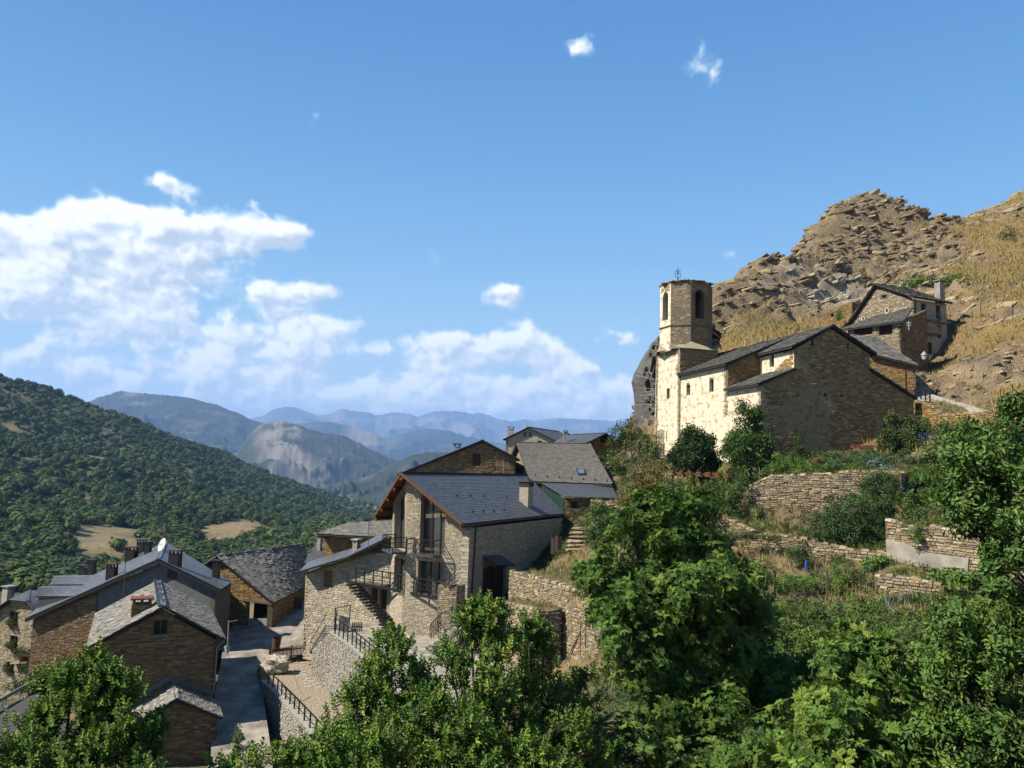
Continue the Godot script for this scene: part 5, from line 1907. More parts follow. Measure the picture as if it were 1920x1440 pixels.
func build_church() -> void:
	var g := bearing(75)
	var k := bearing(-15)
	var n := bearing(165)
	var gl := at(1427, 800, 70)
	var y0 := -2.0
	var t := thing("church", "old stone church with octagonal bell tower, plastered side and shaded gable", "church", flat(gl, 2))
	var p := func(x, y): return on_plane(x, y, gl, n)
	var q := func(x, y): return on_plane(x, y, gl, g)
	# gable end
	var low := rect(1657, 783, 1672, 803, gl, n)
	var slots := [rect(1521, 634, 1526, 649, gl, n), rect(1588, 641, 1592, 657, gl, n), rect(1540, 692, 1544, 697, gl, n), rect(1544, 738, 1551, 743, gl, n), rect(1576, 740, 1581, 745, gl, n)]
	var gab := [flat(gl, y0), flat(p.call(1713, 800), y0), p.call(1713, 748), p.call(1632, 697), p.call(1631, 665), p.call(1558, 616), p.call(1489, 655), p.call(1489, 694), p.call(1427, 722)]
	var w := wall(t, "gable_wall", gab, n, .6, M.old_render, [low] + slots)
	var patch := p.call(1510, 770) as Vector3
	stones(w, t, "church", 71, .08, .16, .2, .55, .05, 120, 1.0, .03, func(c):
		# old render still clings to the middle of the gable
		var v := Vector2((c - patch).dot(g) / 3.2, (c.y - patch.y) / 6.0)
		return v.length() + nz2.get_noise_2d(c.x * 3 + 9, c.y * 3) * 1.3 + rng.randf_range(-.35, .5) > .95 or c.y < patch.y - 4.5 and v.x > 0)
	var rn := MB.new()
	for h in slots:
		pane(t, "slot_shade", h, n, .4, M.dark)  # sheet whose dark colour stands for the unlit depth of the opening
	pane(t, "window", low, n, .3, M.dark)
	quoins(t, gl, n, -g, y0, (p.call(1427, 722) as Vector3).y - .2, "dry")
	# left side: low aisle, clerestory, tall far part
	var yl := p.call(1427, 722) as Vector3
	var a1 := q.call(1366, 760) as Vector3
	w = wall(t, "aisle_wall", [flat(gl, y0) + k * .03 - g * .015, flat(a1, y0) - g * .015, flat(a1, yl.y) - g * .015, flat(gl, yl.y) + k * .03 - g * .015], -g, .5, M.plaster)
	var ye := (q.call(1365, 685) as Vector3).y
	var a2 := q.call(1276, 760) as Vector3
	var wh := [rect(1287, 722, 1294, 741, gl, g), rect(1330, 712, 1338, 735, gl, g)]
	w = wall(t, "nave_wall", [flat(a1, y0), flat(a2, y0), flat(a2, ye), flat(a1, ye)], -g, .5, M.plaster, wh)
	stones(w, t, "dry", 78, .08, .16, .2, .5, .04, 60, 1.0, .03, func(c):
		return nz2.get_noise_2d(c.z * 2.2 + 50, c.y * 2.2) > .05 + .6 * clampf((c.z + 87.5) / 4.0, 0, 1) or c.z > a1.z - .75 and c.y > ye - 4.5 + nz2.get_noise_2d(c.y * 5, 1) * 3.0)
	for h in wh:
		pane(t, "window", h, -g, .3, M.dark_room_glass)
		var mw := MB.new()
		mw.bar(h[3] - g * .03 + k * -.15 + Vector3.UP * .1, h[2] - g * .03 + k * .15 + Vector3.UP * .1, .1, .2, g)
		part(mw, "lintel", M.wood_grey, t)
	# buttress piers in bare stone
	var cl := p.call(1489, 660) as Vector3
	var c1 := on_plane(1425, 680, cl, g)
	var cw := rect(1443, 659, 1451.5, 688, cl, g)
	w = wall(t, "clerestory_wall", [flat(cl, yl.y - 1.0) + k * .03 - g * .015, flat(c1, yl.y - 1.0) - g * .015, flat(c1, cl.y + .2) - g * .015, flat(cl, cl.y + .2) + k * .03 - g * .015], -g, .5, M.plaster, [cw])
	stones(w, t, "ochre", 72, .08, .16, .2, .5, .04, 0, 1.0, .03, func(c): return c.z > cl.z - 1.5 + nz2.get_noise_2d(c.y * 5, 3) * 2.5 or c.y < yl.y + .3 + nz2.get_noise_2d(c.z * 4, 7) * 1.6 and c.z > cl.z - 3.5)
	pane(t, "window", cw, -g, .25, M.dark_room_glass)
	var ret := on_plane(1365, 700, a1, n)
	w = wall(t, "return_wall", [flat(ret, yl.y - .5), flat(ret + g * 4.2, yl.y - .5), flat(ret + g * 4.2, ye + 2.2), flat(ret, ye)], n, .4, M.mortar_dark)
	stones(w, t, "ochre", 76, .08, .15, .25, .6, .05, 0)
	# roofs
	var apx := p.call(1558, 611) as Vector3 + n * .35
	var far := on_plane(1288, 694, apx, g)
	var ln := (far - apx).dot(k)
	var ced := p.call(1487, 651) as Vector3 + n * .35 - g * .35
	var lc := (c1 - cl).dot(k) + .35
	roof(t, "roof", ced + k * lc, ced, apx, apx + k * lc, "slate_church", 74, .16, .26, .42, .04)
	var e0 := flat(a1 - g * .45, ye + .1) + n * .3
	var e1 := flat(a2 - g * .45, ye + .1)
	roof(t, "roof", e1, e0, apx + k * (e0 - apx).dot(k), apx + k * ln, "slate_church", 82, .16, .26, .42, .04)
	var le0 := flat(gl - g * .5, yl.y + .05) + n * .35
	var le1 := flat(a1 - g * .5, yl.y + .05)
	var lt0 := p.call(1489, 691) as Vector3 + n * .35
	roof(t, "aisle_roof", le1, le0, lt0, lt0 + k * (le1 - lt0).dot(k), "slate_church", 73, .14, .26, .42, .04)
	var er := p.call(1634, 664) as Vector3 + n * .35 + g * .3
	roof(t, "roof", er, er + k * ln, apx + k * ln, apx, "slate_church", 78, .16, .27, .42, .04)
	var er2 := p.call(1716, 747) as Vector3 + n * .3
	var er3 := p.call(1630, 693) as Vector3 + n * .3
	roof(t, "aisle_roof", er2, er2 + k * 5, er3 + k * 5, er3, "slate_church", 74, .14, .27, .42, .04)
	core(t, [gl + g * .7 + k * .8, p.call(1700, 800) + k * .8, p.call(1700, 800) + k * 6, p.call(1632, 800) + k * 8, apx + k * ln, a2 + g * .7], y0, yl.y - .4, M.mortar_dark, "inner_wall")
	core(t, [cl + g * .7 + k * .8, p.call(1628, 700) + k * .8, p.call(1628, 700) + k * (ln - 1), a2 + g * 1.0, a1 + g * .8 + k * .6, c1 + g * .7], yl.y - 1, cl.y - .5, M.mortar_dark, "inner_wall")
	# side building with ochre wall
	var bn := bearing(200)
	var b0 := at(1632, 690, 83)
	var b1 := on_plane(1716, 740, b0, bn)
	var sb := thing("sacristy", "ochre stone building with grey slate roof attached to the church's right side", "building", flat(b0, 3))
	var b_t0 := on_plane(1628, 664, b0, bn)
	var b_t1 := on_plane(1717, 686, b0, bn)
	w = wall(sb, "front_wall", [flat(b0 - (b1 - b0).normalized() * 1.0, 2), flat(b1, 2), b_t1, b_t0], bn, .5, M.mortar)
	stones(w, sb, "ochre", 82, .08, .15, .22, .55, .055, 80)
	var sg := flat(b1 - b0).normalized()
	w = wall(sb, "side_wall", [flat(b1, 2), flat(b1 - bn * 7, 2), flat(b1 - bn * 7, b_t1.y), flat(b1, b_t1.y)], sg, .5, M.mortar)
	roof(sb, "roof", b_t0 + bn * .5, on_plane(1721, 685, b0 + bn * .5, bn), at(1640, 631, 93), at(1590, 628, 93), "slate_old", 86, .15, .26, .4, .035)
	core(sb, [b0 - bn * .7, b1 - bn * .7 - sg * .6, b1 - bn * 7 - sg * .6, b0 - bn * 7], 2, b_t1.y - .3, M.mortar_dark, "inner_wall")
	var cp := MB.new()
	cp.tube(on_plane(1697.5, 688, b0 + bn * .09, bn), on_plane(1698.5, 742, b0 + bn * .09, bn), .05, .05, 6)
	part(cp, "downpipe", M.rust, sb)
	# tower
	var tc := a2 + k * .2 # near left corner of the shaft
	var td := 5.9
	var tw := 4.5
	var ys := on_plane(1276, 654, tc, n).y
	var flare := 0.35
	var tb := rect(1250, 728, 1255.5, 748, tc, g)
	var tb2 := rect(1249, 808, 1250.6, 828, tc, g)
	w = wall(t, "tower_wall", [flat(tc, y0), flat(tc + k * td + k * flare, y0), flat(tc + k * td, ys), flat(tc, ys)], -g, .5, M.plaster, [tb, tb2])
	stones(w, t, "dry", 90, .09, .16, .2, .5, .04, 30, 1.0, .03, func(c):
		var s: float = (c - tc).dot(k)
		return s < .5 + nz2.get_noise_2d(c.y * 4, 2) * 1.2 or s > td - .35 + nz2.get_noise_2d(c.y * 4, 8) * .8 or c.y > ys - .5 + nz2.get_noise_2d(c.z * 4, 5) * .6 or absf(s - 4.4) < .9 and absf(c.y - 3.6) < 1.3)
	pane(t, "window", tb, -g, .25, M.dark_room_glass)
	pane(t, "slot_shade", tb2, -g, .25, M.dark)
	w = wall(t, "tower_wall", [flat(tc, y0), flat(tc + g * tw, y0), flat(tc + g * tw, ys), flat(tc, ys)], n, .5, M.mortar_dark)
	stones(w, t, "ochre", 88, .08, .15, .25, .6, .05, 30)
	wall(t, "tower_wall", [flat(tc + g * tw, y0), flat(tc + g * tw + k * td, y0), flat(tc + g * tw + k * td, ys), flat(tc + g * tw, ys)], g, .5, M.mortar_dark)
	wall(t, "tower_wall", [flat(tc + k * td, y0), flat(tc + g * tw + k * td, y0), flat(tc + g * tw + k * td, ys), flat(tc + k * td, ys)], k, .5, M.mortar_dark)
	var mb := MB.new()
	mb.prism(PackedVector3Array([flat(tc - g * .07 + n * .07, ys), flat(tc + g * (tw + .05) + n * .07, ys), flat(tc + g * (tw + .1) + k * (td + .1), ys), flat(tc - g * .12 + k * (td + .1), ys)]), Vector3.UP * .14)
	part(mb, "cornice", M.mortar, t)
	var oc := tc + k * 2.75 + g * 2.1
	var rad := 2.9
	var yt := on_plane(1290, 538, oc, n).y
	var ym := ys + (yt - ys) * .36
	# weathered skirt between the square shaft and the octagon
	mb = MB.new()
	var sq := [tc, tc + g * tw, tc + g * tw + k * td, tc + k * td]
	for i in 8:
		var b_a := 272.0 - 45.0 * i
		var v0 := oc + bearing(b_a) * rad
		var v1 := oc + bearing(b_a - 45.0) * rad
		var c0: Vector3 = sq[0]
		for c in sq:
			if flat(c - (v0 + v1) / 2).length() < flat(c0 - (v0 + v1) / 2).length():
				c0 = c
		mb.tri(flat(v0, ys + .6), flat(v1, ys + .6), flat(c0, ys + .1), (flat(v0 + v1) / 2 - flat(oc)).normalized() * .7 + Vector3.UP * .7)
		mb.tri(flat(v0, ys + .9), flat(oc + bearing(b_a) * rad * 1.1, ys + .1), flat(c0, ys + .1), (bearing(b_a) + Vector3.UP).normalized())
		mb.tri(flat(v1, ys + .9), flat(oc + bearing(b_a - 45) * rad * 1.1, ys + .1), flat(c0, ys + .1), (bearing(b_a - 45) + Vector3.UP).normalized())
	part(mb, "skirt", M.mortar_pale, t)
	for i in 8:
		var b_a := 272.0 - 45.0 * i
		var v0 := oc + bearing(b_a) * rad
		var v1 := oc + bearing(b_a - 45.0) * rad
		var fn := bearing(b_a - 22.5)
		var fu := flat(v1 - v0).normalized()
		var holes := []
		var fmid := (v0 + v1) / 2
		if i % 2 == 0:
			holes.append(arch(fmid, fu, .56, ys + (yt - ys) * .46, ys + (yt - ys) * .88))
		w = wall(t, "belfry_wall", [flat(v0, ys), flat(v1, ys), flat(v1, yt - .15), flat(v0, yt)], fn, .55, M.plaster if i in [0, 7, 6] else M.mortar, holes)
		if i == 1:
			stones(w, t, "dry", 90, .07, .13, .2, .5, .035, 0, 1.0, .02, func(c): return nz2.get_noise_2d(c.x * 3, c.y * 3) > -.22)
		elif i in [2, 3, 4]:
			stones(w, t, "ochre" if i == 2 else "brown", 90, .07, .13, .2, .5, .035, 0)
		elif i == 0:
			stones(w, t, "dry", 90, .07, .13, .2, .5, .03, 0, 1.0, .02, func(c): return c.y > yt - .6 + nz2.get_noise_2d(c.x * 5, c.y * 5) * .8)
		mb = MB.new()
		mb.bar(flat(v0, ym) + fn * .03, flat(v1, ym) + fn * .03, .16, .12, fn)
		part(mb, "string_course", M.mortar_dark, t)
	mb = MB.new()
	for i in 8:
		var b_a := 272.0 - 45.0 * i
		mb.tri(flat(oc + bearing(b_a) * rad * 1.0, yt - .03), flat(oc + bearing(b_a - 45) * rad * 1.0, yt - .03), flat(oc, yt + .35), (bearing(b_a - 22.5) * .2 + Vector3.UP).normalized())
		mb.tri(flat(oc + bearing(b_a) * rad * 1.0, yt - .2), flat(oc + bearing(b_a - 45) * rad * 1.0, yt - .2), flat(oc, yt - .2), Vector3.DOWN)
		mb.quad(flat(oc + bearing(b_a) * rad * 1.0, yt - .03), flat(oc + bearing(b_a - 45) * rad * 1.0, yt - .03), flat(oc + bearing(b_a - 45) * rad * 1.0, yt - .2), flat(oc + bearing(b_a) * rad * 1.0, yt - .2), bearing(b_a - 22.5))
	var cap := part(mb, "tower_roof", M.mortar_pale, t)
	var pl := []
	var tn := []
	for i in 190:
		var a := rng.randf() * 360.0
		var rr := rad * sqrt(rng.randf_range(.5, .98))
		var pos := flat(oc + bearing(a) * rr, yt + .36 * (1.0 - rr / rad) + rng.randf_range(0, .1))
		pl.append(Transform3D(Basis(Vector3.UP, rng.randf() * TAU) * Basis(Vector3(1, 0, 0), rng.randf_range(-.15, .15)).scaled(Vector3(rng.randf_range(.3, .6), rng.randf_range(.05, .11), rng.randf_range(.3, .5))), pos))
		tn.append(vary(PAL["dry"][rng.randi() % 6], .2))
	many(stone_meshes[0], M.stone, pl, tn, "cap_stones", cap)
	var cx := thing("iron_cross", "wrought iron cross standing on the bell tower", "cross", flat(oc, yt + .3))
	var cb := on_plane(1271, 532, oc, n)
	mb = MB.new()
	var ct := cb + Vector3.UP * 1.75
	mb.bar(cb - Vector3.UP * .3, ct + Vector3.UP * .1, .06, .06)
	mb.bar(cb + Vector3.UP * 1.15 - g * .42, cb + Vector3.UP * 1.15 + g * .42, .05, .05)
	mb.bar(cb - Vector3.UP * .2, cb + Vector3.UP * .6, .11, .11)
	part(mb, "shaft", M.black, cx)
	mb = MB.new()
	for i in 10:
		var a0 := TAU * i / 10.0
		var a9 := TAU * (i + 1) / 10.0
		var m := cb + Vector3.UP * 1.42
		mb.bar(m + (g * cos(a0) + Vector3.UP * sin(a0)) * .14, m + (g * cos(a9) + Vector3.UP * sin(a9)) * .14, .035, .035)
	for s in [-1, 1]:
		mb.bar(cb + Vector3.UP * .75 + g * s * .3, cb + Vector3.UP * 1.05 + g * s * .34, .04, .04)
		mb.bar(cb + Vector3.UP * .75 + g * s * .3, cb + Vector3.UP * .72 + g * s * .06, .04, .04)
		mb.bar(cb + Vector3.UP * 1.3 + g * s * .22, cb + Vector3.UP * 1.55 + g * s * .3, .035, .035)
	part(mb, "scrollwork", M.black, cx)

func far_village() -> void: # small houses on the valley floor beyond the wooded slope
	var looks := ["grey roofed far house at the valley bottom", "pale far house with dark roof in the valley village", "long low far house in the valley village"]
	for q in [[668, 946, 8, 0], [684, 942, 7, 1], [697, 946, 9, 2], [708, 941, 7, 1], [716, 947, 8, 0], [660, 941, 6, 1], [690, 951, 8, 2], [676, 952, 7, 0], [704, 953, 6, 1]]:
		var v := ray(q[0], q[1])
		var d := 1200.0
		while d < 3200.0 and v.y * d > slope.y(v.x * d, v.z * d) + 4.0:
			d += 10.0
		var o := v * d
		o.y = slope.y(o.x, o.z)
		var w: float = q[2] * d / FOC * .5
		var t := thing("village_house", looks[q[3]], "house", o, "far houses in the valley")
		var g := bearing(80 + 25 * q[3])
		var k := g.cross(Vector3.UP)
		var mb := MB.new()
		mb.box(o + Vector3.UP * 2.5, g * w, Vector3.UP * 3.5, k * w * .6)
		part(mb, "wall", M.cream if q[3] == 1 else M.mortar, t)
		mb = MB.new()
		var r0 := o + Vector3.UP * 9.0 - g * w * 1.08
		var r1 := o + Vector3.UP * 9.0 + g * w * 1.08
		for s in [-1, 1]:
			var e0: Vector3 = o + Vector3.UP * 5.6 - g * w * 1.08 + k * w * .75 * s
			var e1: Vector3 = o + Vector3.UP * 5.6 + g * w * 1.08 + k * w * .75 * s
			mb.quad(e0, e1, r1, r0, (k * s + Vector3.UP).normalized())
		mb.tri(r0, o + Vector3.UP * 5.6 - g * w * 1.08 + k * w * .75, o + Vector3.UP * 5.6 - g * w * 1.08 - k * w * .75, -g)
		mb.tri(r1, o + Vector3.UP * 5.6 + g * w * 1.08 + k * w * .75, o + Vector3.UP * 5.6 + g * w * 1.08 - k * w * .75, g)
		part(mb, "roof", M.zinc, t)

# ---------- retaining walls, terraces, road ----------
func dry_wall(label: String, called: String, a: Array, b: Array, tops: Array, y0: float, pal: String, mat: Material, size := 1.0, cap := 300, cope := false, rough := .05, fill := 0.0) -> Node3D:
	# a, b: [px, py, d] of two points on the wall face; tops: pixels along the top, left to right
	var p0 := at(a[0], a[1], a[2])
	var p1 := at(b[0], b[1], b[2])
	var n := flat(p1 - p0).normalized().cross(Vector3.UP).normalized()
	if n.dot(flat(p0 + p1)) > 0:
		n = -n
	var pts := []
	for q in tops:
		pts.append(on_plane(q[0], q[1], p0, n))
	var l: Vector3 = pts[0]
	var r: Vector3 = pts[-1]
	var t := thing(called, label, "wall", flat((l + r) / 2, y0))
	var poly := [flat(l, y0), flat(r, y0)]
	for k in pts.size():
		poly.append(pts[pts.size() - 1 - k])
	var w := wall(t, "backing", poly, n, .6, mat)
	stones(w, t, pal, (a[2] + b[2]) / 2, .06 * size, .15 * size, .14 * size, .5 * size, .10, cap, 1.0, rough * 1.6)
	for k in pts.size() - 1:
		var mb := MB.new()
		var u := (pts[k + 1] - pts[k]) as Vector3
		if cope:
			mb.box((pts[k] + pts[k + 1]) / 2 - n * .25 + Vector3.UP * .06, u * .5, Vector3.UP * .07, n * .38)
			part(mb, "coping", M.concrete_pale, t)
		else:
			var len := u.length()
			var x := 0.0
			while x < len:
				var sw := rng.randf_range(.16, .45)
				if rng.randf() < .25:
					x += sw * .7
					continue
				var o := MeshInstance3D.new()
				o.mesh = stone_meshes[rng.randi() % 4]
				o.name = "cap_stone"
				o.material_override = tinted("stone", PAL[pal][rng.randi() % PAL[pal].size()])
				o.transform = Transform3D(Basis(u.normalized() * sw, n * rng.randf_range(.3, .5), Vector3.UP * rng.randf_range(.06, .16)), pts[k] + u * ((x + sw / 2) / len) - n * .2 - t.position)
				t.add_child(o, true)
				x += sw + .02
	if fill > 0: # returns at both ends
		var uu := flat(r - l).normalized()
		for q in [[r, uu], [l, -uu]]:
			var e: Vector3 = q[0]
			var rw := wall(t, "end_wall", [flat(e, y0) - n * .05, flat(e - n * (fill + .3), y0), e - n * (fill + .3), e - n * .05], q[1], .3, mat)
			stones(rw, t, pal, (a[2] + b[2]) / 2, .06 * size, .15 * size, .14 * size, .5 * size, .08, 20, 1.0, rough)
	if fill > 0: # the terrace of earth that the wall holds up
		var mb := MB.new()
		mb.col = Color(.27, .21, .125)
		for k in pts.size() - 1:
			var f0: Vector3 = pts[k] - n * .3 - Vector3.UP * .12
			var f1: Vector3 = pts[k + 1] - n * .3 - Vector3.UP * .12
			var g0 := f0 - n * fill + Vector3.UP * .25
			var g1 := f1 - n * fill + Vector3.UP * .25
			mb.quad(f0, f1, g1, g0, Vector3.UP)
			beds.append([f0, f1, g1, g0])
			mb.quad(g0, g1, g1 - Vector3.UP * 4, g0 - Vector3.UP * 4, -n)
			if k == 0:
				mb.quad(f0, g0, g0 - Vector3.UP * 4, f0 - Vector3.UP * 4)
			if k == pts.size() - 2:
				mb.quad(f1, g1, g1 - Vector3.UP * 4, f1 - Vector3.UP * 4)
		solo(mb, "terrace", M.ground, "", "", "structure")
	return t

var beds := [] # level ground behind the terrace walls

func slab(called: String, pts: Array, depth: float, mat: Material) -> void:
	var mb := MB.new()
	var q := PackedVector3Array()
	for p in pts:
		q.append(p - Vector3.UP * depth)
	mb.prism(q, Vector3.UP * depth)
	solo(mb, called, mat, "", "", "structure")

func ribbon(called: String, pairs: Array, mat: Material, lift := 0.0) -> void:
	var mb := MB.new()
	for k in pairs.size() - 1:
		var n := 4
		for i in n:
			var f0 := float(i) / n
			var f1 := float(i + 1) / n
			mb.quad(pairs[k][0].lerp(pairs[k + 1][0], f0) + Vector3.UP * lift, pairs[k][0].lerp(pairs[k + 1][0], f1) + Vector3.UP * lift, pairs[k][1].lerp(pairs[k + 1][1], f1) + Vector3.UP * lift, pairs[k][1].lerp(pairs[k + 1][1], f0) + Vector3.UP * lift, Vector3.UP)
			for s in [0, 1]: # kerb edge down into the ground
				var a: Vector3 = pairs[k][s].lerp(pairs[k + 1][s], f0)
				var b: Vector3 = pairs[k][s].lerp(pairs[k + 1][s], f1)
				var o: Vector3 = (pairs[k][s] - pairs[k][1 - s]).normalized()
				mb.quad(a + Vector3.UP * lift, b + Vector3.UP * lift, b - Vector3.UP * 1.5, a - Vector3.UP * 1.5, o)
	solo(mb, called, mat, "", "", "structure")

func build_walls() -> void:
	var lv := func(x, y, h): return on_level(x, y, h)
	# lane between the houses
	ribbon("lane", [[lv.call(330, 1520, -19.0), lv.call(500, 1520, -19.0)], [lv.call(395, 1430, -18.4), lv.call(512, 1430, -18.4)], [lv.call(398, 1350, -17.6), lv.call(500, 1350, -17.6)], [lv.call(405, 1290, -17.0), lv.call(492, 1290, -17.0)], [lv.call(415, 1235, -16.3), lv.call(512, 1243, -16.45)], [lv.call(420, 1195, -15.9), lv.call(600, 1218, -15.8)], [lv.call(440, 1172, -15.5), lv.call(612, 1190, -15.3)], [lv.call(505, 1158, -15.2), lv.call(580, 1160, -15.0)], [lv.call(545, 1125, -14.6), lv.call(585, 1128, -14.4)], [lv.call(560, 1100, -14.2), lv.call(592, 1102, -14.0)]], M.road)
	ribbon("side_street", [[lv.call(-160, 1390, -19.5), lv.call(-60, 1500, -19.7)], [lv.call(-20, 1335, -19.2), lv.call(55, 1420, -19.4)], [lv.call(70, 1300, -19.0), lv.call(200, 1400, -19.2)]], M.asphalt)
	# lower yard with stepping stones
	var y1 := -16.5
	slab("lower_yard", [lv.call(503, 1277, y1), lv.call(503, 1243, y1), lv.call(612, 1232, y1), lv.call(660, 1285, y1), lv.call(770, 1410, y1), lv.call(650, 1430, y1), lv.call(572, 1338, y1)], 3.2, M.earth)
	var y2 := -12.2
	slab("upper_yard", [lv.call(636, 1184, y2), lv.call(612, 1166, y2), lv.call(735, 1150, y2), lv.call(880, 1160, y2), lv.call(960, 1260, y2), lv.call(880, 1320, y2), lv.call(790, 1300, y2)], 4.6, M.concrete)
	var w := dry_wall("grey stone retaining wall with concrete coping holding up the house yard", "retaining_wall", [622, 1186, 60.38], [770, 1310, 44.17], [[620, 1185], [660, 1213], [700, 1248], [770, 1305]], -17.4, "grey", M.mortar_grey, .75, 300, true, .04)
	var ta: Vector3 = lv.call(622, 1187, y2)
	var wn := flat(ta - lv.call(590, 1180, y2)).normalized()
	w = dry_wall("grey stone lane wall with sloping concrete coping below the lower yard", "retaining_wall", [492, 1281, 62.49], [600, 1390, 50.16], [[491, 1278], [520, 1303], [560, 1345], [605, 1396]], -20.5, "grey", M.mortar_grey, .75, 300, true, .04)
	dry_wall("short rough wall end where lane meets the boulder", "retaining_wall", [484, 1250, 65.9], [492, 1279, 62.5], [[484, 1250], [492, 1279]], -18.5, "ochre", M.mortar_dark, 1.0, 40)
	dry_wall("grey wall return between picket fence and upper yard", "retaining_wall", [586, 1222, 65.2], [622, 1188, 60.38], [[586, 1222], [600, 1206], [622, 1188]], -17.4, "grey", M.mortar_grey, .6, 80, false, .05)
	# stepping stones
	for q in [[556, 1243], [566, 1243], [555, 1248], [566, 1249], [556, 1253], [566, 1255], [557, 1258], [568, 1260], [556, 1263], [568, 1265], [559, 1269], [572, 1268], [565, 1272], [578, 1273], [573, 1277], [584, 1278], [575, 1282], [591, 1283], [578, 1288], [600, 1289]]:
		var p: Vector3 = lv.call(q[0], q[1], y1)
		var mb := MB.new()
		var r := rng.randf_range(.20, .32)
		var ring := PackedVector3Array()
		for k in 8:
			var a := TAU * k / 8.0
			ring.append(p + Vector3(cos(a) * r * rng.randf_range(.8, 1.25), -.04, sin(a) * r * rng.randf_range(.6, 1.0)))
		mb.prism(ring, Vector3.UP * .075)
		solo(mb, "stepping_stone", tinted("stone", Color(.47, .42, .33)), "flat pale stepping stone set in the earth of the lower yard", "stone", "", "stepping stones in the lower yard")
	# slope right of the tall house
	dry_wall("sunlit dry stone wall beside the tall house doorway", "retaining_wall", [957, 1100, 57], [1110, 1160, 48], [[955, 1072], [985, 1079], [1030, 1090], [1075, 1108], [1130, 1128]], -13.5, "dry", M.mortar_dark, 1.1, 300, false, .05, 6.0)
	dry_wall("lower dry stone step wall below the doorway with flat ledge", "retaining_wall", [936, 1160, 55], [1012, 1180, 49.5], [[936, 1128], [975, 1136], [1010, 1147]], -13.5, "dry", M.mortar_dark, 1.1, 200, false, .05, 1.3)
	dry_wall("end wall of the yard behind the bushy young trees", "retaining_wall", [875, 1170, 57.5], [935, 1165, 55], [[870, 1150], [905, 1142], [938, 1130]], -13.2, "tan", M.mortar, 1.0, 60)
	# garden terraces under the church
	dry_wall("tall dry stone terrace wall with a small slit below the churchyard", "terrace_wall", [1410, 940, 60], [1600, 930, 56.5], [[1404, 912], [1425, 902], [1445, 893], [1500, 891], [1550, 888], [1610, 884], [1690, 886]], -4.6, "dry", M.mortar_dark, 1.15, 300, false, .05, 7.5)
	dry_wall("middle dry stone terrace wall beneath the dark ivy", "terrace_wall", [1370, 1040, 53], [1580, 1050, 49], [[1340, 985], [1375, 1000], [1410, 1003], [1460, 1004], [1510, 1012], [1590, 1030], [1685, 1040]], -7.6, "dry", M.mortar_dark, 1.15, 300, false, .05, 6.0)
	var cw := dry_wall("right hand terrace wall with a smooth concrete panel below the walnut", "terrace_wall", [1690, 1030, 47], [1930, 1060, 40.5], [[1660, 975], [1700, 985], [1750, 988], [1810, 1000], [1870, 1012], [1960, 1030]], -7.0, "dry", M.mortar_dark, 1.15, 300, false, .05, 8.0)
	var cp0 := at(1690, 1030, 47)
	var cn := flat(at(1930, 1060, 40.5) - cp0).normalized().cross(Vector3.UP).normalized()
	if cn.z < 0:
		cn = -cn
	var mb := MB.new()
	mb.prism(PackedVector3Array([on_plane(1664, 1064, cp0 + cn * .08, cn), on_plane(1815, 1078, cp0 + cn * .08, cn), on_plane(1818, 1047, cp0 + cn * .08, cn), on_plane(1740, 1036, cp0 + cn * .08, cn), on_plane(1700, 1020, cp0 + cn * .08, cn), on_plane(1664, 1010, cp0 + cn * .08, cn)]), cn * .08)
	part(mb, "concrete_panel", M.concrete, cw)
	dry_wall("low rubble wall among the vegetable beds", "terrace_wall", [1630, 1090, 43.5], [1770, 1110, 41], [[1640, 1080], [1680, 1082], [1720, 1088], [1770, 1100]], -7.2, "dry", M.mortar_dark, 1.1, 120, false, .05, 3.0)
	dry_wall("rough stone wall holding the pale track beside the church", "retaining_wall", [1716, 790, 75], [1930, 830, 63], [[1716, 752], [1752, 764], [1762, 778], [1830, 775], [1880, 780], [1960, 800]], .0, "ochre", M.mortar_dark, 1.3, 200, false, .05, 3.0)
	dry_wall("small rubble wall beside the annex under green shrubs", "terrace_wall", [1110, 955, 72], [1170, 962, 68], [[1108, 938], [1130, 943], [1172, 956]], -6.2, "dry", M.mortar_dark, 1.2, 80, false, .05, 3.0)
	dry_wall("broken rubble bank above the leafy tree", "terrace_wall", [1345, 985, 56], [1400, 1000, 53.5], [[1335, 962], [1360, 972], [1410, 996]], -6.4, "dry", M.mortar_dark, 1.3, 60)
	# the pale track
	ribbon("track", [[at(1690, 722, 90), at(1690, 742, 86)], [at(1717, 729, 86), at(1716, 749, 81.5)], [at(1750, 742, 82), at(1752, 763, 77)], [at(1800, 757, 78.5), at(1790, 775, 73.5)], [at(1852, 770, 74.5), at(1850, 778, 71)], [at(1930, 790, 70), at(1930, 800, 66)]], M.track, .12)

# ---------- stairs, rails, street things ----------
func rail_thing(label: String, path: Array, h: float, step: float, mids := 2, r := .022) -> void:
	var t := thing("railing", label, "railing", path[0])
	var o := Node3D.new()
	o.name = "rails"
	for k in path.size() - 1:
		var a: Vector3 = path[k]
		var b: Vector3 = path[k + 1]
		var n := maxi(1, int(round(a.distance_to(b) / step)))
		for i in n + (1 if k == path.size() - 2 else 0):
			var p := a.lerp(b, float(i) / n)
			var mp := MB.new()
			mp.bar(p - Vector3.UP * .1, p + Vector3.UP * h, r * 2.4, r * 3.2)
			part(mp, "post", M.black, t)
		for m in mids + 1:
			var mr := MB.new()
			var y := h * (1.0 - float(m) / (mids + 1)) - .04
			mr.bar(a + Vector3.UP * y, b + Vector3.UP * y, r * (1.8 if m == 0 else 1.0), r * (1.8 if m == 0 else 1.0))
			part(mr, "rail", M.black, t)

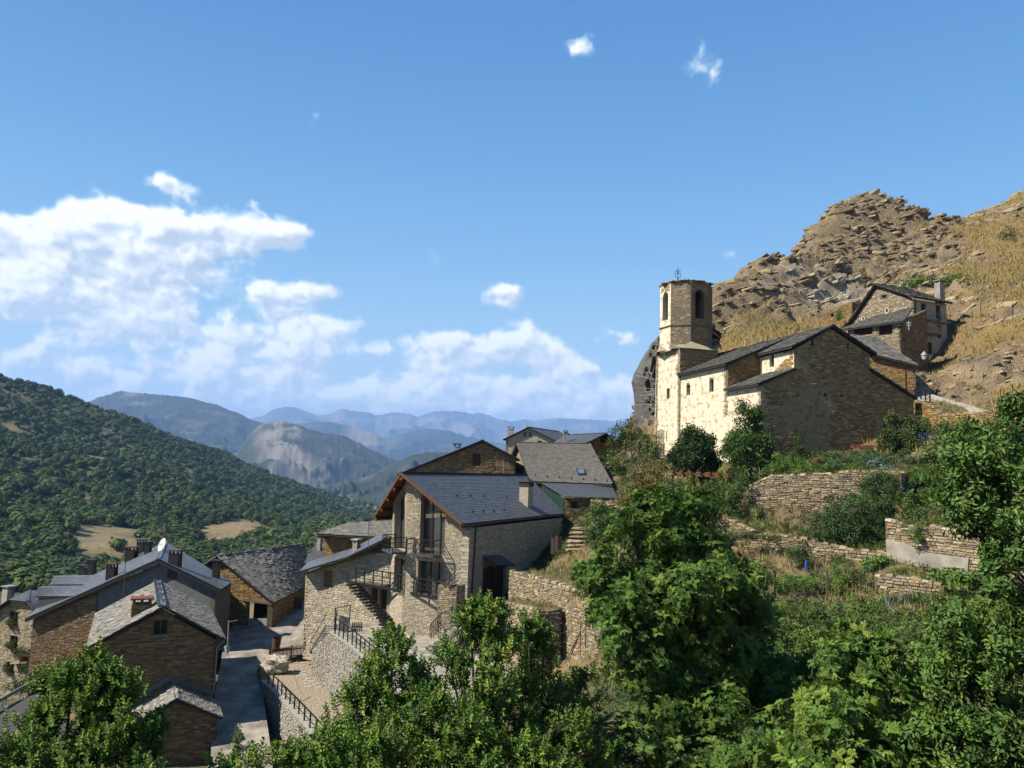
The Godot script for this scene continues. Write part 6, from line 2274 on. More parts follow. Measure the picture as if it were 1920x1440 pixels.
func wire(label: String, a: Vector3, b: Vector3, sag: float, r := .012) -> void:
	var mb := MB.new()
	var last := a
	for i in range(1, 11):
		var f := i / 10.0
		var p := a.lerp(b, f) - Vector3.UP * sag * 4.0 * f * (1.0 - f)
		mb.tube(last, p, r, r, 4, false)
		last = p
	solo(mb, "cable", M.black, label, "cable")

func build_details() -> void:
	var l: Vector3 = mh.l
	var s: Vector3 = mh.s
	var c: Vector3 = mh.c
	var nl: Vector3 = mh.nl
	# raised walkway with railing in front of the tall house
	var dy := on_plane(830, 1123, c - l * 1.4, l).y
	var w0: Vector3 = on_plane(832, 1122, c - l * 1.4, l)
	w0.y = dy
	var w1: Vector3 = on_level(762, 1108, dy)
	var w2: Vector3 = on_level(716, 1099, dy)
	var w3: Vector3 = on_level(651, 1089, dy)
	var i0 := w0 + l * 1.4
	var i1: Vector3 = flat(mh.bp, dy)
	var i2: Vector3 = flat(mh.le, dy)
	var i3 := w3 - nl * 1.3
	var t := thing("walkway", "black steel walkway with railing wrapping the tall house ground floor", "walkway", w2)
	for q in [[w0, w1, i1, i0], [w1, w2, i2, i1], [w2, w3, i3, i2]]:
		var mb := MB.new()
		var pp := PackedVector3Array()
		for p in q:
			pp.append(p - Vector3.UP * .14)
		mb.prism(pp, Vector3.UP * .14)
		part(mb, "deck", M.metal_grey, t)
	var edge := MB.new()
	for q in [[w0, w1], [w1, w2], [w2, w3]]:
		edge.bar(q[0] - Vector3.UP * .09, q[1] - Vector3.UP * .09, .06, .2)
	part(edge, "edge_beam", M.black, t)
	rails(t, [w0 + l * 1.2, w0, w1, w2, w3 + (w2 - w3) * .25], 1.1, .95, M.black, 2, "railing", .04)
	# stairs
	var sb: Vector3 = on_level(737, 1184, -12.2)
	var st: Vector3 = on_level(655, 1094, dy)
	t = thing("staircase", "black steel open tread staircase descending to the house yard", "staircase", sb)
	var run := flat(sb - st)
	var side := run.normalized().cross(Vector3.UP)
	if side.z < 0:
		side = -side
	var steps_n := 16
	for k in steps_n:
		var f := (k + .5) / steps_n
		var p := st.lerp(sb, f)
		var mb := MB.new()
		var wide := .62 if k < steps_n - 3 else .95
		mb.box(p - side * .3, run.normalized() * .18, Vector3.UP * .065, side * wide)
		part(mb, "tread", M.black, t)
	for q in [side * -.92]:
		var mb := MB.new()
		mb.bar(st + q - Vector3.UP * .16, sb + q - Vector3.UP * .16, .05, .16)
		part(mb, "stringer", M.black, t)
	for y in [.35, .65, .95]:
		var mb := MB.new()
		mb.bar(st + side * .3 + Vector3.UP * y, st.lerp(sb, .86) + side * .3 + Vector3.UP * y, .022, .022)
		part(mb, "handrail", M.black, t)
	for f in [0.0, .28, .56, .84]:
		var mb := MB.new()
		mb.bar(st.lerp(sb, f) + side * .3, st.lerp(sb, f) + side * .3 + Vector3.UP * .97, .04, .04)
		part(mb, "post", M.black, t)
	# rails round the upper yard and up the right stairs
	rail_thing("black railing on the coping of the upper yard wall", [on_level(628, 1186, -12.05), on_level(660, 1210, -12.05), on_level(700, 1245, -12.05), on_level(735, 1276, -12.05)], 1.05, 1.05, 1, .03)
	rail_thing("black gate frame at the head of the yard ladder", [on_level(629, 1184, -12.1), on_level(627, 1178, -12.1), on_level(655, 1172, -12.1)], 1.5, 1.6, 0, .025)
	rail_thing("black railing on the coping of the lane wall", [on_level(503, 1285, -16.45), on_level(520, 1300, -16.45), on_level(560, 1342, -16.45), on_level(604, 1392, -16.45)], 1.0, 1.25, 1, .035)
	rail_thing("rising black handrail on stone steps right of the yard", [on_level(806, 1198, -12.3), at(826, 1180, 54), at(846, 1172, 54.5), at(858, 1172, 55)], 1.05, .95, 0, .022)
	for k in 5:
		var mb := MB.new()
		var p := (on_level(812, 1212, -12.3) as Vector3).lerp(at(868, 1178, 54.5), k / 5.0)
		mb.box(p + Vector3(0, .1, .1), Vector3(.28, 0, 0), Vector3(0, .14, 0), Vector3(0, 0, .7))
		solo(mb, "stone_step", M.concrete, "worn stone step rising from the yard to the doorway", "step", "", "stone steps by the yard")
	# picket fence
	var f0: Vector3 = on_level(504, 1243, -16.35)
	var f1: Vector3 = on_level(586, 1232, -16.35)
	var f2: Vector3 = on_level(614, 1216, -15.6)
	t = thing("picket_fence", "dark brown wooden picket fence across the lower yard", "fence", f0)
	var n := 42
	for k in n:
		var f := float(k) / (n - 1)
		var p := f0.lerp(f1, f / .76) if f < .76 else f1.lerp(f2, (f - .76) / .24)
		var mb := MB.new()
		var h := rng.randf_range(1.08, 1.18)
		mb.box(p + Vector3.UP * h * .5, (f1 - f0).normalized() * .035, Vector3.UP * h * .5, Vector3(0, 0, .012))
		part(mb, "picket", M.rust, t)
	for y in [.3, .85]:
		for q in [[f0, f1], [f1, f2]]:
			var mb := MB.new()
			mb.bar(q[0] + Vector3.UP * y - Vector3(0, 0, .03), q[1] + Vector3.UP * y - Vector3(0, 0, .03), .04, .09)
			part(mb, "rail", M.rust, t)
	for p in [f0, f0.lerp(f1, .5), f1, f2]:
		var mb := MB.new()
		mb.bar(p - Vector3.UP * .2 - Vector3(0, 0, .08), p + Vector3.UP * 1.15 - Vector3(0, 0, .08), .1, .1)
		part(mb, "post", M.rust, t)
	var t2 := thing("picket_fence", "short black pickets beside the dark board in the upper yard", "fence", on_level(668, 1184, -12.2))
	for k in 6:
		var mb := MB.new()
		var p: Vector3 = on_level(660 + k * 3.6, 1183, -12.2)
		mb.box(p + Vector3.UP * .3, Vector3(.045, 0, 0), Vector3.UP * .32, Vector3(0, 0, .015))
		part(mb, "picket", M.black, t2)
	var mbr := MB.new()
	mbr.bar(on_level(658, 1183, -12.2) + Vector3.UP * .3, on_level(680, 1183, -12.2) + Vector3.UP * .3, .05, .06)
	part(mbr, "rail", M.black, t2)
	# dark board leaning by the gate
	var bb: Vector3 = on_level(642, 1184, -12.2)
	var mb := MB.new()
	mb.prism(PackedVector3Array([bb + Vector3(-.3, 0, 0), bb + Vector3(.42, 0, .25), bb + Vector3(.42, 1.0, 0), bb + Vector3(-.3, 1.1, -.25)]), Vector3(.02, 0, -.06))
	solo(mb, "dark_board", M.zinc, "dark sheet board leaning at the upper yard gate", "board")
	# steel ladder stair from the lane to the yard
	var la: Vector3 = on_level(584, 1232, -16.2)
	var lb := at(622, 1172, 60.5)
	t = thing("steel_ladder", "grey steel ladder stair climbing from the lane to the yard", "ladder", la)
	var ls := flat(lb - la).normalized().cross(Vector3.UP).normalized()
	for q in [-.42, .42]:
		mb = MB.new()
		mb.bar(la + ls * q, lb + ls * q, .06, .14)
		part(mb, "stringer", M.metal_grey, t)
		mb = MB.new()
		mb.bar(la + ls * q + Vector3.UP * .8, lb + ls * q + Vector3.UP * .8, .04, .04)
		part(mb, "handrail", M.black, t)
	for k in 15:
		mb = MB.new()
		var p := la.lerp(lb, (k + .5) / 15.0)
		mb.box(p, ls * .42, Vector3.UP * .02, flat(lb - la).normalized() * .11)
		part(mb, "tread", M.metal_grey, t)
	# boulder
	var bo: Vector3 = on_level(516, 1262, -16.5)
	var rock := lump(bo + Vector3.UP * .62, Vector3(1.12, .72, .85), 3, .22)
	solo(rock, "boulder", tinted("stone", Color(.50, .455, .36)), "large pale boulder resting by the picket fence", "boulder")
	# rusty barrel
	var rb: Vector3 = on_level(517, 1217, -15.9)
	t = thing("rusty_barrel", "rusty brown oil drum standing behind the picket fence", "barrel", rb)
	mb = MB.new()
	mb.tube(rb, rb + Vector3.UP * .95, .33, .33, 18)
	part(mb, "drum", M.rust, t)
	for y in [.02, .33, .63, .93]:
		mb = MB.new()
		mb.tube(rb + Vector3.UP * (y - .015), rb + Vector3.UP * (y + .02), .35, .35, 18)
		part(mb, "hoop", M.rust, t)
	# pale stones, hose and planks in the yard
	for q in [[768, 1183, .3, "slanted pale slab leaning at the yard wall"], [782, 1188, .2, "small pale slab beside the leaning one"], [743, 1180, .22, "pointed grey stone at the foot of the staircase"]]:
		var p: Vector3 = on_level(q[0], q[1], -12.2)
		solo(lump(p + Vector3.UP * q[2] * .8, Vector3(q[2] * 1.2, q[2], q[2] * .5), int(q[0]), .2), "loose_stone", M.concrete_pale, q[3], "stone")
	mb = MB.new()
	var last: Vector3 = on_level(690, 1180, -12.16)
	for k in range(1, 40):
		var f := k / 39.0
		var p: Vector3 = on_level(690 + 75 * f + 9 * sin(f * 14), 1180 + 18 * f + 3.0 * sin(f * 19), -12.16)
		mb.tube(last, p, .03, .03, 5, false)
		last = p
	solo(mb, "garden_hose", M.yellow, "yellow garden hose lying across the upper yard", "hose")
	# driftwood trough by the tall house
	var dw := at(846, 1098, 56.5)
	t = thing("root_planter", "gnarled driftwood root on the pier beside the walkway", "planter", dw)
	mb = MB.new()
	mb.box(at(846, 1125, 57.0) - Vector3.UP * .55, s * .75, Vector3.UP * 1.6, l * .6)
	var pier := part(mb, "pier", M.mortar, t)
	for q in [[-l, s, .6, .75], [s, l, .75, .6]]:
		var o: Vector3 = at(846, 1125, 57.0) - Vector3.UP * 2.15 + q[0] * q[2]
		var u := Vector3.UP.cross(q[0]).normalized()
		stones({"p0": o - u * q[3], "u": u, "out": q[0], "poly": PackedVector2Array([Vector2(0, 0), Vector2(q[3] * 2, 0), Vector2(q[3] * 2, 3.2), Vector2(0, 3.2)]), "holes": []}, pier, "tan", 57, .08, .14, .22, .5, .05, 20)
	for k in 14:
		mb = MB.new()
		var a := rng.randf() * TAU
		var p := dw + Vector3(cos(a) * .45, rng.randf_range(-.1, .25), sin(a) * .3)
		mb.tube(p, p + Vector3(rng.randf_range(-.5, .5), rng.randf_range(-.1, .5), rng.randf_range(-.3, .3)), .07, .03, 6)
		part(mb, "root", M.wood_grey, t)
	# lamps
	var lp := thing("wall_lamp", "pale street lamp on a bracket at the small house corner", "street lamp", at(414, 1205, 56.8))
	mb = MB.new()
	mb.tube(at(427, 1213, 56.5), at(429, 1164, 56.5), .05, .05, 8)
	mb.tube(at(427, 1210, 56.5), at(408, 1219, 57), .04, .04, 6)
	mb.bar(at(429, 1166, 56.5), at(446, 1163, 57.5), .05, .05)
	part(mb, "bracket", M.pole, lp)
	mb = MB.new()
	var lc := at(426, 1217, 56.5)
	mb.tube(lc - Vector3.UP * .28, lc + Vector3.UP * .12, .10, .2, 6)
	mb.tube(lc + Vector3.UP * .12, lc + Vector3.UP * .26, .22, .04, 6)
	part(mb, "lantern", M.metal_light, lp)
	for q in [["white bell shaped lantern above the church side roof", 1733, 668, 80, .36], ["small white wall lantern at the crag house corner", 1716, 601, 98, .3]]:
		var o := at(q[1], q[2], q[3])
		var r: float = q[4]
		t = thing("lantern", q[0], "street lamp", o)
		mb = MB.new()
		mb.tube(o + Vector3.UP * r * .3, o + Vector3.UP * r * 1.1, r, r * .35, 12)
		mb.tube(o + Vector3.UP * r * 1.1, o + Vector3.UP * r * 1.6, r * .2, r * .05, 8)
		part(mb, "hood", M.white, t)
		mb = MB.new()
		mb.tube(o - Vector3.UP * r * .9, o + Vector3.UP * r * .28, r * .5, r * .85, 12)
		part(mb, "globe", M.cream, t)
		mb = MB.new()
		mb.bar(o + Vector3.UP * r * .2, o + Vector3(1.0, -.2, -.6), .05, .05)
		part(mb, "arm", M.black, t)
	# overhead cables
	wire("black cable from the barn to the lane lamp", at(440, 1170, 58), at(512, 1135, 76), .8)
	wire("black cable sagging from old house roof to the barn", at(600, 1022, 73.5), at(505, 1150, 70), .6)
	wire("black cable from the lane lamp to the lower wall", at(425, 1222, 56.5), at(500, 1320, 57), .5)
	# rail by the pale track
	rail_thing("two dark posts with rails on the pale track edge", [at(1716, 748, 81), at(1727, 747, 80.2), at(1744, 755, 78.2)], 1.15, 1.0, 1, .04)
	# blue railing in the churchyard garden
	var br := thing("blue_railing", "blue metal railing in the garden beside the church", "railing", at(1735, 830, 66))
	for k in 8:
		mb = MB.new()
		var p := at(1724 + k * 4.4, 831, 66)
		mb.bar(p, p + Vector3.UP * .95, .03, .03)
		part(mb, "bar", M.blue_rail, br)
	for y in [825, 814]:
		mb = MB.new()
		mb.bar(at(1722, y, 66), at(1760, y - 1, 66), .035, .035)
		part(mb, "rail", M.blue_rail, br)
	# pergola beam
	var pa := at(1262, 888, 64)
	var pb := at(1366, 893, 62)
	t = thing("pergola", "orange brown timber pergola beam among the shrubs", "pergola", pa)
	mb = MB.new()
	mb.bar(pa, pb, .2, .26)
	part(mb, "beam", M.wood_orange, t)
	for k in 7:
		mb = MB.new()
		var p := pa.lerp(pb, k / 6.0)
		mb.bar(p + Vector3(-.1, .18, .5), p + Vector3(.2, .18, -2.2), .1, .14)
		part(mb, "rafter", M.wood_orange, t)
	for p in [pa, pb]:
		mb = MB.new()
		mb.bar(p - Vector3.UP * 2.6, p, .16, .16)
		part(mb, "post", M.wood, t)
	# garden water butt
	var wb := at(1787, 1112, 42)
	t = thing("water_butt", "blue plastic water barrel with dark lid in the garden", "barrel", wb)
	mb = MB.new()
	mb.tube(wb - Vector3.UP * .4, wb + Vector3.UP * .0, .33, .36, 16)
	mb.tube(wb, wb + Vector3.UP * .28, .36, .26, 16)
	part(mb, "drum", M.blue, t)
	mb = MB.new()
	mb.tube(wb + Vector3.UP * .28, wb + Vector3.UP * .62, .26, .22, 14)
	part(mb, "lid", M.metal_grey, t)
	mb = MB.new()
	mb.tube(wb + Vector3(-.35, .1, .1), wb + Vector3(-.45, -.3, .15), .03, .03, 6)
	part(mb, "hose", M.yellow, t)
	mb = MB.new()
	var bs := at(1510, 1068, 47.5)
	mb.tube(bs, bs + Vector3(.08, .55, 0), .06, .07, 8)
	solo(mb, "blue_bottle", M.blue, "small blue plastic tube stuck by the terrace wall", "bottle")
	# garden fence posts with wire
	t = thing("wire_fence", "grey posts with wire in the vegetable garden", "fence", at(1453, 1120, 42))
	var fp := [at(1453, 1125, 42), at(1551, 1120, 43)]
	for p in fp:
		mb = MB.new()
		mb.bar(p - Vector3.UP * .3, p + Vector3.UP * 1.45, .09, .09)
		part(mb, "post", M.wood_grey, t)
	for y in [.3, .6, .9, 1.15]:
		mb = MB.new()
		mb.bar(fp[0] + Vector3.UP * y, fp[1] + Vector3.UP * y, .012, .012)
		part(mb, "wire", M.metal_light, t)
	t = thing("wire_fence", "thin dark stakes with wire below the sunlit wall", "fence", at(1025, 1225, 47))
	var sp := [at(1027, 1225, 47), at(1088, 1215, 46.5), at(1098, 1205, 47)]
	for p in sp:
		mb = MB.new()
		mb.bar(p - Vector3.UP * .3, p + Vector3.UP * 1.35, .05, .05)
		part(mb, "stake", M.rust, t)
	for y in [.5, 1.0]:
		mb = MB.new()
		mb.bar(sp[0] + Vector3.UP * y, sp[1] + Vector3.UP * y, .012, .012)
		part(mb, "wire", M.metal_grey, t)
	mb = MB.new()
	mb.bar(at(1060, 1243, 46.5), at(1088, 1185, 46.5), .05, .05)
	mb.bar(at(1066, 1240, 46.3), at(1086, 1190, 46.3), .05, .05)
	solo(mb, "leaning_poles", M.rust, "two thin poles leaning by the sunlit wall", "pole")
	# wire fence along the hillside path
	t = thing("hillside_fence", "wire fence with thin posts climbing the dry slope", "fence", at(1850, 545, 100))
	var prev := Vector3.ZERO
	for q in [[1838, 555, 100], [1862, 543, 98], [1897, 533, 95], [1935, 520, 92]]:
		var p := at(q[0], q[1], q[2])
		p.y = crag_y(p.x, p.z)
		mb = MB.new()
		mb.bar(p - Vector3.UP * .2, p + Vector3.UP * 1.7, .07, .07)
		part(mb, "post", M.rust, t)
		if prev != Vector3.ZERO:
			for y in [.6, 1.1, 1.6]:
				mb = MB.new()
				mb.bar(prev + Vector3.UP * y, p + Vector3.UP * y, .015, .015)
				part(mb, "wire", M.metal_grey, t)
		prev = p
	# stone steps, post and boards by the annex
	for k in 6:
		mb = MB.new()
		var p := at(1082 + k * 2.0, 1032 - k * 8.0, 65 + k * 1.0)
		mb = lump(p, Vector3(rng.randf_range(.9, 1.2), .17, .45), k + 60, .14)
		solo(mb, "stone_step", tinted("stone", PAL["dry"][k]), "rough stone step climbing past the annex wall", "step", "", "stone steps by the annex")
	t = thing("doorframe", "weathered wooden boards propped against the house wall end", "boards", at(1040, 1030, 67))
	for q in [[1036, 1038, 1010], [1043, 1034, 1005], [1050, 1030, 1006]]:
		mb = MB.new()
		mb.box(at(q[0], (q[1] + q[2]) / 2.0, 66.5), Vector3(.13, 0, 0), Vector3.UP * (q[1] - q[2]) / 2.0 * .045, Vector3(0, 0, .03))
		part(mb, "board", M.wood if q[0] > 1045 else M.wood_grey, t)
	# roadside barrier by the left house
	t = thing("guard_rail", "grey metal guard rail along the side street", "guard rail", on_level(20, 1310, -19))
	mb = MB.new()
	mb.bar(on_level(-30, 1345, -19.2) + Vector3.UP * .6, on_level(62, 1292, -19.0) + Vector3.UP * .6, .06, .3)
	part(mb, "beam", M.metal_light, t)
	for f in [.1, .4, .7, .95]:
		mb = MB.new()
		var p: Vector3 = (on_level(-30, 1345, -19.2) as Vector3).lerp(on_level(62, 1292, -19.0), f)
		mb.bar(p - Vector3.UP * .2, p + Vector3.UP * .7, .1, .1)
		part(mb, "post", M.metal_light, t)
	# dark cliff with safety mesh behind the tower
	build_cliff()

func lump(o: Vector3, r: Vector3, sd: int, rough: float) -> MB:
	var n := FastNoiseLite.new()
	n.seed = sd
	n.frequency = .9
	n.fractal_octaves = 4
	var mb := MB.new()
	var pts := []
	var rows := 14
	var cols := 22
	for j in rows + 1:
		var a := PI * j / rows
		var line := []
		for i in cols + 1:
			var b := TAU * (i % cols) / cols
			var d := Vector3(sin(a) * cos(b), cos(a), sin(a) * sin(b))
			# flattened facets, as on a split block
			var q := d / maxf(maxf(absf(d.x), absf(d.y)), absf(d.z))
			var v := d.lerp(q * .8, .45)
			line.append(o + v * r * (1.0 + n.get_noise_3d(d.x * 1.4, d.y * 1.4, d.z * 1.4) * rough * 2.0))
		pts.append(line)
	for j in rows:
		for i in cols:
			var nn: Vector3 = (pts[j + 1][i] - pts[j][i]).cross(pts[j][i + 1] - pts[j][i])
			if nn.length() < 1e-7:
				nn = (pts[j + 1][i + 1] - pts[j][i]).cross(pts[j][i + 1] - pts[j][i])
			if nn.length() < 1e-7:
				nn = (pts[j + 1][i] - pts[j][i]).cross(pts[j + 1][i + 1] - pts[j][i])
			nn = nn.normalized()
			if nn.dot((pts[j][i] + pts[j + 1][i + 1]) / 2 - o) < 0:
				nn = -nn
			mb.quad(pts[j][i], pts[j][i + 1], pts[j + 1][i + 1], pts[j + 1][i], nn)
	return mb

func build_cliff() -> void:
	var rows := [[640, 1222, 1300], [655, 1213, 1300], [675, 1202, 1300], [700, 1189, 1300], [716, 1183, 1300], [735, 1187, 1300], [760, 1189, 1300], [790, 1189, 1300], [815, 1186, 1300], [850, 1180, 1300], [890, 1170, 1300]]
	var mb := MB.new()
	var grid := []
	var n := FastNoiseLite.new()
	n.seed = 4
	n.frequency = .28
	n.fractal_octaves = 5
	var nj := 60
	var ni := 36
	for j in nj + 1:
		var f := float(j) / nj * (rows.size() - 1)
		var a: Array = rows[mini(int(f), rows.size() - 2)]
		var b: Array = rows[mini(int(f), rows.size() - 2) + 1]
		var fr := f - mini(int(f), rows.size() - 2)
		var y := lerpf(a[0], b[0], fr)
		var x0 := lerpf(a[1], b[1], fr)
		var line := []
		for i in ni + 1:
			var u := float(i) / ni
			var p := at(lerpf(x0, 1300, u), y - 55.0 * u * (1.0 - float(j) / nj), 104.0 - 3.5 * sin(PI * minf(u * 1.3, 1.0)) + 16.0 * pow(1.0 - u, 6.0))
			var v := n.get_noise_3d(p.x * .7, p.y * .6, p.z) * 3.0 + absf(n.get_noise_3d(p.x * 2.0 + 50, p.y * 1.3, p.z)) * -2.6
			p += Vector3(-.3, .1, 1).normalized() * v * (0.35 + 0.65 * sin(PI * clampf(u * 1.6, 0, .5)))
			line.append(p)
		grid.append(line)
	for j in nj:
		for i in ni:
			mb.col = Color.WHITE * rng.randf_range(.85, 1.1)
			mb.quad(grid[j][i], grid[j][i + 1], grid[j + 1][i + 1], grid[j + 1][i], ((grid[j][i + 1] - grid[j][i]).cross(grid[j + 1][i] - grid[j][i]) as Vector3).normalized() * -1.0)
	# back and top so that it is a solid crag
	for j in nj:
		mb.quad(grid[j][0], grid[j + 1][0], grid[j + 1][0] + Vector3(12, 0, -14), grid[j][0] + Vector3(12, 0, -14))
	for i in ni:
		mb.quad(grid[0][i], grid[0][i + 1], grid[0][i + 1] + Vector3(8, -1, -12), grid[0][i] + Vector3(8, -1, -12), Vector3.UP)
	solo(mb, "cliff", tinted("rock", Color(.20, .195, .18)), "", "", "structure")
	for q in [[[1192, 703], [1240, 716]], [[1190, 727], [1240, 730]], [[1222, 645], [1290, 660]], [[1200, 742], [1240, 738]], [[1190, 760], [1236, 757]]]:
		var m2 := MB.new()
		m2.tube(at(q[0][0], q[0][1], 101.5), at(q[1][0], q[1][1], 100), .03, .03, 4)
		solo(m2, "mesh_cable", M.metal_light, "pale steel cable of the rockfall netting on the dark cliff", "cable", "", "rockfall netting cables")

# ---------- plants ----------
var sprays := {}

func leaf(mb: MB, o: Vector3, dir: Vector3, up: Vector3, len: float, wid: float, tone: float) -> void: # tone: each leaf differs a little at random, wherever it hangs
	var side := dir.cross(up).normalized()
	up = side.cross(dir).normalized()
	var lift := up * wid * .35
	var tip := o + dir * len - up * len * .18
	var l1 := o + dir * len * .32 + side * wid + lift
	var l2 := o + dir * len * .68 + side * wid * .72 + lift * .6
	var r1 := o + dir * len * .32 - side * wid + lift
	var r2 := o + dir * len * .68 - side * wid * .72 + lift * .6
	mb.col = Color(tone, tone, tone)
	for t in [[o, l1, l2], [o, l2, tip], [o, tip, r2], [o, r2, r1]]:
		var nn: Vector3 = ((t[1] - t[0]) as Vector3).cross(t[2] - t[0]).normalized()
		if nn.dot(up) < 0:
			nn = -nn
		mb.tri(t[0], t[1], t[2], nn)

func spray(kind: String, sd: int) -> ArrayMesh:
	var key := kind + str(sd)
	if sprays.has(key):
		return sprays[key]
	var r := RandomNumberGenerator.new()
	r.seed = sd * 7 + kind.length()
	var mb := MB.new()
	var n := 15
	match kind:
		"shoot": # upright twig with leaves all round
			for i in n:
				var f := .08 + .92 * i / (n - 1.0)
				var a := i * 2.4 + r.randf() * .5
				var d := Vector3(cos(a), .35 + .9 * f * f, sin(a)).normalized()
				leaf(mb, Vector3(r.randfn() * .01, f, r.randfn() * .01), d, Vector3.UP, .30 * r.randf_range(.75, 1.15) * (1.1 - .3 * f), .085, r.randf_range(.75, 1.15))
			mb.col = Color(.8, .55, .3)
			mb.tube(Vector3.ZERO, Vector3(0, 1, 0), .014, .005, 4, false)
		"ash": # arching pinnate leaves
			for b in 4:
				var a0 := b * TAU / 4.0 + r.randf()
				var out := Vector3(cos(a0), .5, sin(a0)).normalized()
				for i in 6:
					var f := .2 + .8 * i / 5.0
					var o := out * f * .75 + Vector3.UP * (.25 - .28 * f * f)
					for s in ([-1, 1] if i < 5 else [0]):
						var sd2: Vector3 = out.cross(Vector3.UP).normalized() * s
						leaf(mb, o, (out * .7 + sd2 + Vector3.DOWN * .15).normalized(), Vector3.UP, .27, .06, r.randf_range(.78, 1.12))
		"broad": # few large drooping leaflets
			for i in 11:
				var a := i * 2.4 + r.randf()
				var d := Vector3(cos(a), r.randf_range(-.55, .25), sin(a)).normalized()
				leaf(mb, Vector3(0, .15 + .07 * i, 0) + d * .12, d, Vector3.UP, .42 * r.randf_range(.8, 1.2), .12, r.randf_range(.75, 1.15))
			mb.col = Color(.7, .5, .3)
			mb.tube(Vector3.ZERO, Vector3(0, .9, 0), .016, .006, 4, false)
		"bush": # dense small leaves
			for i in 26:
				var d := Vector3(r.randfn(), r.randfn() + .4, r.randfn()).normalized()
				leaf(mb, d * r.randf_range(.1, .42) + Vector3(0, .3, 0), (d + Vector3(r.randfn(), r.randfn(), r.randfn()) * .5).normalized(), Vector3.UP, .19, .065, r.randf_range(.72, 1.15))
		"grass":
			for i in 14:
				var a := r.randf() * TAU
				var o := Vector3(cos(a), 0, sin(a)) * r.randf() * .28
				var tip := o + Vector3(cos(a) * r.randf_range(.05, .5), r.randf_range(.5, 1.0), sin(a) * r.randf_range(.05, .5))
				var sdv := Vector3(-sin(a), 0, cos(a)) * .03
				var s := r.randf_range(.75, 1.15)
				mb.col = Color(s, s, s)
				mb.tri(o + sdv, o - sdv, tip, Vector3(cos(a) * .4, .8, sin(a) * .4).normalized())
	var m := mb.commit()
	sprays[key] = m
	return m

func leaf_ball(parent: Node3D, called: String, o: Vector3, rad: float, n: int, col: Color, size: float) -> void:
	var pl := []
	var tn := []
	for i in n:
		var d := Vector3(rng.randfn(), rng.randfn(), rng.randfn()).normalized()
		pl.append(Transform3D(Basis(Quaternion(Vector3.UP, (d + Vector3.UP * .6).normalized())).scaled(Vector3.ONE * size * rng.randf_range(.6, 1.1)), o + d * rad * sqrt(rng.randf()) * Vector3(1, .7, 1)))
		tn.append(vary(col, .25))
	many(spray("bush", 1), M.leaf, pl, tn, called, parent)

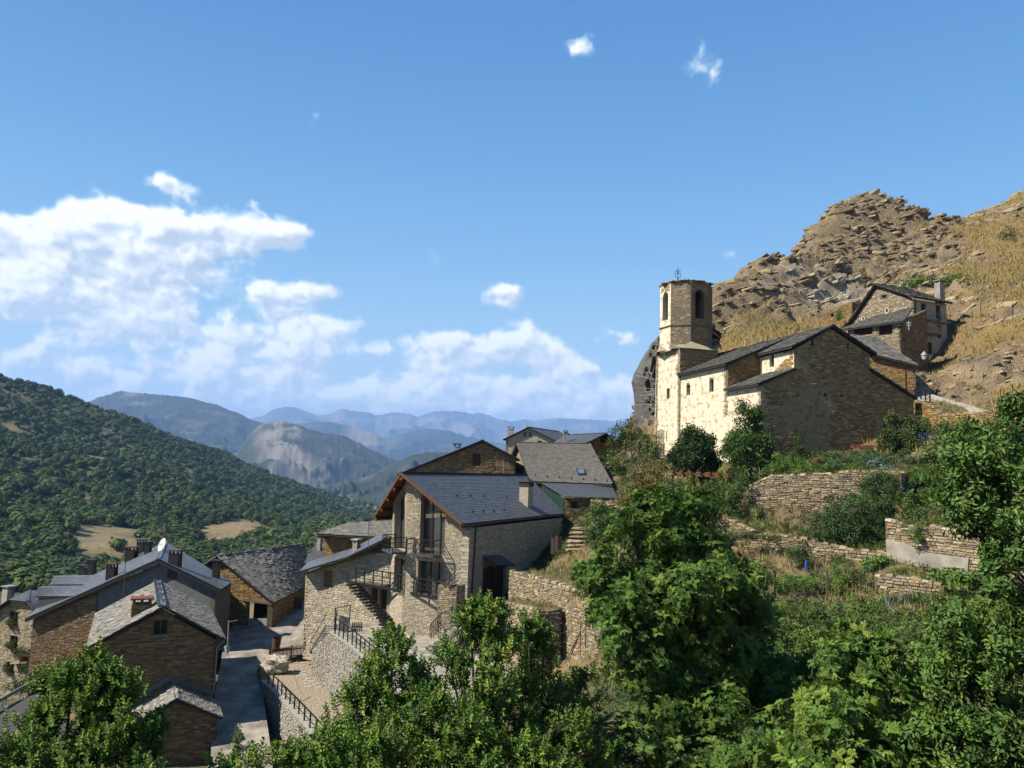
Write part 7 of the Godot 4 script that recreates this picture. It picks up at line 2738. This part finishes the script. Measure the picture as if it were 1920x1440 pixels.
# lobes: [px, py, rx, ry, d] with the radii in photo pixels at that depth
func plant(label: String, called: String, category: String, lobes: Array, root: Vector3, kind: String, size: float, fill: float, cols: Array, up := .6, trunk := .1, mat := "leaf", clumps := false) -> void:
	var t := thing(called, label, category, root)
	var pl := [[], []]
	var tn := [[], []]
	var n := FastNoiseLite.new()
	n.seed = int(lobes[0][0])
	n.frequency = 1.0
	n.fractal_octaves = 3
	var mb := MB.new()
	var top_y := -1e9
	var low_y := 1e9
	for l in lobes:
		top_y = maxf(top_y, at(l[0], l[1] - l[3], l[4]).y)
		low_y = minf(low_y, at(l[0], l[1] + l[3], l[4]).y)
	if clumps:
		var more := []
		for l in lobes:
			more.append([l[0], l[1], l[2] * .74, l[3] * .74, l[4]])
			for k in 7:
				var d := Vector3(rng.randfn(), rng.randfn() * .9 + .15, rng.randfn()).normalized()
				var f := rng.randf_range(.30, .46)
				more.append([l[0] + d.x * l[2] * .74, l[1] - d.y * l[3] * .74, l[2] * f, l[3] * f, l[4] - d.z * (l[2] + l[3]) * .37 * l[4] / FOC])
		lobes = more
	var fork := root.lerp(at(lobes[0][0], lobes[0][1], lobes[0][4]), .35)
	if trunk > 0:
		mb.tube(root - Vector3.UP * .4, fork, trunk, trunk * .75, 9)
	for l in lobes:
		var m: float = l[4] / FOC
		var c := at(l[0], l[1], l[4])
		var rad := Vector3(l[2] * m, l[3] * m, (l[2] + l[3]) * .5 * m)
		if trunk > 0 and not (clumps and rng.randf() > .35):
			var mid := fork.lerp(c, .55) + Vector3(rng.randfn(), rng.randfn() * .5, rng.randfn()) * rad.x * .2
			mb.tube(fork, mid, trunk * .6, trunk * .35, 7)
			mb.tube(mid, c + Vector3.UP * rad.y * .3, trunk * .35, trunk * .12, 6)
			for b in 7:
				var d := Vector3(rng.randfn(), rng.randf_range(-.2, 1.0), rng.randfn()).normalized()
				mb.tube(mid.lerp(c, rng.randf()), c + d * rad * .8, trunk * .16, trunk * .04, 5, false)
		var area := 4.0 * PI * pow((pow(rad.x * rad.y, 1.6) + pow(rad.x * rad.z, 1.6) + pow(rad.y * rad.z, 1.6)) / 3.0, 1.0 / 1.6)
		var count := int(clampf((1.9 if clumps else 2.9) * fill * area / (size * size), 16, 6000))
		for i in count:
			var d := Vector3(rng.randfn(), rng.randfn(), rng.randfn()).normalized()
			var lumpy := 1.0 + n.get_noise_3d(d.x * 1.3 + l[0], d.y * 1.3, d.z * 1.3) * .42 + n.get_noise_3d(d.x * 4.0, d.y * 4.0 + l[1], d.z * 4.0) * .22
			var rr := pow(rng.randf(), .38) * lumpy
			var p := c + d * rad * rr
			if n.get_noise_3d(p.x * 1.1 / size * .35, p.y * 1.1 / size * .35, p.z * 1.1 / size * .35) < -.30:
				continue
			var dir := (d * .75 + Vector3.UP * up + Vector3(rng.randfn(), rng.randfn(), rng.randfn()) * .35).normalized()
			var b := Basis(Quaternion(Vector3.UP, dir)) * Basis(Vector3.UP, rng.randf() * TAU)
			var sc := size * rng.randf_range(.65, 1.2)
			var k := rng.randi() % 2
			pl[k].append(Transform3D(b.scaled(Vector3.ONE * sc), p - dir * sc * .4))
			var col: Color = cols[rng.randi() % cols.size()]
			tn[k].append(vary(col, .2))
	if trunk > 0:
		part(mb, "trunk", M.bark, t)
	for k in 2:
		if pl[k].size():
			many(spray(kind, k + 1), M[mat], pl[k], tn[k], "crown" if trunk > 0 else "foliage", t)

func below(px: float, d: float) -> Vector3:
	var p := at(px, 900, d)
	p.y = ground_y(p.x, p.z)
	return p

func build_plants() -> void:
	var mid := [Color(0.115, 0.209, 0.035), Color(0.089, 0.169, 0.030), Color(0.146, 0.240, 0.041), Color(0.076, 0.146, 0.030), Color(0.182, 0.257, 0.043)]
	var fresh := [Color(0.169, 0.270, 0.046), Color(0.135, 0.236, 0.041), Color(0.209, 0.304, 0.051), Color(0.108, 0.196, 0.036), Color(0.270, 0.324, 0.057)]
	var deep := [Color(0.055, 0.101, 0.029), Color(0.043, 0.083, 0.026), Color(0.068, 0.120, 0.031), Color(0.078, 0.133, 0.033)]
	var walnut := [Color(0.088, 0.169, 0.039), Color(0.072, 0.137, 0.031), Color(0.114, 0.198, 0.047), Color(0.137, 0.208, 0.043)]
	var olive := [Color(0.125, 0.160, 0.048), Color(0.094, 0.130, 0.037), Color(0.163, 0.188, 0.056), Color(0.073, 0.107, 0.033)]
	var russet := [Color(0.196, 0.149, 0.046), Color(0.149, 0.136, 0.039), Color(0.224, 0.132, 0.052), Color(0.115, 0.129, 0.034), Color(0.172, 0.167, 0.052)]
	# foreground trees
	plant("large leafy tree with dark shaded right side below the churchyard", "broadleaf_tree", "tree", [[1255, 1120, 130, 120, 21], [1205, 1010, 85, 95, 21], [1290, 1000, 85, 92, 21.5], [1345, 1090, 95, 95, 21.5], [1160, 1120, 85, 85, 20.5], [1190, 1220, 95, 90, 20], [1330, 1210, 130, 110, 21], [1410, 1170, 70, 90, 22], [1280, 1330, 150, 110, 20.5], [1420, 1300, 80, 90, 22], [1225, 950, 45, 48, 21], [1300, 945, 40, 45, 21.5], [1120, 1080, 50, 55, 20.5]], below(1290, 21), "ash", .25, .75, mid, .35, .16, "leaf", true)
	plant("young tree with upright shoots in front of the yard railing", "young_tree", "tree", [[738, 1290, 92, 66, 17], [738, 1230, 54, 44, 17], [800, 1300, 60, 60, 17], [690, 1340, 85, 60, 16.5], [610, 1405, 85, 50, 16], [780, 1380, 100, 80, 16.5], [560, 1432, 50, 26, 15.5], [660, 1420, 100, 50, 16]], below(690, 16.5), "shoot", .33, .62, fresh + mid, 1.1, .07, "leaf", true)
	plant("young tree with tall leader in front of the tall house pier", "young_tree", "tree", [[900, 1225, 84, 70, 17.5], [920, 1158, 42, 50, 17.5], [870, 1290, 80, 70, 17], [940, 1310, 80, 80, 17], [880, 1400, 110, 70, 16.5], [985, 1400, 70, 60, 17], [885, 1165, 22, 32, 17.5]], below(915, 17), "shoot", .33, .62, fresh + mid, 1.1, .07, "leaf", true)
	plant("young tree with thin top in front of the sunlit wall", "young_tree", "tree", [[1005, 1250, 60, 62, 18.5], [998, 1190, 30, 40, 18.5], [1020, 1330, 60, 70, 18], [1060, 1400, 80, 60, 18], [1080, 1310, 55, 55, 19]], below(1030, 18), "shoot", .33, .55, mid + fresh, 1.1, .06, "leaf", true)
	plant("bushy young tree in front of the small brown house", "young_tree", "tree", [[150, 1320, 85, 58, 16.5], [205, 1300, 60, 50, 16.5], [186, 1258, 26, 34, 16.5], [110, 1275, 45, 36, 16.5], [60, 1350, 60, 36, 16], [120, 1390, 110, 70, 16], [225, 1385, 60, 60, 16], [30, 1420, 70, 40, 15.5], [272, 1400, 34, 52, 16.5], [180, 1430, 120, 40, 15.5], [292, 1372, 18, 24, 16.5], [240, 1300, 26, 30, 17]], below(150, 16), "shoot", .33, .62, fresh + mid, 1.0, .08, "leaf", true)
	plant("tips of a small bush at the lane edge", "small_bush", "bush", [[455, 1432, 45, 22, 17], [490, 1425, 35, 22, 17.5], [420, 1440, 30, 16, 17]], below(455, 17), "shoot", .4, .5, fresh, 1.1, .03)
	plant("light green ash sapling thicket below the vegetable garden", "ash_thicket", "tree", [[1610, 1260, 85, 66, 15.5], [1560, 1340, 90, 80, 15], [1655, 1330, 95, 85, 15.5], [1600, 1405, 130, 60, 14.5], [1705, 1400, 80, 70, 15], [1515, 1405, 60, 50, 15.5], [1590, 1205, 40, 40, 16], [1650, 1220, 36, 36, 16]], below(1610, 15.5), "ash", .25, .65, mid + fresh, .5, .06, "leaf", true)
	plant("walnut tree crown spreading along the right garden walls", "walnut_tree", "tree", [[1835, 880, 75, 72, 14.5], [1895, 850, 55, 80, 14], [1850, 960, 75, 66, 14.5], [1905, 1000, 50, 80, 14], [1790, 930, 40, 44, 15], [1905, 770, 26, 34, 14], [1815, 820, 36, 36, 15], [1870, 1050, 26, 26, 14], [1950, 920, 60, 120, 13.5]], below(2180, 14), "broad", .26, .60, walnut, .1, .07, "leaf", true)
	plant("lower walnut boughs and scrub in the right hand corner", "walnut_tree", "tree", [[1830, 1200, 95, 76, 15], [1885, 1290, 80, 95, 14.5], [1785, 1270, 66, 72, 15], [1850, 1390, 100, 76, 14], [1745, 1360, 56, 66, 14.5], [1905, 1170, 40, 60, 15], [1930, 1400, 70, 80, 14]], below(1850, 14.5), "broad", .26, .6, walnut + mid, .15, .12, "leaf", true)
	plant("shaded undergrowth below the large leafy tree", "undergrowth_bush", "bush", [[1180, 1390, 100, 60, 19], [1090, 1430, 90, 40, 18], [1330, 1420, 120, 50, 19], [1450, 1410, 80, 60, 19], [1480, 1330, 50, 50, 21]], below(1250, 19), "ash", .28, .5, mid + deep, .5, .04)
	plant("broad leafy sapling filling the bank below the yard", "young_tree", "tree", [[820, 1360, 80, 70, 15.5], [720, 1400, 100, 60, 15], [640, 1430, 90, 36, 14.5], [900, 1420, 120, 50, 15], [1000, 1430, 80, 50, 15.5], [1080, 1400, 60, 60, 16.5]], below(830, 15), "shoot", .33, .75, fresh + mid, .9, .06, "leaf", true)
	plant("dense hazel thicket between the large tree and the ash saplings", "hazel_thicket", "tree", [[1490, 1290, 56, 56, 21], [1470, 1380, 70, 60, 19], [1540, 1250, 44, 40, 21], [1520, 1420, 80, 50, 17.5], [1420, 1430, 80, 40, 18]], below(1490, 20), "ash", .26, .7, mid, .5, .06, "leaf", true)
	plant("dense scrub trees between the ash saplings and the walnut", "hazel_thicket", "tree", [[1720, 1260, 52, 50, 20], [1690, 1210, 44, 34, 22], [1750, 1310, 50, 50, 18], [1760, 1200, 44, 34, 21], [1800, 1150, 44, 26, 24], [1870, 1130, 60, 30, 22]], below(1730, 20), "ash", .26, .7, mid + olive, .5, .05, "leaf", true)
	# churchyard and garden
	plant("dark round tree at the foot of the bell tower", "churchyard_tree", "tree", [[1300, 815, 28, 32, 67], [1298, 845, 42, 38, 67], [1305, 872, 46, 28, 67], [1278, 862, 26, 26, 66], [1322, 840, 24, 32, 67]], below(1302, 67), "bush", .95, .85, deep, .4, .12, "leaf", true)
	plant("taller green tree against the church gable corner", "churchyard_tree", "tree", [[1406, 782, 24, 32, 66], [1400, 820, 40, 40, 66], [1415, 855, 44, 40, 66], [1385, 850, 34, 36, 65.5], [1392, 890, 46, 28, 65], [1430, 830, 22, 32, 66]], below(1402, 66), "bush", .95, .85, deep + mid, .4, .12, "leaf", true)
	plant("pale leaning shrub by the terrace wall corner", "shrub", "shrub", [[1425, 892, 30, 12, 62], [1440, 905, 16, 12, 61]], below(1425, 62), "grass", .9, .8, [Color(.22, .21, .13), Color(.17, .17, .10)], .3, .04)
	plant("green bush at the churchyard edge above the terrace wall", "shrub", "shrub", [[1480, 868, 30, 22, 63], [1462, 880, 16, 14, 62], [1508, 878, 22, 14, 63]], below(1480, 63), "bush", .7, .7, mid, .5, .04)
	plant("flowering garden bed along the church gable", "flower_bed", "plants", [[1545, 874, 36, 15, 64], [1600, 868, 40, 14, 65], [1640, 862, 34, 14, 66], [1690, 866, 34, 18, 65], [1570, 856, 30, 9, 67], [1625, 850, 36, 8, 68], [1730, 862, 26, 16, 64]], below(1600, 65), "bush", .55, .75, [Color(.08, .13, .035), Color(.10, .15, .05), Color(.12, .16, .09), Color(.065, .11, .03)], .5, 0.0)
	plant("red blossoms at the foot of the church gable", "flower_bed", "plants", [[1618, 838, 26, 3, 68.5], [1535, 864, 10, 5, 64], [1585, 858, 8, 4, 66]], below(1610, 68.5), "bush", .4, .5, [Color(.36, .05, .04), Color(.30, .08, .06), Color(.10, .12, .03), Color(.42, .11, .07)], .5, 0.0)
	plant("small dark climbing plant on the church gable foot", "shrub", "shrub", [[1498, 830, 9, 16, 69], [1503, 848, 12, 12, 69]], below(1500, 69), "bush", .6, .7, deep, .5, .03)
	plant("olive green tree beside the church right corner", "churchyard_tree", "tree", [[1690, 800, 32, 28, 69], [1672, 825, 26, 26, 68], [1700, 832, 30, 26, 68], [1724, 798, 18, 26, 70], [1690, 860, 16, 20, 67]], below(1692, 68), "bush", .85, .7, olive, .5, .09, "leaf", true)
	plant("leafy bush below the pale track wall", "shrub", "shrub", [[1790, 812, 40, 30, 64], [1835, 830, 40, 36, 60], [1770, 850, 40, 30, 60], [1815, 868, 50, 28, 56], [1870, 800, 26, 26, 62]], below(1800, 62), "broad", .6, .6, mid + olive, .4, .06)
	plant("bright green herb patch on the upper terrace", "herb_patch", "plants", [[1735, 900, 50, 14, 58], [1700, 905, 30, 12, 58], [1775, 892, 24, 12, 58]], below(1735, 58), "grass", .8, 1.3, [Color(.075, .16, .022), Color(.095, .18, .03), Color(.06, .13, .02)], .9, 0.0)
	plant("blue green cabbages on the upper terrace", "cabbages", "plants", [[1660, 880, 20, 9, 60], [1698, 918, 14, 12, 56], [1640, 866, 16, 6, 62]], below(1670, 59), "broad", .5, .9, [Color(.16, .23, .19), Color(.13, .19, .16)], .7, 0.0)
	plant("dark ivy mass tumbling over the terrace walls", "ivy", "ivy", [[1640, 905, 36, 28, 55], [1645, 950, 42, 50, 54], [1598, 968, 56, 48, 52.5], [1640, 1005, 44, 40, 52], [1560, 1000, 54, 38, 51.5], [1525, 1022, 38, 18, 51], [1590, 1025, 60, 22, 51], [1668, 920, 20, 36, 54]], below(1610, 53), "bush", .62, .95, deep + [Color(.04, .085, .018)], .1, .06)
	plant("garden shrubs on the terrace right of the ivy", "shrub", "shrub", [[1715, 945, 34, 26, 52], [1760, 930, 36, 24, 52], [1730, 972, 40, 24, 50], [1690, 985, 16, 20, 51], [1780, 965, 36, 26, 49]], below(1730, 52), "bush", .6, .75, mid + olive, .4, .04)
	plant("dry brown shrub on the right terrace", "shrub", "shrub", [[1768, 950, 26, 12, 50.5], [1690, 965, 10, 22, 51]], below(1765, 50.5), "grass", .7, .9, [Color(.24, .17, .08), Color(.18, .14, .06)], .6, 0.0)
	plant("mixed green hedge on the churchyard edge above the terrace wall", "hedge", "hedge", [[1530, 880, 34, 12, 60], [1575, 878, 34, 10, 59], [1445, 885, 20, 14, 61.5], [1612, 876, 26, 12, 58.5], [1500, 886, 24, 8, 60.5]], below(1540, 60), "bush", .5, .8, mid + olive, .5, 0.0)
	plant("weedy growth along the foot of the tall terrace wall", "scrub", "scrub", [[1440, 985, 40, 10, 55], [1480, 992, 40, 8, 54], [1385, 985, 26, 14, 55], [1420, 960, 14, 16, 57.5]], below(1440, 55), "grass", .6, .9, olive + [Color(.30, .24, .10)], .8, 0.0)
	plant("leafy scrub between the tree and the bean row", "scrub", "scrub", [[1440, 1080, 30, 26, 42], [1425, 1120, 30, 30, 38], [1450, 1150, 40, 30, 36], [1600, 1150, 40, 22, 38], [1680, 1185, 50, 26, 34], [1600, 1215, 50, 28, 31], [1440, 1230, 40, 40, 30], [1760, 1150, 40, 24, 36]], below(1440, 38), "bush", .42, .75, mid + olive, .5, .03)
	plant("green creeper on the top of the right terrace wall", "creeper", "creeper", [[1700, 985, 22, 10, 47], [1740, 986, 30, 9, 46], [1790, 996, 26, 9, 45], [1840, 1004, 26, 10, 43.5]], below(1740, 47), "bush", .45, .8, olive + mid, .3, 0.0)
	plant("grass and herbs on the bank below the right terrace wall", "herb_patch", "plants", [[1700, 1088, 40, 8, 44], [1830, 1098, 60, 8, 40], [1760, 1120, 50, 10, 40], [1880, 1115, 40, 12, 37]], below(1760, 41), "grass", .5, 1.0, olive + fresh, .9, 0.0)
	plant("shrubs on the slope below the pale track", "shrub", "shrub", [[1740, 850, 24, 14, 66], [1780, 880, 40, 20, 58], [1830, 905, 40, 24, 52], [1720, 885, 30, 14, 61]], below(1780, 60), "bush", .6, .75, mid + olive, .5, .03)
	plant("ivy and brambles hanging over the middle terrace wall", "brambles", "brambles", [[1400, 1004, 26, 10, 51], [1450, 1010, 20, 9, 50.5], [1500, 1040, 22, 20, 48.5], [1360, 1010, 24, 20, 50]], below(1430, 51), "bush", .42, .8, olive + deep, .2, 0.0)
	plant("green weeds at the foot of the right terrace wall", "weeds", "weeds", [[1700, 1075, 30, 9, 44], [1760, 1082, 30, 8, 42], [1870, 1070, 20, 14, 40], [1720, 1000, 18, 14, 45.5]], below(1740, 43), "bush", .4, .8, mid + olive, .5, 0.0)
	# shrubs round the tower foot and annex
	plant("yellow green shrub left of the tower foot", "shrub", "shrub", [[1180, 815, 34, 34, 92], [1205, 850, 30, 32, 90], [1160, 832, 22, 26, 93]], below(1185, 92), "bush", 1.1, .75, [Color(.11, .135, .03), Color(.085, .115, .03), Color(.06, .09, .025)], .6, .08)
	plant("dark green shrub against the tower foot", "shrub", "shrub", [[1225, 845, 20, 32, 87], [1215, 872, 24, 20, 86], [1150, 862, 34, 22, 88], [1175, 880, 40, 20, 86]], below(1215, 87), "bush", 1.0, .8, deep + olive, .5, .07)
	plant("russet brown shrub beside the orange pergola", "shrub", "shrub", [[1205, 892, 34, 28, 73], [1225, 915, 34, 30, 72], [1190, 930, 36, 28, 71], [1215, 955, 30, 18, 70], [1240, 880, 16, 18, 73]], below(1210, 72), "bush", .8, .7, russet, .5, .06)
	plant("dense green shrub right of the annex wall", "shrub", "shrub", [[1122, 965, 24, 28, 66], [1145, 985, 34, 30, 64], [1120, 1005, 26, 26, 63], [1170, 1000, 36, 26, 62], [1150, 965, 30, 20, 67]], below(1140, 65), "bush", .75, .85, mid + deep, .5, .06)
	plant("green shrubs under the orange pergola", "shrub", "shrub", [[1265, 925, 38, 30, 60], [1310, 930, 36, 28, 60], [1345, 925, 34, 30, 60], [1380, 935, 30, 36, 58.5], [1240, 960, 40, 26, 58], [1300, 962, 50, 24, 56], [1395, 905, 24, 20, 60], [1340, 960, 36, 22, 56]], below(1310, 59), "bush", .72, .75, mid + olive + deep, .6, .05)
	plant("tall yellowing sapling through the pergola beam", "shrub", "shrub", [[1304, 890, 9, 14, 57], [1300, 915, 14, 16, 57], [1325, 985, 22, 20, 54]], below(1304, 57), "shoot", .8, .7, [Color(.2, .22, .04), Color(.13, .17, .03)], 1.0, .03)
	# lower vegetable garden
	plant("clipped green bean row behind the garden wire fence", "bean_row", "plants", [[1490, 1093, 36, 17, 44], [1530, 1090, 26, 16, 44.5], [1465, 1100, 18, 16, 43]], below(1500, 44), "bush", .5, .9, mid + fresh, .5, 0.0)
	plant("upright vine climbing its pole in the vegetable garden", "vine", "plants", [[1575, 1070, 18, 28, 45], [1572, 1105, 24, 28, 44], [1590, 1125, 20, 18, 43]], below(1575, 44), "bush", .5, .85, mid, .5, .03)
	plant("broad leaved courgette patch under the concrete panel", "courgette_patch", "plants", [[1650, 1055, 24, 9, 47], [1635, 1062, 18, 9, 46.5], [1840, 1085, 50, 7, 40], [1780, 1078, 40, 6, 42], [1885, 1092, 30, 6, 38]], below(1650, 46.5), "broad", .45, .9, mid, .8, 0.0)
	plant("blue grey leek bed beside the water barrel", "leek_bed", "plants", [[1690, 1126, 34, 9, 41], [1720, 1122, 22, 8, 41], [1665, 1130, 18, 8, 41]], below(1690, 41), "grass", .7, 1.4, [Color(.10, .16, .13), Color(.13, .19, .15)], .9, 0.0)
	plant("olive scrub on the bank below the bean row", "scrub", "scrub", [[1500, 1150, 46, 30, 38], [1545, 1150, 44, 30, 38], [1475, 1195, 46, 40, 34], [1530, 1205, 50, 44, 33], [1620, 1130, 30, 16, 41], [1640, 1160, 40, 26, 37], [1590, 1180, 44, 30, 35], [1700, 1160, 40, 20, 36], [1745, 1190, 40, 30, 33]], below(1530, 36), "bush", .5, .7, olive + mid, .5, .04)
	plant("trailing scrub beside the low rubble wall", "scrub", "scrub", [[1640, 1105, 30, 18, 43.5], [1610, 1085, 20, 20, 44.5], [1660, 1090, 14, 10, 44]], below(1635, 43.5), "bush", .5, .7, olive, .5, .03)
	plant("dark bush behind the small house corner on the left", "shrub", "shrub", [[42, 1270, 12, 22, 74], [35, 1290, 18, 12, 73]], below(40, 74), "bush", .8, .8, deep, .5, .04)
	plant("green bush on the lower lane verge", "shrub", "shrub", [[445, 1385, 8, 22, 53], [440, 1410, 14, 16, 51]], on_level(444, 1410, -18.3), "bush", .6, .7, olive, .6, .02)
	plant("green bushes on the hill above the crag house", "hill_bush", "shrub", [[1708, 530, 24, 9, 119], [1735, 524, 24, 12, 119], [1775, 526, 30, 12, 118], [1805, 524, 18, 9, 117]], at(1750, 540, 118), "bush", 1.2, .8, mid, .6, .05)
	plant("solitary bush high on the right skyline slope", "hill_bush", "shrub", [[1896, 440, 14, 20, 141], [1890, 460, 20, 16, 140]], at(1893, 475, 140), "bush", 1.3, .6, olive, .6, .08)
	plant("small green tuft below the white rock", "hill_bush", "shrub", [[1498, 566, 9, 8, 121], [1572, 590, 6, 14, 109]], at(1498, 574, 121), "bush", 1.0, .7, mid, .6, .03)
	scatter()

func scatter() -> void:
	# dry grass on the rock hill
	var white := at(1560, 560, 126)
	var r := RandomNumberGenerator.new()
	r.seed = 41
	var pl := []
	var tn := []
	for k in 46000:
		var x := r.randf_range(16, 130)
		var z := r.randf_range(-62, -200)
		var p := Vector3(x, 0, z)
		if r.randf() < rockiness(p) * .80:
			continue
		p.y = crag_y(x, z) - .05
		var s := r.randf_range(.45, 1.0)
		pl.append(Transform3D(Basis(Vector3.UP, r.randf() * TAU).scaled(Vector3(s * 1.3, s * .8, s * 1.3)), p))
		var v := nz2.get_noise_2d(x * .8, z * .8) + r.randf_range(-.2, .2)
		tn.append(vary(Color(.42, .30, .12).lerp(Color(.27, .22, .085), clampf(v + .4, 0, 1)), .18))
	var o := many(spray("grass", 1), M.grass, pl, tn, "dry_grass", self)
	o.set_meta("label", "ochre dry grass growing over the rock hill")
	o.set_meta("category", "grass")
	# bedded ledges: long slabs that all share the dip of the rock, and loose pieces below them
	pl = []
	tn = []
	for k in 21000:
		var x := r.randf_range(16, 132)
		var z := r.randf_range(-62, -205)
		var p := Vector3(x, 0, z)
		var m := rockiness(p)
		if r.randf() > m * .95 + .03:
			continue
		p.y = crag_y(x, z)
		var dip := .30 + nz1.get_noise_2d(x, z) * .5 + r.randfn() * .06
		var face := deg_to_rad(-20.0 + nz1.get_noise_2d(x + 70.0, z) * 60.0 + r.randfn() * 12.0)
		var b := Basis(Vector3.UP, face) * Basis(Vector3(0, 0, 1), dip) * Basis(Vector3(1, 0, 0), .18 + r.randfn() * .07)
		var huge := r.randf() < .025 and m > .45
		var ledge := huge or r.randf() < .45 and m > .35
		var near_k := clampf(-z / 150.0, .45, 1.1)
		var w := (r.randf_range(.8, 3.0) if ledge else r.randf_range(.2, .8)) * near_k
		var th := r.randf_range(.14, .5) * near_k if ledge else w * r.randf_range(.2, .4)
		var dp := r.randf_range(.6, 1.4) * near_k if ledge else w * .7
		if huge:
			w = r.randf_range(2.5, 5.0) * near_k
			th = r.randf_range(.4, .9) * near_k
			dp = r.randf_range(1.6, 3.0) * near_k
		pl.append(Transform3D(b.scaled_local(Vector3(w, th, dp)), p - b.z * dp * (.86 if huge else .82 if ledge else .5) - Vector3.UP * th * .15))
		var q := rock_color(p) * ALB * 1.08
		tn.append(vary(q, .2))
	for i in 4:
		var sub := []
		var st := []
		for j in range(i, pl.size(), 4):
			sub.append(pl[j])
			st.append(tn[j])
		o = many(stone_meshes[i], M.stone, sub, st, numbered("rock_ledges"), self)
		o.set_meta("label", ["brown bedded rock ledges of the hill", "split slabs among the hill ledges", "angular outcrops among the hill ledges", "weathered rock pieces among the hill ledges"][i])
		o.set_meta("category", "rocks")
	# grass and weeds on the near banks
	pl = []
	tn = []
	var gpl := []
	var gtn := []
	for k in 52000:
		var x := r.randf_range(-24, 48)
		var z := r.randf_range(-10, -84)
		if x < 1.0 and z < -41 and x + z * -.1 < 3:
			continue
		var p := Vector3(x, near.y(x, z) - .2, z)
		var v := nz1.get_noise_2d(x * 2 + 90, z * 2) + .12 + r.randf_range(-.25, .25)
		if v > .12:
			if r.randf() < .55:
				var s := r.randf_range(.35, .75)
				gpl.append(Transform3D(Basis(Vector3.UP, r.randf() * TAU).scaled(Vector3.ONE * s), p))
				gtn.append(vary([Color(.07, .11, .025), Color(.09, .12, .035), Color(.05, .08, .022)][r.randi() % 3], .25))
		elif r.randf() < .7:
			var s := r.randf_range(.3, .6)
			pl.append(Transform3D(Basis(Vector3.UP, r.randf() * TAU).scaled(Vector3(s * 1.2, s, s * 1.2)), p))
			tn.append(vary(Color(.34, .255, .12).lerp(Color(.16, .17, .06), clampf(v * 2.0 + .6, 0, 1)), .2))
	for q in beds:
		for k in int((q[0] - q[1]).length() * (q[0] - q[3]).length() * 9.0):
			var f := r.randf()
			var p: Vector3 = q[0].lerp(q[1], f).lerp(q[3].lerp(q[2], f), r.randf())
			if r.randf() < .35:
				gpl.append(Transform3D(Basis(Vector3.UP, r.randf() * TAU).scaled(Vector3.ONE * r.randf_range(.25, .5)), p - Vector3.UP * .08))
				gtn.append(vary([Color(.09, .13, .03), Color(.11, .14, .04), Color(.065, .10, .025)][r.randi() % 3], .25))
			else:
				pl.append(Transform3D(Basis(Vector3.UP, r.randf() * TAU).scaled(Vector3.ONE * r.randf_range(.25, .55)), p - Vector3.UP * .05))
				tn.append(vary(Color(.38, .28, .13).lerp(Color(.18, .18, .06), r.randf()), .2))
	o = many(spray("grass", 2), M.grass, pl, tn, "bank_grass", self)
	o.set_meta("label", "dry tufted grass on the garden banks")
	o.set_meta("category", "grass")
	o = many(spray("bush", 2), M.leaf, gpl, gtn, "weeds", self)
	o.set_meta("label", "low green weeds covering the garden banks")
	o.set_meta("category", "weeds")
